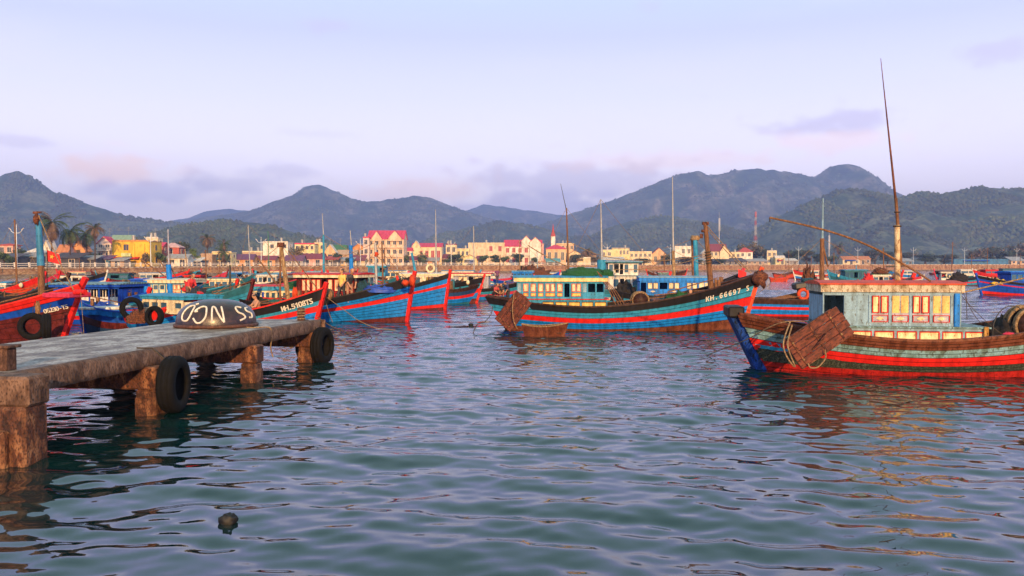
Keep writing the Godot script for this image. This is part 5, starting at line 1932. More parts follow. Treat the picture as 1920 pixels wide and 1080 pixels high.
	mast(b, loc(b, 607, 516, 41.8), loc(b, 607, 440, 41.8), 0.06, 0.05, materials["teal"])
	mast(b, loc(b, 607, 445, 41.8), loc(b, 605, 400, 41.8), 0.03, 0.012, materials["grey_iron"], "whip_pole")
	mast(b, loc(b, 659, 516, 41.8), loc(b, 658, 460, 41.8), 0.11, 0.09, materials["sky_blue"], "post")
	mast(b, loc(b, 659, 460, 41.8), loc(b, 657, 432, 41.8), 0.03, 0.02, materials["grey_iron"], "whip_pole")
	mast(b, loc(b, 706, 545, 40.6), loc(b, 704, 455, 40.6), 0.08, 0.06, materials["grey_iron"])
	s = st()
	lump(s, loc(b, 706, 477, 40.6), Vector3(0.1, 0.14, 0.1), 3, 0.2, 10, 8, true)
	put(s, "bow_gear", materials["orange_red"], b)
	s = st()
	lump(s, loc(b, 773, 526, 38.6), Vector3(0.14, 0.26, 0.14), 13, 0.25, 12, 8, true)
	put(s, "bow_gear", materials["orange_red"], b)
	s = st()
	lump(s, loc(b, 760, 530, 38.8), Vector3(0.16, 0.14, 0.14), 17, 0.25, 12, 8, true)
	put(s, "bow_gear", materials["orange_red"], b)
	s = st()
	tube(s, sag(loc(b, 704, 476, 40.6), loc(b, 757, 525, 38.9), 0.05), 0.018, 5)
	put(s, "stay", materials["rope"], b)
	heap("tarpaulin", "bright blue tarpaulin over gear on the large blue boat's foredeck", "tarpaulin", f.call(712, 548, 40.3), Vector3(0.8, 0.36, 0.6), 61, "tarp_blue", 0.15)
	heap("fishing_gear", "grey-blue nets and red floats between cabin and tarpaulin", "fishing gear", f.call(680, 553, 41.0), Vector3(0.5, 0.62, 0.6), 62, "net_blue", 0.3)
	heap("fishing_net", "green net spread on the roof left of the red-roofed cabin", "net", f.call(563, 541, 43.8), Vector3(0.75, 0.42, 0.5), 63, "net_green", 0.16)
	var fb := thing("basket_float", "round tan wicker float hung at the numbered bow", "float", f.call(616, 552, 37.2))
	s = st()
	lump(s, Vector3.ZERO, Vector3(0.22, 0.26, 0.2), 71, 0.05, 16, 10, true)
	put(s, "ball", materials["canvas_tan"], fb)
	for k in 3:
		s = st()
		torus(s, Vector3.ZERO, Basis(Vector3(0, 0, 1), PI * 0.5) * Basis(Vector3.RIGHT, PI * k / 3.0), 0.24, 0.012, 18, 5)
		put(s, "band", materials["dark_rope"], fb)
	rope("pale rope from the tan float down to the large blue boat's waterline", spline([f.call(609, 560, 37.0), f.call(616, 585, 37.2), f.call(623, 604, 37.4)], 6), 0.014)
	rope("mooring line from the pier end sagging into the water before the blue hull", spline([f.call(594, 594, 24.0), f.call(625, 614, 25.0), f.call(660, 625, 27.5), f.call(690, 627, 30.0), f.call(700, 640, 31.0)], 6), 0.013)
	rope("mooring line from the tan float along the blue hull down to the water", spline([f.call(612, 557, 36.8), f.call(650, 585, 36.0), f.call(672, 601, 35.2), f.call(705, 615, 34.6), f.call(740, 619, 34.4), f.call(760, 628, 34.2)], 6), 0.015)
	# second blue bow
	b = boat({"label": "sea-blue boat with red outline stripes and yellow cloth, behind the large blue boat", "stern": 600.0, "bow": 842.0, "d": 51.5, "turn": -14.0, "B": 2.9, "hm": 1.0, "hb": 2.15, "hs": 1.3, "rb": 0.35, "n": 30, "stem": materials["red"],
		"bands": [[0.0, 0.20, materials["maroon"], 0.0], [0.20, 0.28, materials["red"], 0.02], [0.28, 0.70, materials["sea_blue"], 0.0, 4], [0.70, 0.78, materials["red"], 0.02], [0.78, 0.9, materials["sea_blue"], 0.0], [0.9, 1.0, materials["black_paint"], 0.03]]})
	b = boat({"label": "boat with white flat-roofed cabin behind the sea-blue bow", "stern": 640.0, "bow": 905.0, "d": 60.0, "turn": 0.0, "B": 2.9, "hm": 1.0, "hb": 1.8, "hs": 1.3, "n": 22, "bands": kh_bands("black_paint", "teal", "red", "sea_blue", "maroon", 1)})
	cabin_between(b, 60.3, 752, 834, 552, 511, 1.0, {"bays": "wowxwow", "frame": materials["white_paint"], "low": materials["cream"], "roof": materials["white_paint"], "fascia": materials["cream"], "roof_t": 0.12, "over": 0.12})
	mast(b, loc(b, 780, 516, 61.0), loc(b, 772, 474, 61.0), 0.10, 0.08, materials["teal"])
	mast(b, loc(b, 818, 516, 61.4), loc(b, 817, 393, 61.4), 0.08, 0.02, materials["grey_iron"], "whip_pole")
	var lr := thing("life_ring", "cream life ring leaning on the roof above the yellow cloth", "life ring", f.call(807, 503, 60.6))
	s = st()
	torus(s, Vector3.ZERO, Basis(Vector3.RIGHT, PI * 0.5), 0.26, 0.08, 24, 10)
	put(s, "ring", materials["cream"], lr)
	s = st()
	rod(s, Vector3(0.25, 0.02, -0.05), Vector3(0.95, 0.42, -0.05), 0.02, 0.02, 5)
	put(s, "line", materials["rope"], lr)
	var yc := flag_cloth("yellow cloth hung under the white roof behind the blue bows", f.call(800, 527, 59.4), 0.48, 0.60, "cloth_yellow", 0.0)
	# dark blue stern and the red-roofed boat behind it
	b = boat({"label": "dark blue pointed stern with short red stripe right of the blue bows", "stern": 895.0, "bow": 745.0, "d": 58.5, "turn": 12.0, "bow_left": true, "B": 2.6, "hm": 1.0, "hb": 1.7, "hs": 1.35, "rs": 0.9, "sw": 0.3, "n": 24,
		"bands": [[0.0, 0.3, materials["dark_teal"], 0.0], [0.3, 0.52, materials["sea_blue"], 0.0, 2], [0.52, 0.66, materials["red"], 0.015], [0.66, 0.86, materials["deep_blue"], 0.0], [0.86, 1.0, materials["dark_brown"], 0.03]]})
	mast(b, loc(b, 846, 556, 59.0), loc(b, 845, 527, 59.0), 0.14, 0.14, materials["pole_wood"], "bitt")
	mast(b, loc(b, 850, 556, 59.2), loc(b, 850, 524, 59.2), 0.1, 0.1, materials["dark_teal"], "bitt")
	b = boat({"label": "red-roofed boat with lilac and cream cabin, people crouching on its deck", "stern": 838.0, "bow": 1000.0, "d": 66.0, "turn": -3.0, "B": 2.9, "hm": 0.85, "hb": 1.7, "hs": 1.1, "n": 24, "bands": kh_bands("black_paint", "teal", "pink_red", "sea_blue", "maroon", 1)})
	cabin_between(b, 66.3, 850, 916, 549, 511, 1.05, {"bays": "xPdPx", "frame": materials["lilac"], "low": materials["lilac"], "low2": materials["pink_red"], "roof": materials["red"], "fascia": materials["cream"], "roof_t": 0.14, "over": 0.2, "accent": materials["maroon"]})
	# mooring lines on the water
	rope("dark line slanting from the sea-blue bow into the water", sag(f.call(815, 577, 50.5), f.call(850, 603, 41.0), 0.1), 0.02, "dark_rope")

func boats_far() -> void:
	# label, stern, bow, distance, bow left, bands, cabin [bearings, marks, bays, wall, roof], masts [bx, by, tx, ty, r, material]
	var W := "white_paint"
	var list := [
		["orange-red raised bow pointing right beyond the left-edge boat", -70, 68, 58.0, false, ["red", "orange_red", "red", "orange_red", "maroon"], [-40, 10, 552, 528, "wow", W, "teal"], []],
		["low boat with small white number board behind the left-edge boat", -40, 110, 46.0, false, ["black_paint", "dark_brown", "dark_brown", "maroon", "maroon"], [26, 68, 577, 560, "PPP", W, "grey_blue"], [[8, 565, 8, 545, 0.05, "pole_wood"]]],
		["teal bow with pink rail right above the orange-red bow", 20, 100, 74.0, false, ["pink_red", "teal", "red", "teal", "maroon"], [52, 74, 540, 522, "ww", "teal", "pink_red"], []],
		["dark boat with low white wheelhouse under the flag", 60, 190, 88.0, false, ["black_paint", "royal_blue", "white_paint", "royal_blue", "maroon"], [110, 160, 533, 515, "wwow", W, "maroon"], [[88, 530, 85, 505, 0.06, "red_brown"], [184, 525, 178, 506, 0.06, "teal"]]],
		["maroon-tented boat before the pale sea wall, left of the yellow house", 165, 270, 104.0, true, ["maroon", "red", "maroon", "dark_teal", "maroon"], [190, 240, 526, 511, "wow", "dark_teal", "maroon"], [[250, 520, 222, 498, 0.05, "pole_wood"]]],
		["boat with an orange drum, below the yellow house", 228, 350, 118.0, false, ["red", "royal_blue", "red", "teal", "maroon"], [262, 310, 525, 511, "wwow", W, "grey_blue"], [[285, 520, 270, 492, 0.06, "pole_wood"], [283, 520, 312, 505, 0.06, "pole_wood"]]],
		["crimson boat with cluttered deck below the grey shed", 318, 420, 96.0, false, ["pink_red", "red", "maroon", "teal", "maroon"], [345, 375, 530, 514, "wo", "red", "maroon"], []],
		["boat with cream-posted long cabin below the orange houses", 372, 470, 70.0, false, ["dark_teal", "dark_brown", "teal", "dark_teal", "maroon"], [392, 450, 545, 520, "wwwww", "cream", "dark_teal"], [[456, 530, 455, 495, 0.06, "black_iron"]]],
		["boat with pink and white latticed cabin left of the pale wooden mast", 430, 560, 80.0, false, ["dark_brown", "pink_red", "red", "dark_teal", "maroon"], [458, 518, 536, 513, "wwwwoww", W, "grey_blue"], [[470, 530, 466, 422, 0.06, "grey_iron"]]],
		["white-cabined boat right behind the pale wooden mast", 490, 600, 92.0, false, ["black_paint", "teal", "red", "teal", "maroon"], [515, 552, 528, 511, "wwow", W, "teal"], [[505, 520, 503, 433, 0.05, "green_paint"]]],
		["boat with red drum on its roof, left of the tall grey whip pole", 545, 660, 106.0, false, ["red", "teal", "red", "dark_teal", "maroon"], [570, 600, 522, 508, "ww", "grey_blue", "grey_blue"], [[583, 515, 586, 505, 0.3, "red"], [616, 520, 614, 506, 0.2, "red"]]],
		["boat with pale slatted wheelhouse and blue tarpaulin left of the grey mast", 640, 760, 60.0, false, ["black_paint", "white_paint", "pink_red", "teal", "maroon"], [664, 694, 535, 513, "wwwww", "pale_blue", W], []],
		["green and white wheelhouse boat before the sea wall under the big villa", 655, 760, 84.0, false, ["dark_teal", "teal", "white_paint", "teal", "maroon"], [690, 722, 518, 496, "wwo", "teal", W], []],
		["teal-roofed cream boat right of the life ring", 800, 900, 100.0, false, ["teal", "cream", "teal", "teal", "maroon"], [830, 886, 522, 507, "wwww", "cream", "teal"], [[889, 515, 888, 424, 0.07, "grey_iron"]]],
		["blue boat with row of white windows above the crouching people", 925, 1050, 90.0, false, ["royal_blue", "teal", "pink_red", "sea_blue", "maroon"], [962, 998, 529, 507, "wwwww", "sky_blue", "pale_blue"], [[975, 510, 974, 450, 0.05, "pale_wood"]]],
		["boat loaded with orange floats behind the middle boat's cabin roof", 985, 1090, 110.0, false, ["dark_brown", "orange_red", "red", "dark_teal", "maroon"], [1030, 1064, 522, 511, "ww", W, W], [[1008, 515, 1007, 470, 0.06, "grey_blue"]]],
		["small wooden boat beyond the bright blue cabin's masts", 1180, 1290, 150.0, false, ["dark_brown", "red_brown", "red", "dark_brown", "maroon"], [], []],
		["orange skiff afloat right of the middle boat's bow", 1444, 1481, 148.0, false, ["orange_red", "orange_red", "orange_red", "orange_red", "maroon"], [], []],
		["second orange skiff farther out near the sea wall", 1452, 1500, 190.0, false, ["red_brown", "orange_red", "orange_red", "orange_red", "maroon"], [], []],
		["orange and white boat right above the black engine", 1535, 1590, 120.0, false, ["white_paint", "orange_red", "red", "orange_red", "maroon"], [1548, 1572, 524, 513, "ww", "orange_red", W], []],
		["teal boat cluttered with gear beyond the right-hand cabin roof", 1560, 1672, 100.0, true, ["teal", "dark_teal", "teal", "dark_teal", "maroon"], [1585, 1625, 528, 505, "wwoww", "dark_teal", "teal"], [[1606, 520, 1605, 497, 0.08, "teal"]]],
		["boat with green-roofed white wheelhouse left of the cream mast", 1610, 1700, 84.0, false, ["red", "red", "red", "maroon", "maroon"], [1637, 1667, 530, 513, "wdw", W, "green_paint"], []],
		["low red boat right of the cream mast", 1685, 1735, 150.0, false, ["pink_red", "red", "white_paint", "maroon", "maroon"], [], []],
		["tiny dark boat alone on the far water", 1744, 1757, 260.0, false, ["black_paint", "maroon", "maroon", "maroon", "maroon"], [], []],
		["dark boat with white deckhouse and gear beyond the right-hand cabin", 1760, 1842, 118.0, true, ["black_paint", "teal", "pink_red", "teal", "maroon"], [1765, 1785, 527, 508, "wo", W, "red_brown"], []],
		["white-topped boat beside the red one on the far right", 1790, 1850, 175.0, false, ["white_paint", "dark_teal", "dark_teal", "dark_teal", "maroon"], [1802, 1830, 516, 505, "ww", W, W], []],
		["bright red boat on the far right beneath the hills", 1828, 1900, 160.0, true, ["red", "red", "white_paint", "red", "maroon"], [1848, 1870, 516, 505, "ww", "red", "red"], []],
		["blue boat with grey wheelhouse before the sea wall, below the red house", 270, 372, 140.0, false, ["teal", "sea_blue", "red", "sea_blue", "maroon"], [300, 335, 519, 508, "wow", "pale_blue", "red"], [[320, 515, 319, 470, 0.07, "pole_wood"]]],
		["red-roofed boat before the sea wall, below the tall white block", 470, 575, 135.0, true, ["black_paint", "teal", "red", "sea_blue", "maroon"], [505, 545, 520, 507, "www", "cream", "red"], [[548, 516, 550, 478, 0.07, "pole_wood"]]],
		["maroon boat before the sea wall, below the yellow block", 575, 668, 128.0, false, ["maroon", "red", "red", "dark_teal", "maroon"], [600, 640, 522, 508, "wow", W, "maroon"], [[632, 518, 640, 486, 0.06, "pale_wood"]]],
		["cream-cabined boat before the sea wall, below the big villa", 700, 800, 120.0, false, ["dark_brown", "teal", "red", "sea_blue", "maroon"], [722, 762, 523, 507, "wwow", "cream", "teal"], [[745, 518, 744, 470, 0.07, "grey_iron"]]],
		["crimson-topped boat left of the row of white windows", 870, 965, 112.0, true, ["pink_red", "teal", "white_paint", "sea_blue", "maroon"], [898, 930, 522, 508, "www", W, "pink_red"], [[936, 518, 938, 478, 0.07, "pole_wood"]]],
		["teal boat farther out, left of the pale wooden mast", 395, 500, 112.0, false, ["teal", "teal", "red", "sea_blue", "maroon"], [420, 455, 524, 509, "wwo", "sky_blue", W], [[412, 520, 411, 470, 0.06, "pole_wood"]]],
		["small boat with cream cabin far left under the palms", 100, 190, 130.0, true, ["red", "sea_blue", "red", "sea_blue", "maroon"], [130, 160, 519, 508, "ww", "cream", "red"], [[150, 516, 149, 484, 0.07, "pole_wood"]]],
		["red boat farther out, just right of the middle boat's bow", 1490, 1560, 165.0, true, ["red", "orange_red", "white_paint", "sea_blue", "maroon"], [1512, 1535, 516, 506, "ww", W, "red"], [[1520, 514, 1521, 480, 0.07, "pole_wood"]]],
		["blue and white boat far out beyond the right-hand cabin's middle", 1660, 1730, 170.0, true, ["sea_blue", "sea_blue", "white_paint", "sea_blue", "maroon"], [1690, 1712, 516, 506, "ww", W, "sea_blue"], []],
		["low brown boat far out between the bright blue cabin and the gantry", 1215, 1300, 120.0, true, ["red_brown", "teal", "red", "dark_teal", "maroon"], [1235, 1262, 521, 509, "ww", "pale_blue", "red"], []],
		["dark long boat along the far sea wall at the right edge", 1862, 2000, 230.0, true, ["black_paint", "black_paint", "dark_teal", "black_paint", "maroon"], [1880, 1930, 513, 503, "www", "dark_teal", "black_paint"], []]]
	for e in list:
		var d: float = e[3]
		var lo: int = e[5].size()
		var hb := 2.3 if d < 200 else 1.9
		var small: bool = absf(e[2] - e[1]) * d / 1600.0 < 5.5 and (e[6] as Array).is_empty()
		var o := {"label": e[0], "stern": float(e[2] if e[4] else e[1]), "bow": float(e[1] if e[4] else e[2]), "d": d, "bow_left": e[4], "turn": -4.0 + fmod(d, 9.0), "B": 2.4 if not small else 1.4, "hm": 0.9 if not small else 0.55, "hb": 2.0 if not small else 1.0, "hs": 1.2 if not small else 0.75, "n": 12, "bands": kh_bands(e[5][0], e[5][1], e[5][2], e[5][3], e[5][4], 1), "stem": materials[e[5][2]], "deck_drop": 0.25}
		var b := boat(o)
		var c: Array = e[6]
		if not c.is_empty():
			cabin_between(b, d + 0.3, c[0], c[1], c[2], c[3], 0.9, {"bays": c[4], "frame": materials[c[5]], "low": materials[c[5]], "roof": materials[c[6]], "fascia": materials[c[5]], "trim": materials[c[5]]})
		if (e[7] as Array).is_empty() and not small:
			var hx: Hull = hulls[b]
			mast(b, Vector3(hx.L * 0.12, 0.7, 0), Vector3(hx.L * 0.10, 4.2 + fmod(d * 0.37, 2.2), 0), 0.07, 0.05, materials["pole_wood"])
		for m in e[7]:
			mast(b, loc(b, m[0], m[1], d + 1.0), loc(b, m[2], m[3], d + 1.0), m[4], m[4] * 0.7, materials[m[5]])
	# the blue boat at the far right, bow to the left
	var b := boat({"label": "royal blue boat with red line, bow pointing left at the right edge", "stern": 2010.0, "bow": 1842.0, "d": 77.0, "bow_left": true, "turn": 4.0, "B": 2.8, "hm": 0.95, "hb": 1.75, "hs": 1.2, "n": 26, "rail": materials["black_paint"], "stem": materials["royal_blue"],
		"bands": [[0.0, 0.24, materials["maroon"], 0.0], [0.24, 0.36, materials["red"], 0.01], [0.36, 0.74, materials["royal_blue"], 0.0, 3], [0.74, 0.80, materials["red"], 0.01], [0.80, 0.9, materials["royal_blue"], 0.0], [0.9, 1.0, materials["black_paint"], 0.03]]})
	cabin_between(b, 77.3, 1896, 1975, 538, 508, 1.0, {"bays": "wwwwwww", "frame": materials["royal_blue"], "low": materials["royal_blue"], "roof": materials["sky_blue"], "fascia": materials["royal_blue"], "trim": materials["sky_blue"], "split": 0.5})
	heap("fishing_gear", "yellow floats and cream box on the royal blue boat's foredeck", "fishing gear", b.transform * loc(b, 1872, 533, 77.6), Vector3(0.7, 0.45, 0.5), 81, "cloth_yellow", 0.3)
	for e in [["orange floats heaped on the boat behind the middle boat's cabin", 1000, 519, 105.0, Vector3(2.2, 1.6, 1.0), "net_rust", 82], ["brown nets heaped on the teal boat's roof, far right", 1650, 510, 84.5, Vector3(0.7, 0.5, 0.6), "net_rust", 83], ["dark gear piled on the far boat beyond the right-hand cabin", 1795, 524, 118.5, Vector3(1.6, 1.0, 1.0), "net_dark", 84], ["red gear piled on the boat left of the green wheelhouse", 1628, 525, 84.0, Vector3(0.5, 0.7, 0.5), "cloth_red", 85], ["crimson nets on the boat below the grey shed", 352, 527, 96.5, Vector3(1.0, 0.8, 0.8), "net_rust", 86], ["black sheeting over gear, right of the white-cabined far boats", 370, 522, 118.0, Vector3(2.0, 0.9, 1.0), "net_dark", 87], ["red bundle on the boat above the crimson stripe", 355, 541, 44.0, Vector3(0.3, 0.5, 0.3), "cloth_red", 88]]:
		heap("fishing_gear", e[0], "fishing gear", Vector3(sx(e[1], e[3]), hy(e[2], e[3]) - e[4].y * 0.3, -e[3]), e[4], e[6], e[5], 0.35)

# ---------------------------------------------------------------- town
func slab(s: SurfaceTool, a: Vector3, b: Vector3, c: Vector3, d: Vector3, t: float) -> void:
	s.set_smooth_group(-1)
	var dn := Vector3(0, -t, 0)
	var mid := (a + b + c + d) * 0.25 + dn * 0.5
	quad_out(s, a, b, c, d, mid)
	quad_out(s, a + dn, b + dn, c + dn, d + dn, mid)
	var p := [a, b, c, d]
	for k in 4:
		var u: Vector3 = p[k]
		var v: Vector3 = p[(k + 1) % 4]
		quad_out(s, u, v, v + dn, u + dn, mid)

func wall_mat(called: String, r: float, g: float, b: float) -> StandardMaterial3D:
	return mat("wall_" + called, lin(r, g, b), 0.85, "stain", Vector3(0.12, 0.06, 0.12))

func roof_mat(called: String, r: float, g: float, b: float) -> StandardMaterial3D:
	return mat("roof_" + called, lin(r, g, b), 0.8, "stain", Vector3(0.2, 0.2, 0.2), 0.0, 0.4)

func gable_roof(s: SurfaceTool, g: SurfaceTool, x0: float, x1: float, z0: float, z1: float, ye: float, yr: float, along_x: bool, ov: float) -> void:
	# s gets the slopes, g the gable walls
	g.set_smooth_group(-1)
	if along_x:
		var zm := (z0 + z1) * 0.5
		var k := (yr - ye) / absf(z1 - zm)
		slab(s, Vector3(x0 - ov, ye - k * ov, z1 + ov), Vector3(x1 + ov, ye - k * ov, z1 + ov), Vector3(x1 + ov, yr, zm), Vector3(x0 - ov, yr, zm), 0.16)
		slab(s, Vector3(x0 - ov, ye - k * ov, z0 - ov), Vector3(x1 + ov, ye - k * ov, z0 - ov), Vector3(x1 + ov, yr, zm), Vector3(x0 - ov, yr, zm), 0.16)
		for x in [x0, x1]:
			tri_out(g, Vector3(x, ye, z0), Vector3(x, ye, z1), Vector3(x, yr - 0.1, zm), Vector3((x0 + x1) * 0.5, ye, zm))
	else:
		var xm := (x0 + x1) * 0.5
		var k := (yr - ye) / absf(x1 - xm)
		for sd in [x0 - ov, x1 + ov]:
			slab(s, Vector3(sd, ye - k * ov, z1 + ov), Vector3(sd, ye - k * ov, z0 - ov), Vector3(xm, yr, z0 - ov), Vector3(xm, yr, z1 + ov), 0.16)
		for z in [z0, z1]:
			tri_out(g, Vector3(x0, ye, z), Vector3(x1, ye, z), Vector3(xm, yr - 0.1, z), Vector3(xm, ye, (z0 + z1) * 0.5))

func house(label: String, l: float, r: float, eave: float, back: float, o: Dictionary) -> Node3D:
	var d := shore_dist((l + r) * 0.5) + back
	var x0 := sx(l, d)
	var x1 := sx(r, d)
	var wd := (x1 - x0)
	var yb := land_height(d) - 0.15
	var hgt := hy(eave, d) - yb
	var dep: float = o.get("depth", clampf(wd * 0.8, 4.0, 11.0))
	var h := thing(o.get("name", "house"), label, o.get("category", "house"), Vector3((x0 + x1) * 0.5, yb, -d), o.get("turn", 0.0), o.get("group", "houses along the waterfront"))
	var hw := wd * 0.5
	var wm: Material = o.wall
	var s := st()
	var lift: float = o.get("lift", 0.0)
	box2(s, Vector3(-hw, lift, -dep), Vector3(hw, hgt, 0))
	if lift > 0.0:
		for px in [-hw + 0.2, 0.0, hw - 0.2]:
			box2(s, Vector3(px - 0.15, 0, -0.3), Vector3(px + 0.15, lift, -0.02))
		box2(s, Vector3(-hw, 0, -dep), Vector3(hw, lift, -dep + 0.3))
	var rm: Material = o.get("roof", materials["roof_grey"])
	var rs := st()
	var kind: String = o.get("shape", "flat")
	var yr := hy(o.get("ridge", eave - 6.0), d) - yb
	var ov: float = o.get("over", 0.35)
	match kind:
		"flat":
			box2(rs, Vector3(-hw - 0.12, hgt, -dep - 0.12), Vector3(hw + 0.12, hgt + 0.22, 0.12))
			box2(rs, Vector3(-hw, hgt + 0.22, -0.2), Vector3(hw, hgt + 0.5, 0.0))
		"x":
			gable_roof(rs, s, -hw, hw, -dep, 0, hgt, yr, true, ov)
		"z":
			gable_roof(rs, s, -hw, hw, -dep, 0, hgt, yr, false, ov)
		"hip":
			var zm := -dep * 0.5
			var rx := maxf(0.1, hw - dep * 0.5)
			rs.set_smooth_group(-1)
			var c := [Vector3(-hw - ov, hgt, ov), Vector3(hw + ov, hgt, ov), Vector3(hw + ov, hgt, -dep - ov), Vector3(-hw - ov, hgt, -dep - ov)]
			var ra := Vector3(-rx, yr, zm)
			var rb := Vector3(rx, yr, zm)
			var ins := Vector3(0, hgt, zm)
			quad_out(rs, c[0], c[1], rb, ra, ins)
			quad_out(rs, c[2], c[3], ra, rb, ins)
			tri_out(rs, c[1], c[2], rb, ins)
			tri_out(rs, c[3], c[0], ra, ins)
			slab(rs, c[0], c[1], c[2], c[3], 0.2)
		"shed":
			slab(rs, Vector3(-hw - ov, hgt - 0.25, ov + 0.5), Vector3(hw + ov, hgt - 0.25, ov + 0.5), Vector3(hw + ov, yr, -dep - ov), Vector3(-hw - ov, yr, -dep - ov), 0.1)
	put(s, "wall", wm, h)
	var roof_node := put(rs, "roof", rm, h)
	# water tanks, aerials and awnings
	var rr := RandomNumberGenerator.new()
	rr.seed = int(l * 31.0 + eave)
	if kind == "flat" and hgt > 4.5:
		for k in rr.randi_range(1, 2):
			var q := st()
			var tx := rr.randf_range(-0.7, 0.7) * hw
			rod(q, Vector3(tx, hgt + 0.2, -dep * 0.4), Vector3(tx, hgt + 1.9, -dep * 0.4), 0.55, 0.55, 12)
			put(q, "water_tank", materials["grey_iron"], roof_node)
	if hgt > 5.0 and rr.randf() < 0.6:
		var q := st()
		var ax := rr.randf_range(-0.5, 0.5) * hw
		rod(q, Vector3(ax, hgt, -dep * 0.5), Vector3(ax, maxf(hgt, yr) + 2.6, -dep * 0.5), 0.05, 0.04, 5)
		for k in 3:
			var yy := maxf(hgt, yr) + 1.5 + 0.45 * k
			rod(q, Vector3(ax - 0.7, yy, -dep * 0.5), Vector3(ax + 0.7, yy, -dep * 0.5), 0.035, 0.035, 4)
		put(q, "aerial", materials["grey_iron"], roof_node)
	if hgt > 3.0 and wd > 3.5 and rr.randf() < 0.65 and not o.get("balcony", false):
		var q := st()
		var a0 := -hw + wd * rr.randf_range(0.0, 0.3)
		var a1 := a0 + wd * rr.randf_range(0.35, 0.7)
		slab(q, Vector3(a0, 2.35, 1.5), Vector3(a1, 2.35, 1.5), Vector3(a1, 2.85, 0.0), Vector3(a0, 2.85, 0.0), 0.08)
		put(q, "awning", materials[["teal", "red", "grey_blue", "canvas_tan", "royal_blue", "white_paint"][rr.randi_range(0, 5)]], h)
	# windows and doors
	var storeys: int = o.get("storeys", maxi(1, int(hgt / 3.1)))
	var bays: int = o.get("bays", maxi(1, int(wd / 2.8)))
	var fm: Material = o.get("trim", materials["wall_trim"])
	var pm: Material = o.get("pane", materials["dark_pane"])
	var sh := (hgt - lift) / storeys
	var skip: Array = o.get("skip", [])
	for k in storeys:
		for i in bays:
			if [k, i] in skip:
				continue
			var cx := -hw + wd * (i + 0.5) / bays
			var ww := minf(1.5, wd / bays * 0.55)
			var y0 := lift + sh * k + sh * 0.30
			var y1 := lift + sh * k + sh * 0.78
			var door: bool = k == 0 and i == bays / 2 and storeys > 0
			if door:
				y0 = lift + 0.05
			var q := st()
			ring_frame(q, cx - ww * 0.5 - 0.08, cx + ww * 0.5 + 0.08, y0 - 0.08, y1 + 0.08, -0.05, 0.16, 0.10)
			if not door:
				box2(q, Vector3(cx - ww * 0.5 - 0.2, y0 - 0.16, -0.05), Vector3(cx + ww * 0.5 + 0.2, y0 - 0.08, 0.2))
			var f := put(q, "door" if door else "window", fm, h)
			q = st()
			box2(q, Vector3(cx - ww * 0.5, y0, -0.04), Vector3(cx + ww * 0.5, y1, 0.03))
			put(q, "pane", pm, f)
			if ww > 0.9:
				q = st()
				box2(q, Vector3(cx - 0.03, y0, 0.03), Vector3(cx + 0.03, y1, 0.06))
				put(q, "mullion", fm, f)
		if o.get("balcony", false) and k > 0:
			var q := st()
			box2(q, Vector3(-hw - 0.1, lift + sh * k - 0.1, 0.001), Vector3(hw + 0.1, lift + sh * k + 0.1, 1.2))
			var bal := put(q, "balcony", fm, h)
			q = st()
			box2(q, Vector3(-hw, lift + sh * k + 0.85, 1.05), Vector3(hw, lift + sh * k + 0.95, 1.18))
			var nb := int(wd / 0.6)
			for i in nb + 1:
				var x := -hw + wd * i / nb
				box2(q, Vector3(x - 0.06, lift + sh * k + 0.1, 1.06), Vector3(x + 0.06, lift + sh * k + 0.85, 1.17))
			put(q, "balustrade", o.get("rail", fm), bal)
			for x in [-hw + 0.15, hw - 0.15]:
				q = st()
				box2(q, Vector3(x - 0.15, lift + sh * (k - 1) + 0.1, 0.85), Vector3(x + 0.15, lift + sh * k - 0.1, 1.15))
				put(q, "pillar", fm, h)
	# windows on the side that shows
	for sgn in [-1, 1]:
		for k in storeys:
			if storeys < 2:
				continue
			var y0 := lift + sh * k + sh * 0.32
			var y1 := lift + sh * k + sh * 0.76
			var q := st()
			box2(q, Vector3(sgn * (hw - 0.04), y0 - 0.1, -dep * 0.5 - 0.6), Vector3(sgn * (hw + 0.07), y1 + 0.1, -dep * 0.5 + 0.6))
			var f := put(q, "side_window", fm, h)
			q = st()
			box2(q, Vector3(sgn * (hw + 0.05), y0, -dep * 0.5 - 0.5), Vector3(sgn * (hw + 0.09), y1, -dep * 0.5 + 0.5))
			put(q, "pane", pm, f)
	return h

func add_gable(h: Node3D, x0: float, x1: float, y0: float, ye: float, yr: float, z0: float, z1: float, wall: Material, roof: Material, ov := 0.3) -> void:
	# a gabled bay that stands out from a house
	var s := st()
	var rs := st()
	box2(s, Vector3(x0, y0, z0), Vector3(x1, ye, z1))
	gable_roof(rs, s, x0, x1, z0, z1, ye, yr, false, ov)
	var b := put(s, "gable_bay", wall, h)
	put(rs, "gable_roof", roof, b)

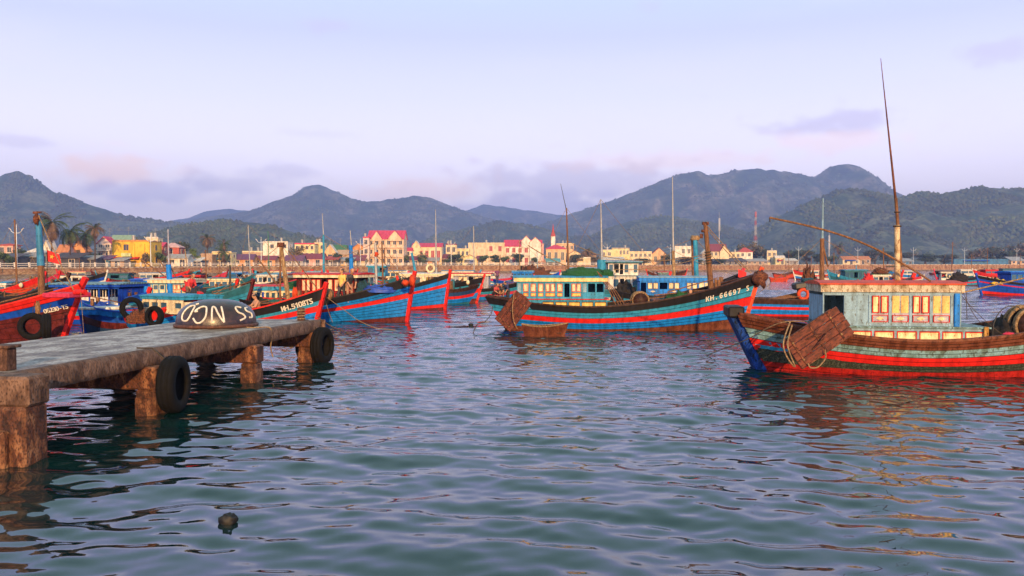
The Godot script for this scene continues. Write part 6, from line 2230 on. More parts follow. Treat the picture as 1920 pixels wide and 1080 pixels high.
func build_town() -> void:
	wall_mat("trim", 0.66, 0.58, 0.50)
	mat("dark_pane", lin(0.03, 0.035, 0.05), 0.25)
	mat("red_shutter", lin(0.28, 0.02, 0.03), 0.6)
	var cream := wall_mat("cream", 0.68, 0.56, 0.36)
	var white := wall_mat("white", 0.72, 0.66, 0.58)
	var pale := wall_mat("pale_yellow", 0.68, 0.58, 0.30)
	var yellow := wall_mat("yellow", 0.72, 0.42, 0.03)
	var pink := wall_mat("pink", 0.62, 0.34, 0.30)
	var rose := wall_mat("rose_white", 0.64, 0.50, 0.46)
	var orange := wall_mat("orange", 0.58, 0.27, 0.10)
	var peach := wall_mat("peach", 0.66, 0.42, 0.24)
	var redw := wall_mat("red", 0.42, 0.09, 0.06)
	var tan := wall_mat("tan", 0.42, 0.29, 0.20)
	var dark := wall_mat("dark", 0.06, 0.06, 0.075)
	var blue := wall_mat("blue", 0.05, 0.17, 0.33)
	var grey := wall_mat("grey", 0.30, 0.28, 0.28)
	var rpink := roof_mat("pink", 0.55, 0.045, 0.11)
	var rred := roof_mat("red", 0.42, 0.06, 0.05)
	var rmar := roof_mat("maroon", 0.20, 0.04, 0.06)
	var rgrey := roof_mat("grey", 0.30, 0.30, 0.31)
	var rgreen := roof_mat("green", 0.20, 0.30, 0.22)
	var rdark := roof_mat("dark", 0.07, 0.06, 0.08)
	var rpurp := roof_mat("purple", 0.13, 0.05, 0.12)
	var rorange := roof_mat("orange", 0.48, 0.18, 0.07)
	var rwhite := roof_mat("white", 0.62, 0.56, 0.50)
	var rdg := roof_mat("dark_green", 0.04, 0.14, 0.08)
	var shut: Material = materials["red_shutter"]
	# left end
	house("pink house at the far left behind dark sheds", -2, 25, 459, 46, {"wall": pink, "roof": rred, "shape": "hip", "ridge": 456, "bays": 2})
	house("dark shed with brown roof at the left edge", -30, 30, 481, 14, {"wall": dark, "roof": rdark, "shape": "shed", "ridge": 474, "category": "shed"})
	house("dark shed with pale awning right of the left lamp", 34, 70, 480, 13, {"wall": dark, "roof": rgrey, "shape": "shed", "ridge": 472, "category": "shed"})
	house("cream-roofed low house behind the left lamp", 52, 76, 472, 34, {"wall": cream, "roof": rwhite, "shape": "hip", "ridge": 464})
	house("white house with pointed gable behind the blue mast", 79, 96, 470, 40, {"wall": white, "roof": rwhite, "shape": "z", "ridge": 450, "bays": 1})
	house("rose house between the big palms", 108, 128, 470, 38, {"wall": pink, "roof": rorange, "shape": "x", "ridge": 458, "bays": 2})
	house("orange-roofed house behind the third palm", 136, 160, 468, 42, {"wall": orange, "roof": rorange, "shape": "z", "ridge": 450, "bays": 2})
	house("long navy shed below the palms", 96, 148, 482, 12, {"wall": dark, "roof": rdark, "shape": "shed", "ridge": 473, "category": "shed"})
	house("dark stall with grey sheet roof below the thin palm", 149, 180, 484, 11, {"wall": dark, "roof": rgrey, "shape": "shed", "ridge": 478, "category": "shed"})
	house("blue shack left of the yellow house", 181, 206, 484, 11, {"wall": blue, "roof": rpurp, "shape": "shed", "ridge": 478, "category": "shed"})
	var h := house("rose-white house with balconies left of the yellow house", 183, 209, 455, 24, {"wall": rose, "roof": rpink, "shape": "z", "ridge": 443, "storeys": 3, "bays": 2, "balcony": true})
	house("large building with pale green roof behind the yellow house", 207, 246, 452, 40, {"wall": grey, "roof": rgreen, "shape": "x", "ridge": 440, "name": "building", "category": "building"})
	h = house("bright yellow two-storey house with dark blue doors", 211, 281, 453, 12, {"wall": yellow, "roof": roof_mat("ochre", 0.50, 0.22, 0.05), "shape": "flat", "storeys": 2, "bays": 4, "skip": [[0, 0], [1, 0], [0, 3], [1, 3], [0, 2], [1, 2]], "trim": yellow, "pane": mat("navy_door", lin(0.03, 0.04, 0.10), 0.5)})
	var s := st()
	box2(s, Vector3(-2.3, 2.95, 0.001), Vector3(0.4, 3.15, 1.2))
	box2(s, Vector3(-2.3, 3.15, 1.06), Vector3(0.4, 3.95, 1.16))
	put(s, "balcony", wall_mat("mint", 0.48, 0.56, 0.30), h)
	for x in [0.75, 3.6]:
		s = st()
		box2(s, Vector3(x, 0, 0.001), Vector3(x + 0.45, 6.6, 0.35))
		put(s, "pilaster", yellow, h)
	house("low grey-roofed porch before the yellow house", 208, 233, 487, 7, {"wall": tan, "roof": rgrey, "shape": "shed", "ridge": 482, "category": "porch", "name": "porch"})
	house("cream rooftop block behind the yellow house's lamp", 275, 297, 447, 46, {"wall": cream, "roof": rwhite, "bays": 2})
	house("red house with pink gabled roof right of the yellow house", 286, 306, 460, 22, {"wall": redw, "roof": rpink, "shape": "x", "ridge": 454})
	house("dark red house with wide pale pink roof", 304, 336, 463, 26, {"wall": redw, "roof": roof_mat("pale_pink", 0.55, 0.34, 0.34), "shape": "hip", "ridge": 455})
	house("white shed with long grey roof behind the railing", 313, 352, 483, 10, {"wall": white, "roof": rgrey, "shape": "x", "ridge": 476, "category": "shed"})
	house("small white-topped stall right of the leaning pole", 354, 376, 488, 10, {"wall": dark, "roof": rwhite, "shape": "shed", "ridge": 482, "category": "shed"})
	house("tan plain-walled building below the two palms", 377, 398, 478, 14, {"wall": tan, "roof": tan, "bays": 1, "skip": [[0, 0]]})
	house("pale yellow house with many windows below the second palm", 398, 434, 474, 14, {"wall": pale, "roof": cream, "storeys": 2, "bays": 5})
	house("orange low house with purple roof right of the pale yellow house", 435, 474, 485, 12, {"wall": orange, "roof": rpurp, "shape": "x", "ridge": 476})
	house("brown house with cream trim behind the orange low houses", 455, 492, 473, 40, {"wall": tan, "roof": cream, "bays": 3})
	house("orange low house with brown eaves left of the white block", 476, 516, 486, 12, {"wall": orange, "roof": rmar, "shape": "x", "ridge": 479})
	house("tall plain white block with slanted flat roof", 493, 540, 455, 26, {"wall": white, "roof": rwhite, "storeys": 3, "bays": 4, "skip": [[0, 0], [0, 1], [0, 3], [1, 0], [1, 1], [1, 2], [1, 3], [2, 0], [2, 2]]})
	house("purple-roofed shed right of the pale wooden mast", 534, 568, 487, 11, {"wall": grey, "roof": rpurp, "shape": "x", "ridge": 478, "category": "shed"})
	house("pale yellow three-storey block with pink corner roof", 553, 590, 458, 32, {"wall": pale, "roof": rpink, "storeys": 3, "bays": 4})
	house("yellow stepped wing right of the pink-cornered block", 590, 609, 457, 34, {"wall": pale, "roof": cream, "storeys": 3, "bays": 2})
	house("low rose house with brown roof below the yellow block", 566, 606, 484, 15, {"wall": pink, "roof": rmar, "shape": "x", "ridge": 475})
	house("peach gable with white edges right of the tall whip pole", 609, 629, 471, 26, {"wall": peach, "roof": rwhite, "shape": "z", "ridge": 458, "bays": 1})
	house("dark green roofed house behind the peach gable", 624, 648, 472, 32, {"wall": cream, "roof": rdg, "shape": "x", "ridge": 459})
	house("dark shop with sign awning below the peach gable", 606, 634, 485, 12, {"wall": dark, "roof": rred, "shape": "shed", "ridge": 480, "category": "shop", "name": "shop"})
	house("yellow-fronted shop left of the blue post", 634, 662, 488, 12, {"wall": yellow, "roof": rgrey, "shape": "shed", "ridge": 482, "category": "shop", "name": "shop"})
	house("tan wide-roofed house left of the big villa", 632, 668, 476, 24, {"wall": tan, "roof": roof_mat("tan", 0.44, 0.30, 0.20), "shape": "x", "ridge": 468})
	house("orange gabled house touching the big villa", 661, 684, 465, 30, {"wall": orange, "roof": rorange, "shape": "z", "ridge": 456, "bays": 2})
	house("low cream wall-house under the big villa's left side", 660, 684, 487, 11, {"wall": cream, "roof": rmar, "shape": "shed", "ridge": 478})
	# big villa
	h = house("big three-storey cream villa with bright pink roofs", 690, 757, 447, 16, {"wall": wall_mat("villa", 0.70, 0.50, 0.36), "roof": rpink, "shape": "x", "ridge": 431, "storeys": 3, "bays": 6, "balcony": true, "depth": 11.0, "trim": wall_mat("villa_trim", 0.72, 0.58, 0.46)})
	add_gable(h, 1.2, 6.4, 9.9, 11.3, 14.2, -4.0, 1.0, materials["wall_villa"], rpink)
	add_gable(h, -5.6, -1.6, 9.9, 11.2, 14.0, -4.0, 0.6, materials["wall_villa"], rpink)
	house("flat-roofed left wing of the pink-roofed villa", 681, 692, 446, 20, {"wall": rose, "roof": rpink, "storeys": 3, "bays": 1})
	house("pink low roof between the villa and the chapel house", 757, 772, 469, 20, {"wall": white, "roof": rpink, "shape": "x", "ridge": 464})
	h = house("cream chapel-like house with pink roof and red windows", 773, 828, 462, 18, {"wall": cream, "roof": rpink, "shape": "x", "ridge": 455, "storeys": 1, "bays": 5, "pane": shut})
	add_gable(h, -6.2, -2.8, 0.0, 8.2, 10.6, -5.0, 0.8, cream, rwhite)
	house("shops with orange front below the chapel house", 790, 822, 488, 11, {"wall": orange, "roof": rgrey, "shape": "shed", "ridge": 482, "category": "shop", "name": "shop"})
	house("brown low house left of the railing gap", 758, 786, 486, 13, {"wall": tan, "roof": rmar, "shape": "x", "ridge": 480})
	house("small cream tower house with purple porch", 836, 856, 459, 26, {"wall": cream, "roof": rmar, "storeys": 2, "bays": 2})
	house("purple-fronted shop below the small tower house", 822, 842, 482, 14, {"wall": wall_mat("mauve", 0.30, 0.20, 0.26), "roof": rmar, "shape": "shed", "ridge": 476, "category": "shop", "name": "shop"})
	house("yellow small-windowed wing left of the long cream hall", 856, 880, 468, 24, {"wall": pale, "roof": cream, "bays": 3})
	house("long cream hall with two red-shuttered windows", 878, 946, 457, 28, {"wall": wall_mat("hall", 0.68, 0.52, 0.36), "roof": cream, "storeys": 2, "bays": 4, "pane": shut, "skip": [[0, 0], [0, 1], [0, 2], [0, 3], [1, 0], [1, 1]], "depth": 12.0})
	house("small yellow gabled house before the long hall", 867, 894, 484, 11, {"wall": pale, "roof": rmar, "shape": "z", "ridge": 477, "bays": 2})
	house("tiny bright yellow house right of the small yellow gable", 894, 904, 486, 12, {"wall": yellow, "roof": rmar, "shape": "shed", "ridge": 479, "bays": 1})
	h = house("white villa with crimson roofs and tall gables right of the long hall", 946, 1016, 461, 18, {"wall": white, "roof": rpink, "shape": "x", "ridge": 449, "storeys": 2, "bays": 6, "balcony": true, "depth": 11.0, "pane": shut})
	add_gable(h, -0.8, 3.6, 8.2, 11.4, 13.8, -6.0, 0.6, white, rpink)
	add_gable(h, 3.0, 8.2, 0.0, 10.6, 13.2, -6.0, 1.4, white, rpink)
	s = st()
	box2(s, Vector3(8.6, 0, 0), Vector3(9.5, 9.6, 0.9))
	box2(s, Vector3(8.4, 9.6, -0.2), Vector3(9.7, 10.0, 1.1))
	put(s, "chimney", pink, h)
	h = house("peach chapel with crimson roof and slender red spire", 1024, 1061, 466, 22, {"wall": peach, "roof": rpink, "shape": "hip", "ridge": 459, "storeys": 1, "bays": 3, "name": "chapel", "category": "chapel"})
	s = st()
	box2(s, Vector3(-2.2, 9.0, -6.0), Vector3(-0.2, 14.0, -4.0))
	var tower := put(s, "tower", white, h)
	s = st()
	lathe(s, [Vector2(0.0, 20.2), Vector2(0.08, 20.0), Vector2(0.55, 16.5), Vector2(1.35, 14.0), Vector2(0.0, 14.0)], 8, Vector3(-1.2, 0, -5.0), Basis.IDENTITY, false)
	put(s, "spire", rred, tower)
	house("peach stepped house behind the brown whip pole", 1043, 1076, 458, 34, {"wall": peach, "roof": cream, "storeys": 3, "bays": 4})
	house("low cream house with brown gable right of the peach house", 1066, 1090, 476, 22, {"wall": cream, "roof": rmar, "shape": "z", "ridge": 469, "bays": 2})
	house("teal-awninged market stall below the chapel", 1022, 1050, 490, 10, {"wall": tan, "roof": roof_mat("teal", 0.10, 0.32, 0.34), "shape": "shed", "ridge": 484, "category": "stall", "name": "stall", "lift": 1.6})
	house("stall with tan awning left of the teal one", 996, 1022, 491, 10, {"wall": tan, "roof": rorange, "shape": "shed", "ridge": 486, "category": "stall", "name": "stall", "lift": 1.4})
	house("plain cream box building right of the brown pole", 1081, 1107, 484, 10, {"wall": cream, "roof": white, "bays": 1, "skip": [[0, 0]]})
	house("thatched pavilion behind the cream box", 1088, 1118, 478, 24, {"wall": tan, "roof": mat("thatch", lin(0.20, 0.12, 0.07), 0.95, "wood", Vector3(0.5, 0.5, 0.5), 0.0, 1.0), "shape": "hip", "ridge": 467, "category": "pavilion", "name": "pavilion"})
	house("yellow flat house with arched door behind the white wheelhouse", 1126, 1148, 470, 26, {"wall": pale, "roof": cream, "bays": 2})
	house("grey and cream block with three slit windows", 1147, 1180, 466, 28, {"wall": pale, "roof": grey, "bays": 5, "storeys": 2, "skip": [[0, 0], [0, 1], [0, 2], [0, 3], [0, 4], [1, 0], [1, 1]]})
	house("long low cream house right of the grey block", 1180, 1222, 473, 22, {"wall": cream, "roof": cream, "bays": 5})
	house("cream low house before the grey block", 1128, 1172, 486, 12, {"wall": cream, "roof": rwhite, "shape": "shed", "ridge": 481})
	house("maroon-roofed gabled cottage in the middle of the waterfront", 1222, 1249, 476, 22, {"wall": peach, "roof": rmar, "shape": "z", "ridge": 464, "bays": 2})
	house("plain white two-storey block beside the whip pole", 1265, 1297, 463, 22, {"wall": white, "roof": white, "storeys": 2, "bays": 3, "skip": [[0, 0], [0, 1], [0, 2], [1, 0]]})
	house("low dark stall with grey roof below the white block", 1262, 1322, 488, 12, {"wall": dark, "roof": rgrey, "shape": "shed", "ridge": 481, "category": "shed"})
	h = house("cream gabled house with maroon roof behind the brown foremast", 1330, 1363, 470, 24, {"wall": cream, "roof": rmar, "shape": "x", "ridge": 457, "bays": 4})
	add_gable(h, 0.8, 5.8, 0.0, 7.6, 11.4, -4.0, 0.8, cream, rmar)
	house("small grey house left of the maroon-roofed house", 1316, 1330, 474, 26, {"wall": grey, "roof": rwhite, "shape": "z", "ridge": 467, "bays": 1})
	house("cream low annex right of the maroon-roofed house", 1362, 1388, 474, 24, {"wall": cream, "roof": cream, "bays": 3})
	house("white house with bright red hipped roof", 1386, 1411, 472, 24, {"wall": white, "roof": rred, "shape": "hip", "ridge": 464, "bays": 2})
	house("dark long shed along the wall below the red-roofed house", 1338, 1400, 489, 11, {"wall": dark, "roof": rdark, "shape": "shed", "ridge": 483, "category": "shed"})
	house("grey stall row right of the red-roofed house", 1400, 1440, 489, 12, {"wall": tan, "roof": rgrey, "shape": "shed", "ridge": 484, "category": "shed"})
	house("cream two-storey house near the right-hand lamps", 1438, 1456, 471, 24, {"wall": cream, "roof": rwhite, "bays": 2})
	house("pale yellow low house right of the cream one near the lamps", 1454, 1471, 483, 14, {"wall": pale, "roof": rwhite, "shape": "x", "ridge": 479, "bays": 2})
	house("white-roofed shed under the first right-hand lamp", 1471, 1496, 488, 14, {"wall": grey, "roof": rwhite, "shape": "shed", "ridge": 484, "category": "shed"})
	house("peach-roofed low house under the boom", 1580, 1612, 486, 18, {"wall": cream, "roof": rorange, "shape": "x", "ridge": 480})
	house("long tan-roofed house behind the second right-hand lamp", 1604, 1632, 485, 24, {"wall": tan, "roof": rorange, "shape": "x", "ridge": 480})
	house("blue-fronted low house left of the cream mast's foot", 1690, 1712, 489, 16, {"wall": blue, "roof": rgrey, "shape": "shed", "ridge": 484})
	house("long blue hoarding along the promenade at the right", 1788, 1890, 487, 16, {"wall": blue, "roof": blue, "bays": 1, "skip": [[0, 0]], "depth": 1.5, "category": "hoarding", "name": "hoarding"})
	house("red and cream kiosk at the right edge", 1896, 1922, 488, 14, {"wall": peach, "roof": rgrey, "shape": "shed", "ridge": 481, "category": "kiosk", "name": "kiosk"})
	build_lamps()

func build_lamps() -> void:
	var steel := mat("lamp_steel", lin(0.55, 0.60, 0.66), 0.45, "", Vector3.ONE, 0.2)
	var first: Node3D = null
	var spots := [[32.0, 421.0, "nearest, at the far left"], [283.0, 440.0, "before the yellow house"], [490.0, 444.0, "beside the tall white block"], [676.0, 448.0, "left of the big villa"], [846.0, 450.0, "before the small tower house"], [1138.0, 457.0, "behind the white wheelhouse"], [1257.0, 458.0, "left of the plain white block"], [1497.0, 462.0, "right of the yellow low house"], [1608.0, 463.0, "under the long boom"], [1712.0, 464.0, "right of the cream mast"], [1808.0, 464.0, "before the blue hoarding"], [1906.0, 464.0, "beside the kiosk at the right edge"]]
	for e in spots:
		var d := shore_dist(e[0]) + 3.0
		var yb := land_height(d) - 0.1
		var tall: float = hy(e[1], d) - yb
		var o := thing("street_lamp", "two-armed white street lamp " + e[2], "street lamp", Vector3(sx(e[0], d), yb, -d), 0.0, "street lamps along the promenade")
		var s := st()
		rod(s, Vector3.ZERO, Vector3(0, tall, 0), 0.13, 0.07, 8)
		put(s, "pole", steel, o)
		var ya := tall * 0.80
		for sg in [-1.0, 1.0]:
			s = st()
			tube(s, spline([Vector3(0, ya, 0), Vector3(sg * 0.6, ya + 0.05, 0), Vector3(sg * 1.15, ya + 0.4, 0), Vector3(sg * 1.5, ya + 0.95, 0)], 4), 0.075, 6)
			var arm := put(s, "arm", steel, o)
			s = st()
			chamfer_box(s, Vector3(sg * 1.55, ya + 1.0, 0), Vector3(0.75, 0.16, 0.3), 0.05, Basis(Vector3(0, 0, 1), sg * 0.7))
			put(s, "lamp_head", materials["wall_trim"], arm)

# ---------------------------------------------------------------- trees
func leaf_crown(seed_: int, leaves: int, tone: Vector3, dry := 0.0) -> ArrayMesh:
	# a unit crown (about 1 across, base at 0): leaf faces on several uneven lobes
	var rng := RandomNumberGenerator.new()
	rng.seed = seed_
	var s := st()
	s.set_smooth_group(-1)
	var lobes := []
	for k in 9:
		var a := rng.randf() * TAU
		var r := rng.randf_range(0.05, 0.33)
		lobes.append([Vector3(cos(a) * r, rng.randf_range(0.22, 0.78), sin(a) * r), rng.randf_range(0.13, 0.24)])
	for i in leaves:
		var l: Array = lobes[rng.randi_range(0, lobes.size() - 1)]
		var dir := Vector3(rng.randfn(), rng.randfn() * 0.8 + 0.15, rng.randfn()).normalized()
		var p: Vector3 = l[0] + dir * l[1] * pow(rng.randf(), 0.4)
		var n := (dir + Vector3(rng.randfn(), rng.randfn(), rng.randfn()) * 0.6).normalized()
		var u := n.cross(Vector3(0.3, 1, 0.2)).normalized()
		var v := n.cross(u)
		var sz := rng.randf_range(0.028, 0.055)
		var t := rng.randf_range(0.65, 1.3)
		var c := tone * t
		if rng.randf() < dry:
			c = Vector3(0.16, 0.10, 0.05) * t
		s.set_color(Color(c.x, c.y, c.z))
		quad_out(s, p - u * sz, p + v * sz * 0.6, p + u * sz, p - v * sz * 0.6, p - n)
	s.generate_normals()
	return s.commit()

func branch_mesh(seed_: int) -> ArrayMesh:
	var rng := RandomNumberGenerator.new()
	rng.seed = seed_
	var s := st()
	tube(s, [Vector3(0, -0.35, 0), Vector3(0.01, 0.1, 0), Vector3(0.02, 0.4, 0.01)], [0.045, 0.034, 0.02], 7)
	for k in 6:
		var a := TAU * k / 6.0 + rng.randf()
		var y := rng.randf_range(0.05, 0.3)
		tube(s, [Vector3(0.01, y, 0), Vector3(cos(a) * 0.13, y + 0.16, sin(a) * 0.13), Vector3(cos(a) * 0.27, y + 0.36, sin(a) * 0.27)], [0.02, 0.014, 0.006], 5)
	s.generate_normals()
	return s.commit()

func palm_crown(seed_: int, dry: float) -> ArrayMesh:
	# fronds in metres: each a curved rib with drooping leaflets
	var rng := RandomNumberGenerator.new()
	rng.seed = seed_
	var s := st()
	s.set_smooth_group(-1)
	for k in 30:
		var a := TAU * k / 30.0 * 3.0 + rng.randf() * 0.5
		var lift := rng.randf_range(-0.9, 1.15)
		var lenf := rng.randf_range(3.4, 4.8)
		var dead := rng.randf() < dry or lift < -0.55
		var dir := Vector3(cos(a), 0, sin(a))
		var side := Vector3(-sin(a), 0, cos(a))
		var pts := []
		var p := Vector3.ZERO
		var ang := lift
		for i in 9:
			pts.append(p)
			p += (dir * cos(ang) + Vector3.UP * sin(ang)) * lenf / 8.0
			ang -= 0.16 + 0.08 * (1.0 - lift)
		for i in 8:
			var f := i / 8.0
			var t := rng.randf_range(0.7, 1.25)
			var c := (Vector3(0.05, 0.075, 0.022) if not dead else Vector3(0.15, 0.085, 0.045)) * t
			s.set_color(Color(c.x, c.y, c.z))
			var q0: Vector3 = pts[i]
			var q1: Vector3 = pts[i + 1]
			quad_out(s, q0 - side * 0.03, q0 + side * 0.03, q1 + side * 0.025, q1 - side * 0.025, q0 - Vector3.UP)
			for sg in [-1.0, 1.0]:
				for j in 2:
					var b := q0.lerp(q1, j * 0.5)
					var ll := 1.05 * sin(PI * clampf(f * 0.9 + 0.12, 0, 1)) + 0.15
					var tip: Vector3 = b + side * sg * ll * 0.75 + (q1 - q0).normalized() * ll * 0.55 - Vector3.UP * ll * rng.randf_range(0.25, 0.6)
					var w := (q1 - q0).normalized() * 0.11
					tri_out(s, b - w, b + w, tip, b - Vector3.UP)
	s.generate_normals()
	return s.commit()

func build_trees() -> void:
	var lm := StandardMaterial3D.new()
	lm.vertex_color_use_as_albedo = true
	lm.roughness = 0.75
	lm.backlight_enabled = true
	lm.backlight = Color(0.25, 0.3, 0.1)
	var bark := mat("bark", lin(0.13, 0.085, 0.055), 0.9, "wood", Vector3(1, 0.3, 1))
	var crowns := {"green": leaf_crown(1, 1500, Vector3(0.055, 0.090, 0.026)), "dark": leaf_crown(2, 1700, Vector3(0.034, 0.056, 0.026)), "bright": leaf_crown(3, 1400, Vector3(0.085, 0.125, 0.028)), "brown": leaf_crown(4, 1200, Vector3(0.070, 0.070, 0.034), 0.45), "dusky": leaf_crown(6, 1700, Vector3(0.036, 0.050, 0.032), 0.1)}
	var limbs := branch_mesh(5)
	# bearing, top mark, width (marks), distance behind the wall, kind, label
	var trees := [
		[8, 466, 34, 10, "green", "leafy green tree at the left edge behind the railing"], [38, 460, 30, 30, "dark", "dark tree behind the left lamp post"],
		[20, 480, 26, 8, "dark", "low dark bush right behind the left railing"], [152, 468, 30, 16, "green", "green tree between the palms and the thin palm"],
		[172, 470, 24, 20, "dark", "dark tree beside the thin palm trunk"], [272, 470, 20, 7, "brown", "brown shrub before the yellow house's right side"],
		[300, 467, 26, 9, "green", "green tree before the red house"], [345, 446, 30, 30, "dusky", "tall dusky tree behind the wooden pole"], [362, 462, 26, 14, "bright", "bright green tree right of the wooden pole"],
		[556, 456, 28, 20, "brown", "brown bare-looking tree left of the pale yellow block"], [632, 470, 24, 14, "dark", "dark tree before the green-roofed house"], [655, 480, 20, 10, "dark", "low dark tree left of the blue post"],
		[762, 474, 18, 9, "green", "small green tree at the big villa's right corner"], [790, 476, 20, 9, "green", "small palm-like bush below the chapel house"],
		[853, 472, 30, 9, "dark", "dark green tree below the small tower house"], [838, 482, 18, 9, "green", "green bush left of the teal lamp post"], [905, 474, 22, 8, "green", "leafy street tree left before the long hall"], [928, 474, 24, 8, "dark", "darker street tree right before the long hall"], [944, 477, 20, 8, "green", "third street tree, at the long hall's corner"],
		[973, 471, 28, 8, "dark", "dark round tree before the white villa"], [1001, 479, 18, 7, "green", "small tree at the white villa's door"], [1078, 474, 30, 14, "dusky", "dusky tree behind the cream box building"], [1115, 476, 22, 12, "brown", "brownish tree right of the cream box building"],
		[1207, 482, 30, 10, "dark", "low dark tree below the long cream house"], [1249, 474, 26, 10, "dark", "dark green tree right of the maroon cottage"], [1288, 479, 34, 9, "dusky", "dusky bush row end under the white block"], [1305, 484, 26, 9, "dark", "dark bush beside the teal gantry"], [1352, 484, 26, 9, "dark", "dark bush below the maroon-roofed house"],
		[1395, 452, 36, 40, "brown", "brownish tree behind the red hipped roof"], [1418, 450, 40, 44, "brown", "taller brown tree right of the red hipped roof"], [1434, 462, 24, 30, "dusky", "dusky tree left of the cream two-storey house"],
		[1484, 464, 36, 34, "dark", "dark tree behind the first right-hand lamp"], [1512, 464, 36, 30, "dusky", "dusky tree right of the first right-hand lamp"], [1532, 472, 28, 20, "dark", "dark tree behind the brown mast"], [1556, 476, 26, 20, "green", "green tree left of the right-hand palm"], [1640, 464, 40, 40, "dusky", "dusky tree behind the boom's middle"], [1664, 466, 36, 36, "dark", "dark tree left of the cream mast"], [1700, 470, 34, 36, "dusky", "dusky tree right of the cream mast"],
		[1735, 472, 44, 34, "dark", "dark wide tree between the right-hand lamps"], [1770, 474, 44, 30, "dusky", "low dusky tree left of the blue hoarding"], [1828, 462, 40, 36, "brown", "brown-green tree right of the hoarding lamp"], [1856, 458, 44, 38, "dusky", "tall dusky tree over the blue hoarding"], [1884, 466, 36, 34, "dark", "dark tree left of the last lamp"], [1906, 450, 46, 44, "brown", "tallest brownish tree at the right edge"], [1930, 462, 40, 36, "dusky", "dusky tree cut by the right edge"]]
	for e in trees:
		var d: float = shore_dist(e[0]) + e[3]
		var yb := land_height(d) - 0.1
		var hgt: float = hy(e[1], d) - yb
		var wd: float = e[2] * d / 1600.0
		var o := thing("tree", e[5], "tree", Vector3(sx(e[0], d), yb, -d), fmod(e[0] * 37.0, 360.0), "trees along the waterfront")
		var c := put(crowns[e[4]], "crown", lm, o)
		c.scale = Vector3(wd * 1.15, hgt * 0.86, wd * 1.15)
		c.position.y = hgt * 0.10
		var t := put(limbs, "trunk", bark, o)
		t.scale = Vector3(wd, hgt * 0.8, wd)
		t.position.y = hgt * 0.28
	# palms
	var fronds := [palm_crown(1, 0.1), palm_crown(2, 0.3), palm_crown(3, 0.75)]
	for e in [[98, 418, 12, 1, 1.4, "tall full coconut palm right of the blue mast"], [133, 434, 14, 0, 1.2, "coconut palm second right of the blue mast"], [163, 440, 18, 1, 1.1, "shorter coconut palm behind the thin one"], [179, 428, 6, 2, 0.8, "thin dry-crowned palm before the rose-white house"], [389, 447, 16, 2, 0.85, "dry brown palm left of the pair by the tan building"], [420, 458, 12, 1, 0.75, "green palm right of the pair by the tan building"], [421, 475, 9, 0, 0.8, "low spreading palm before the pale yellow house"], [1573, 463, 24, 2, 1.3, "lone brown palm behind the boom"], [1100, 472, 12, 2, 1.0, "dry palm by the thatched pavilion"], [793, 480, 8, 0, 0.9, "short palm below the chapel house"]]:
		var d: float = shore_dist(e[0]) + e[2]
		var yb := land_height(d) - 0.1
		var hgt: float = hy(e[1], d) - yb
		var o := thing("palm_tree", e[5], "palm tree", Vector3(sx(e[0], d), yb, -d), fmod(e[0] * 53.0, 360.0), "palms along the waterfront")
		var s := st()
		tube(s, spline([Vector3(0.3, -0.1, 0), Vector3(0.12, hgt * 0.35, 0), Vector3(0, hgt * 0.7, 0), Vector3(0, hgt, 0)], 3), [0.24, 0.2, 0.18, 0.17, 0.16, 0.16, 0.15, 0.15, 0.14, 0.16], 7)
		put(s, "trunk", bark, o)
		var c := put(fronds[e[3]], "crown", lm, o)
		c.position = Vector3(0, hgt, 0)
		c.scale = Vector3.ONE * e[4]

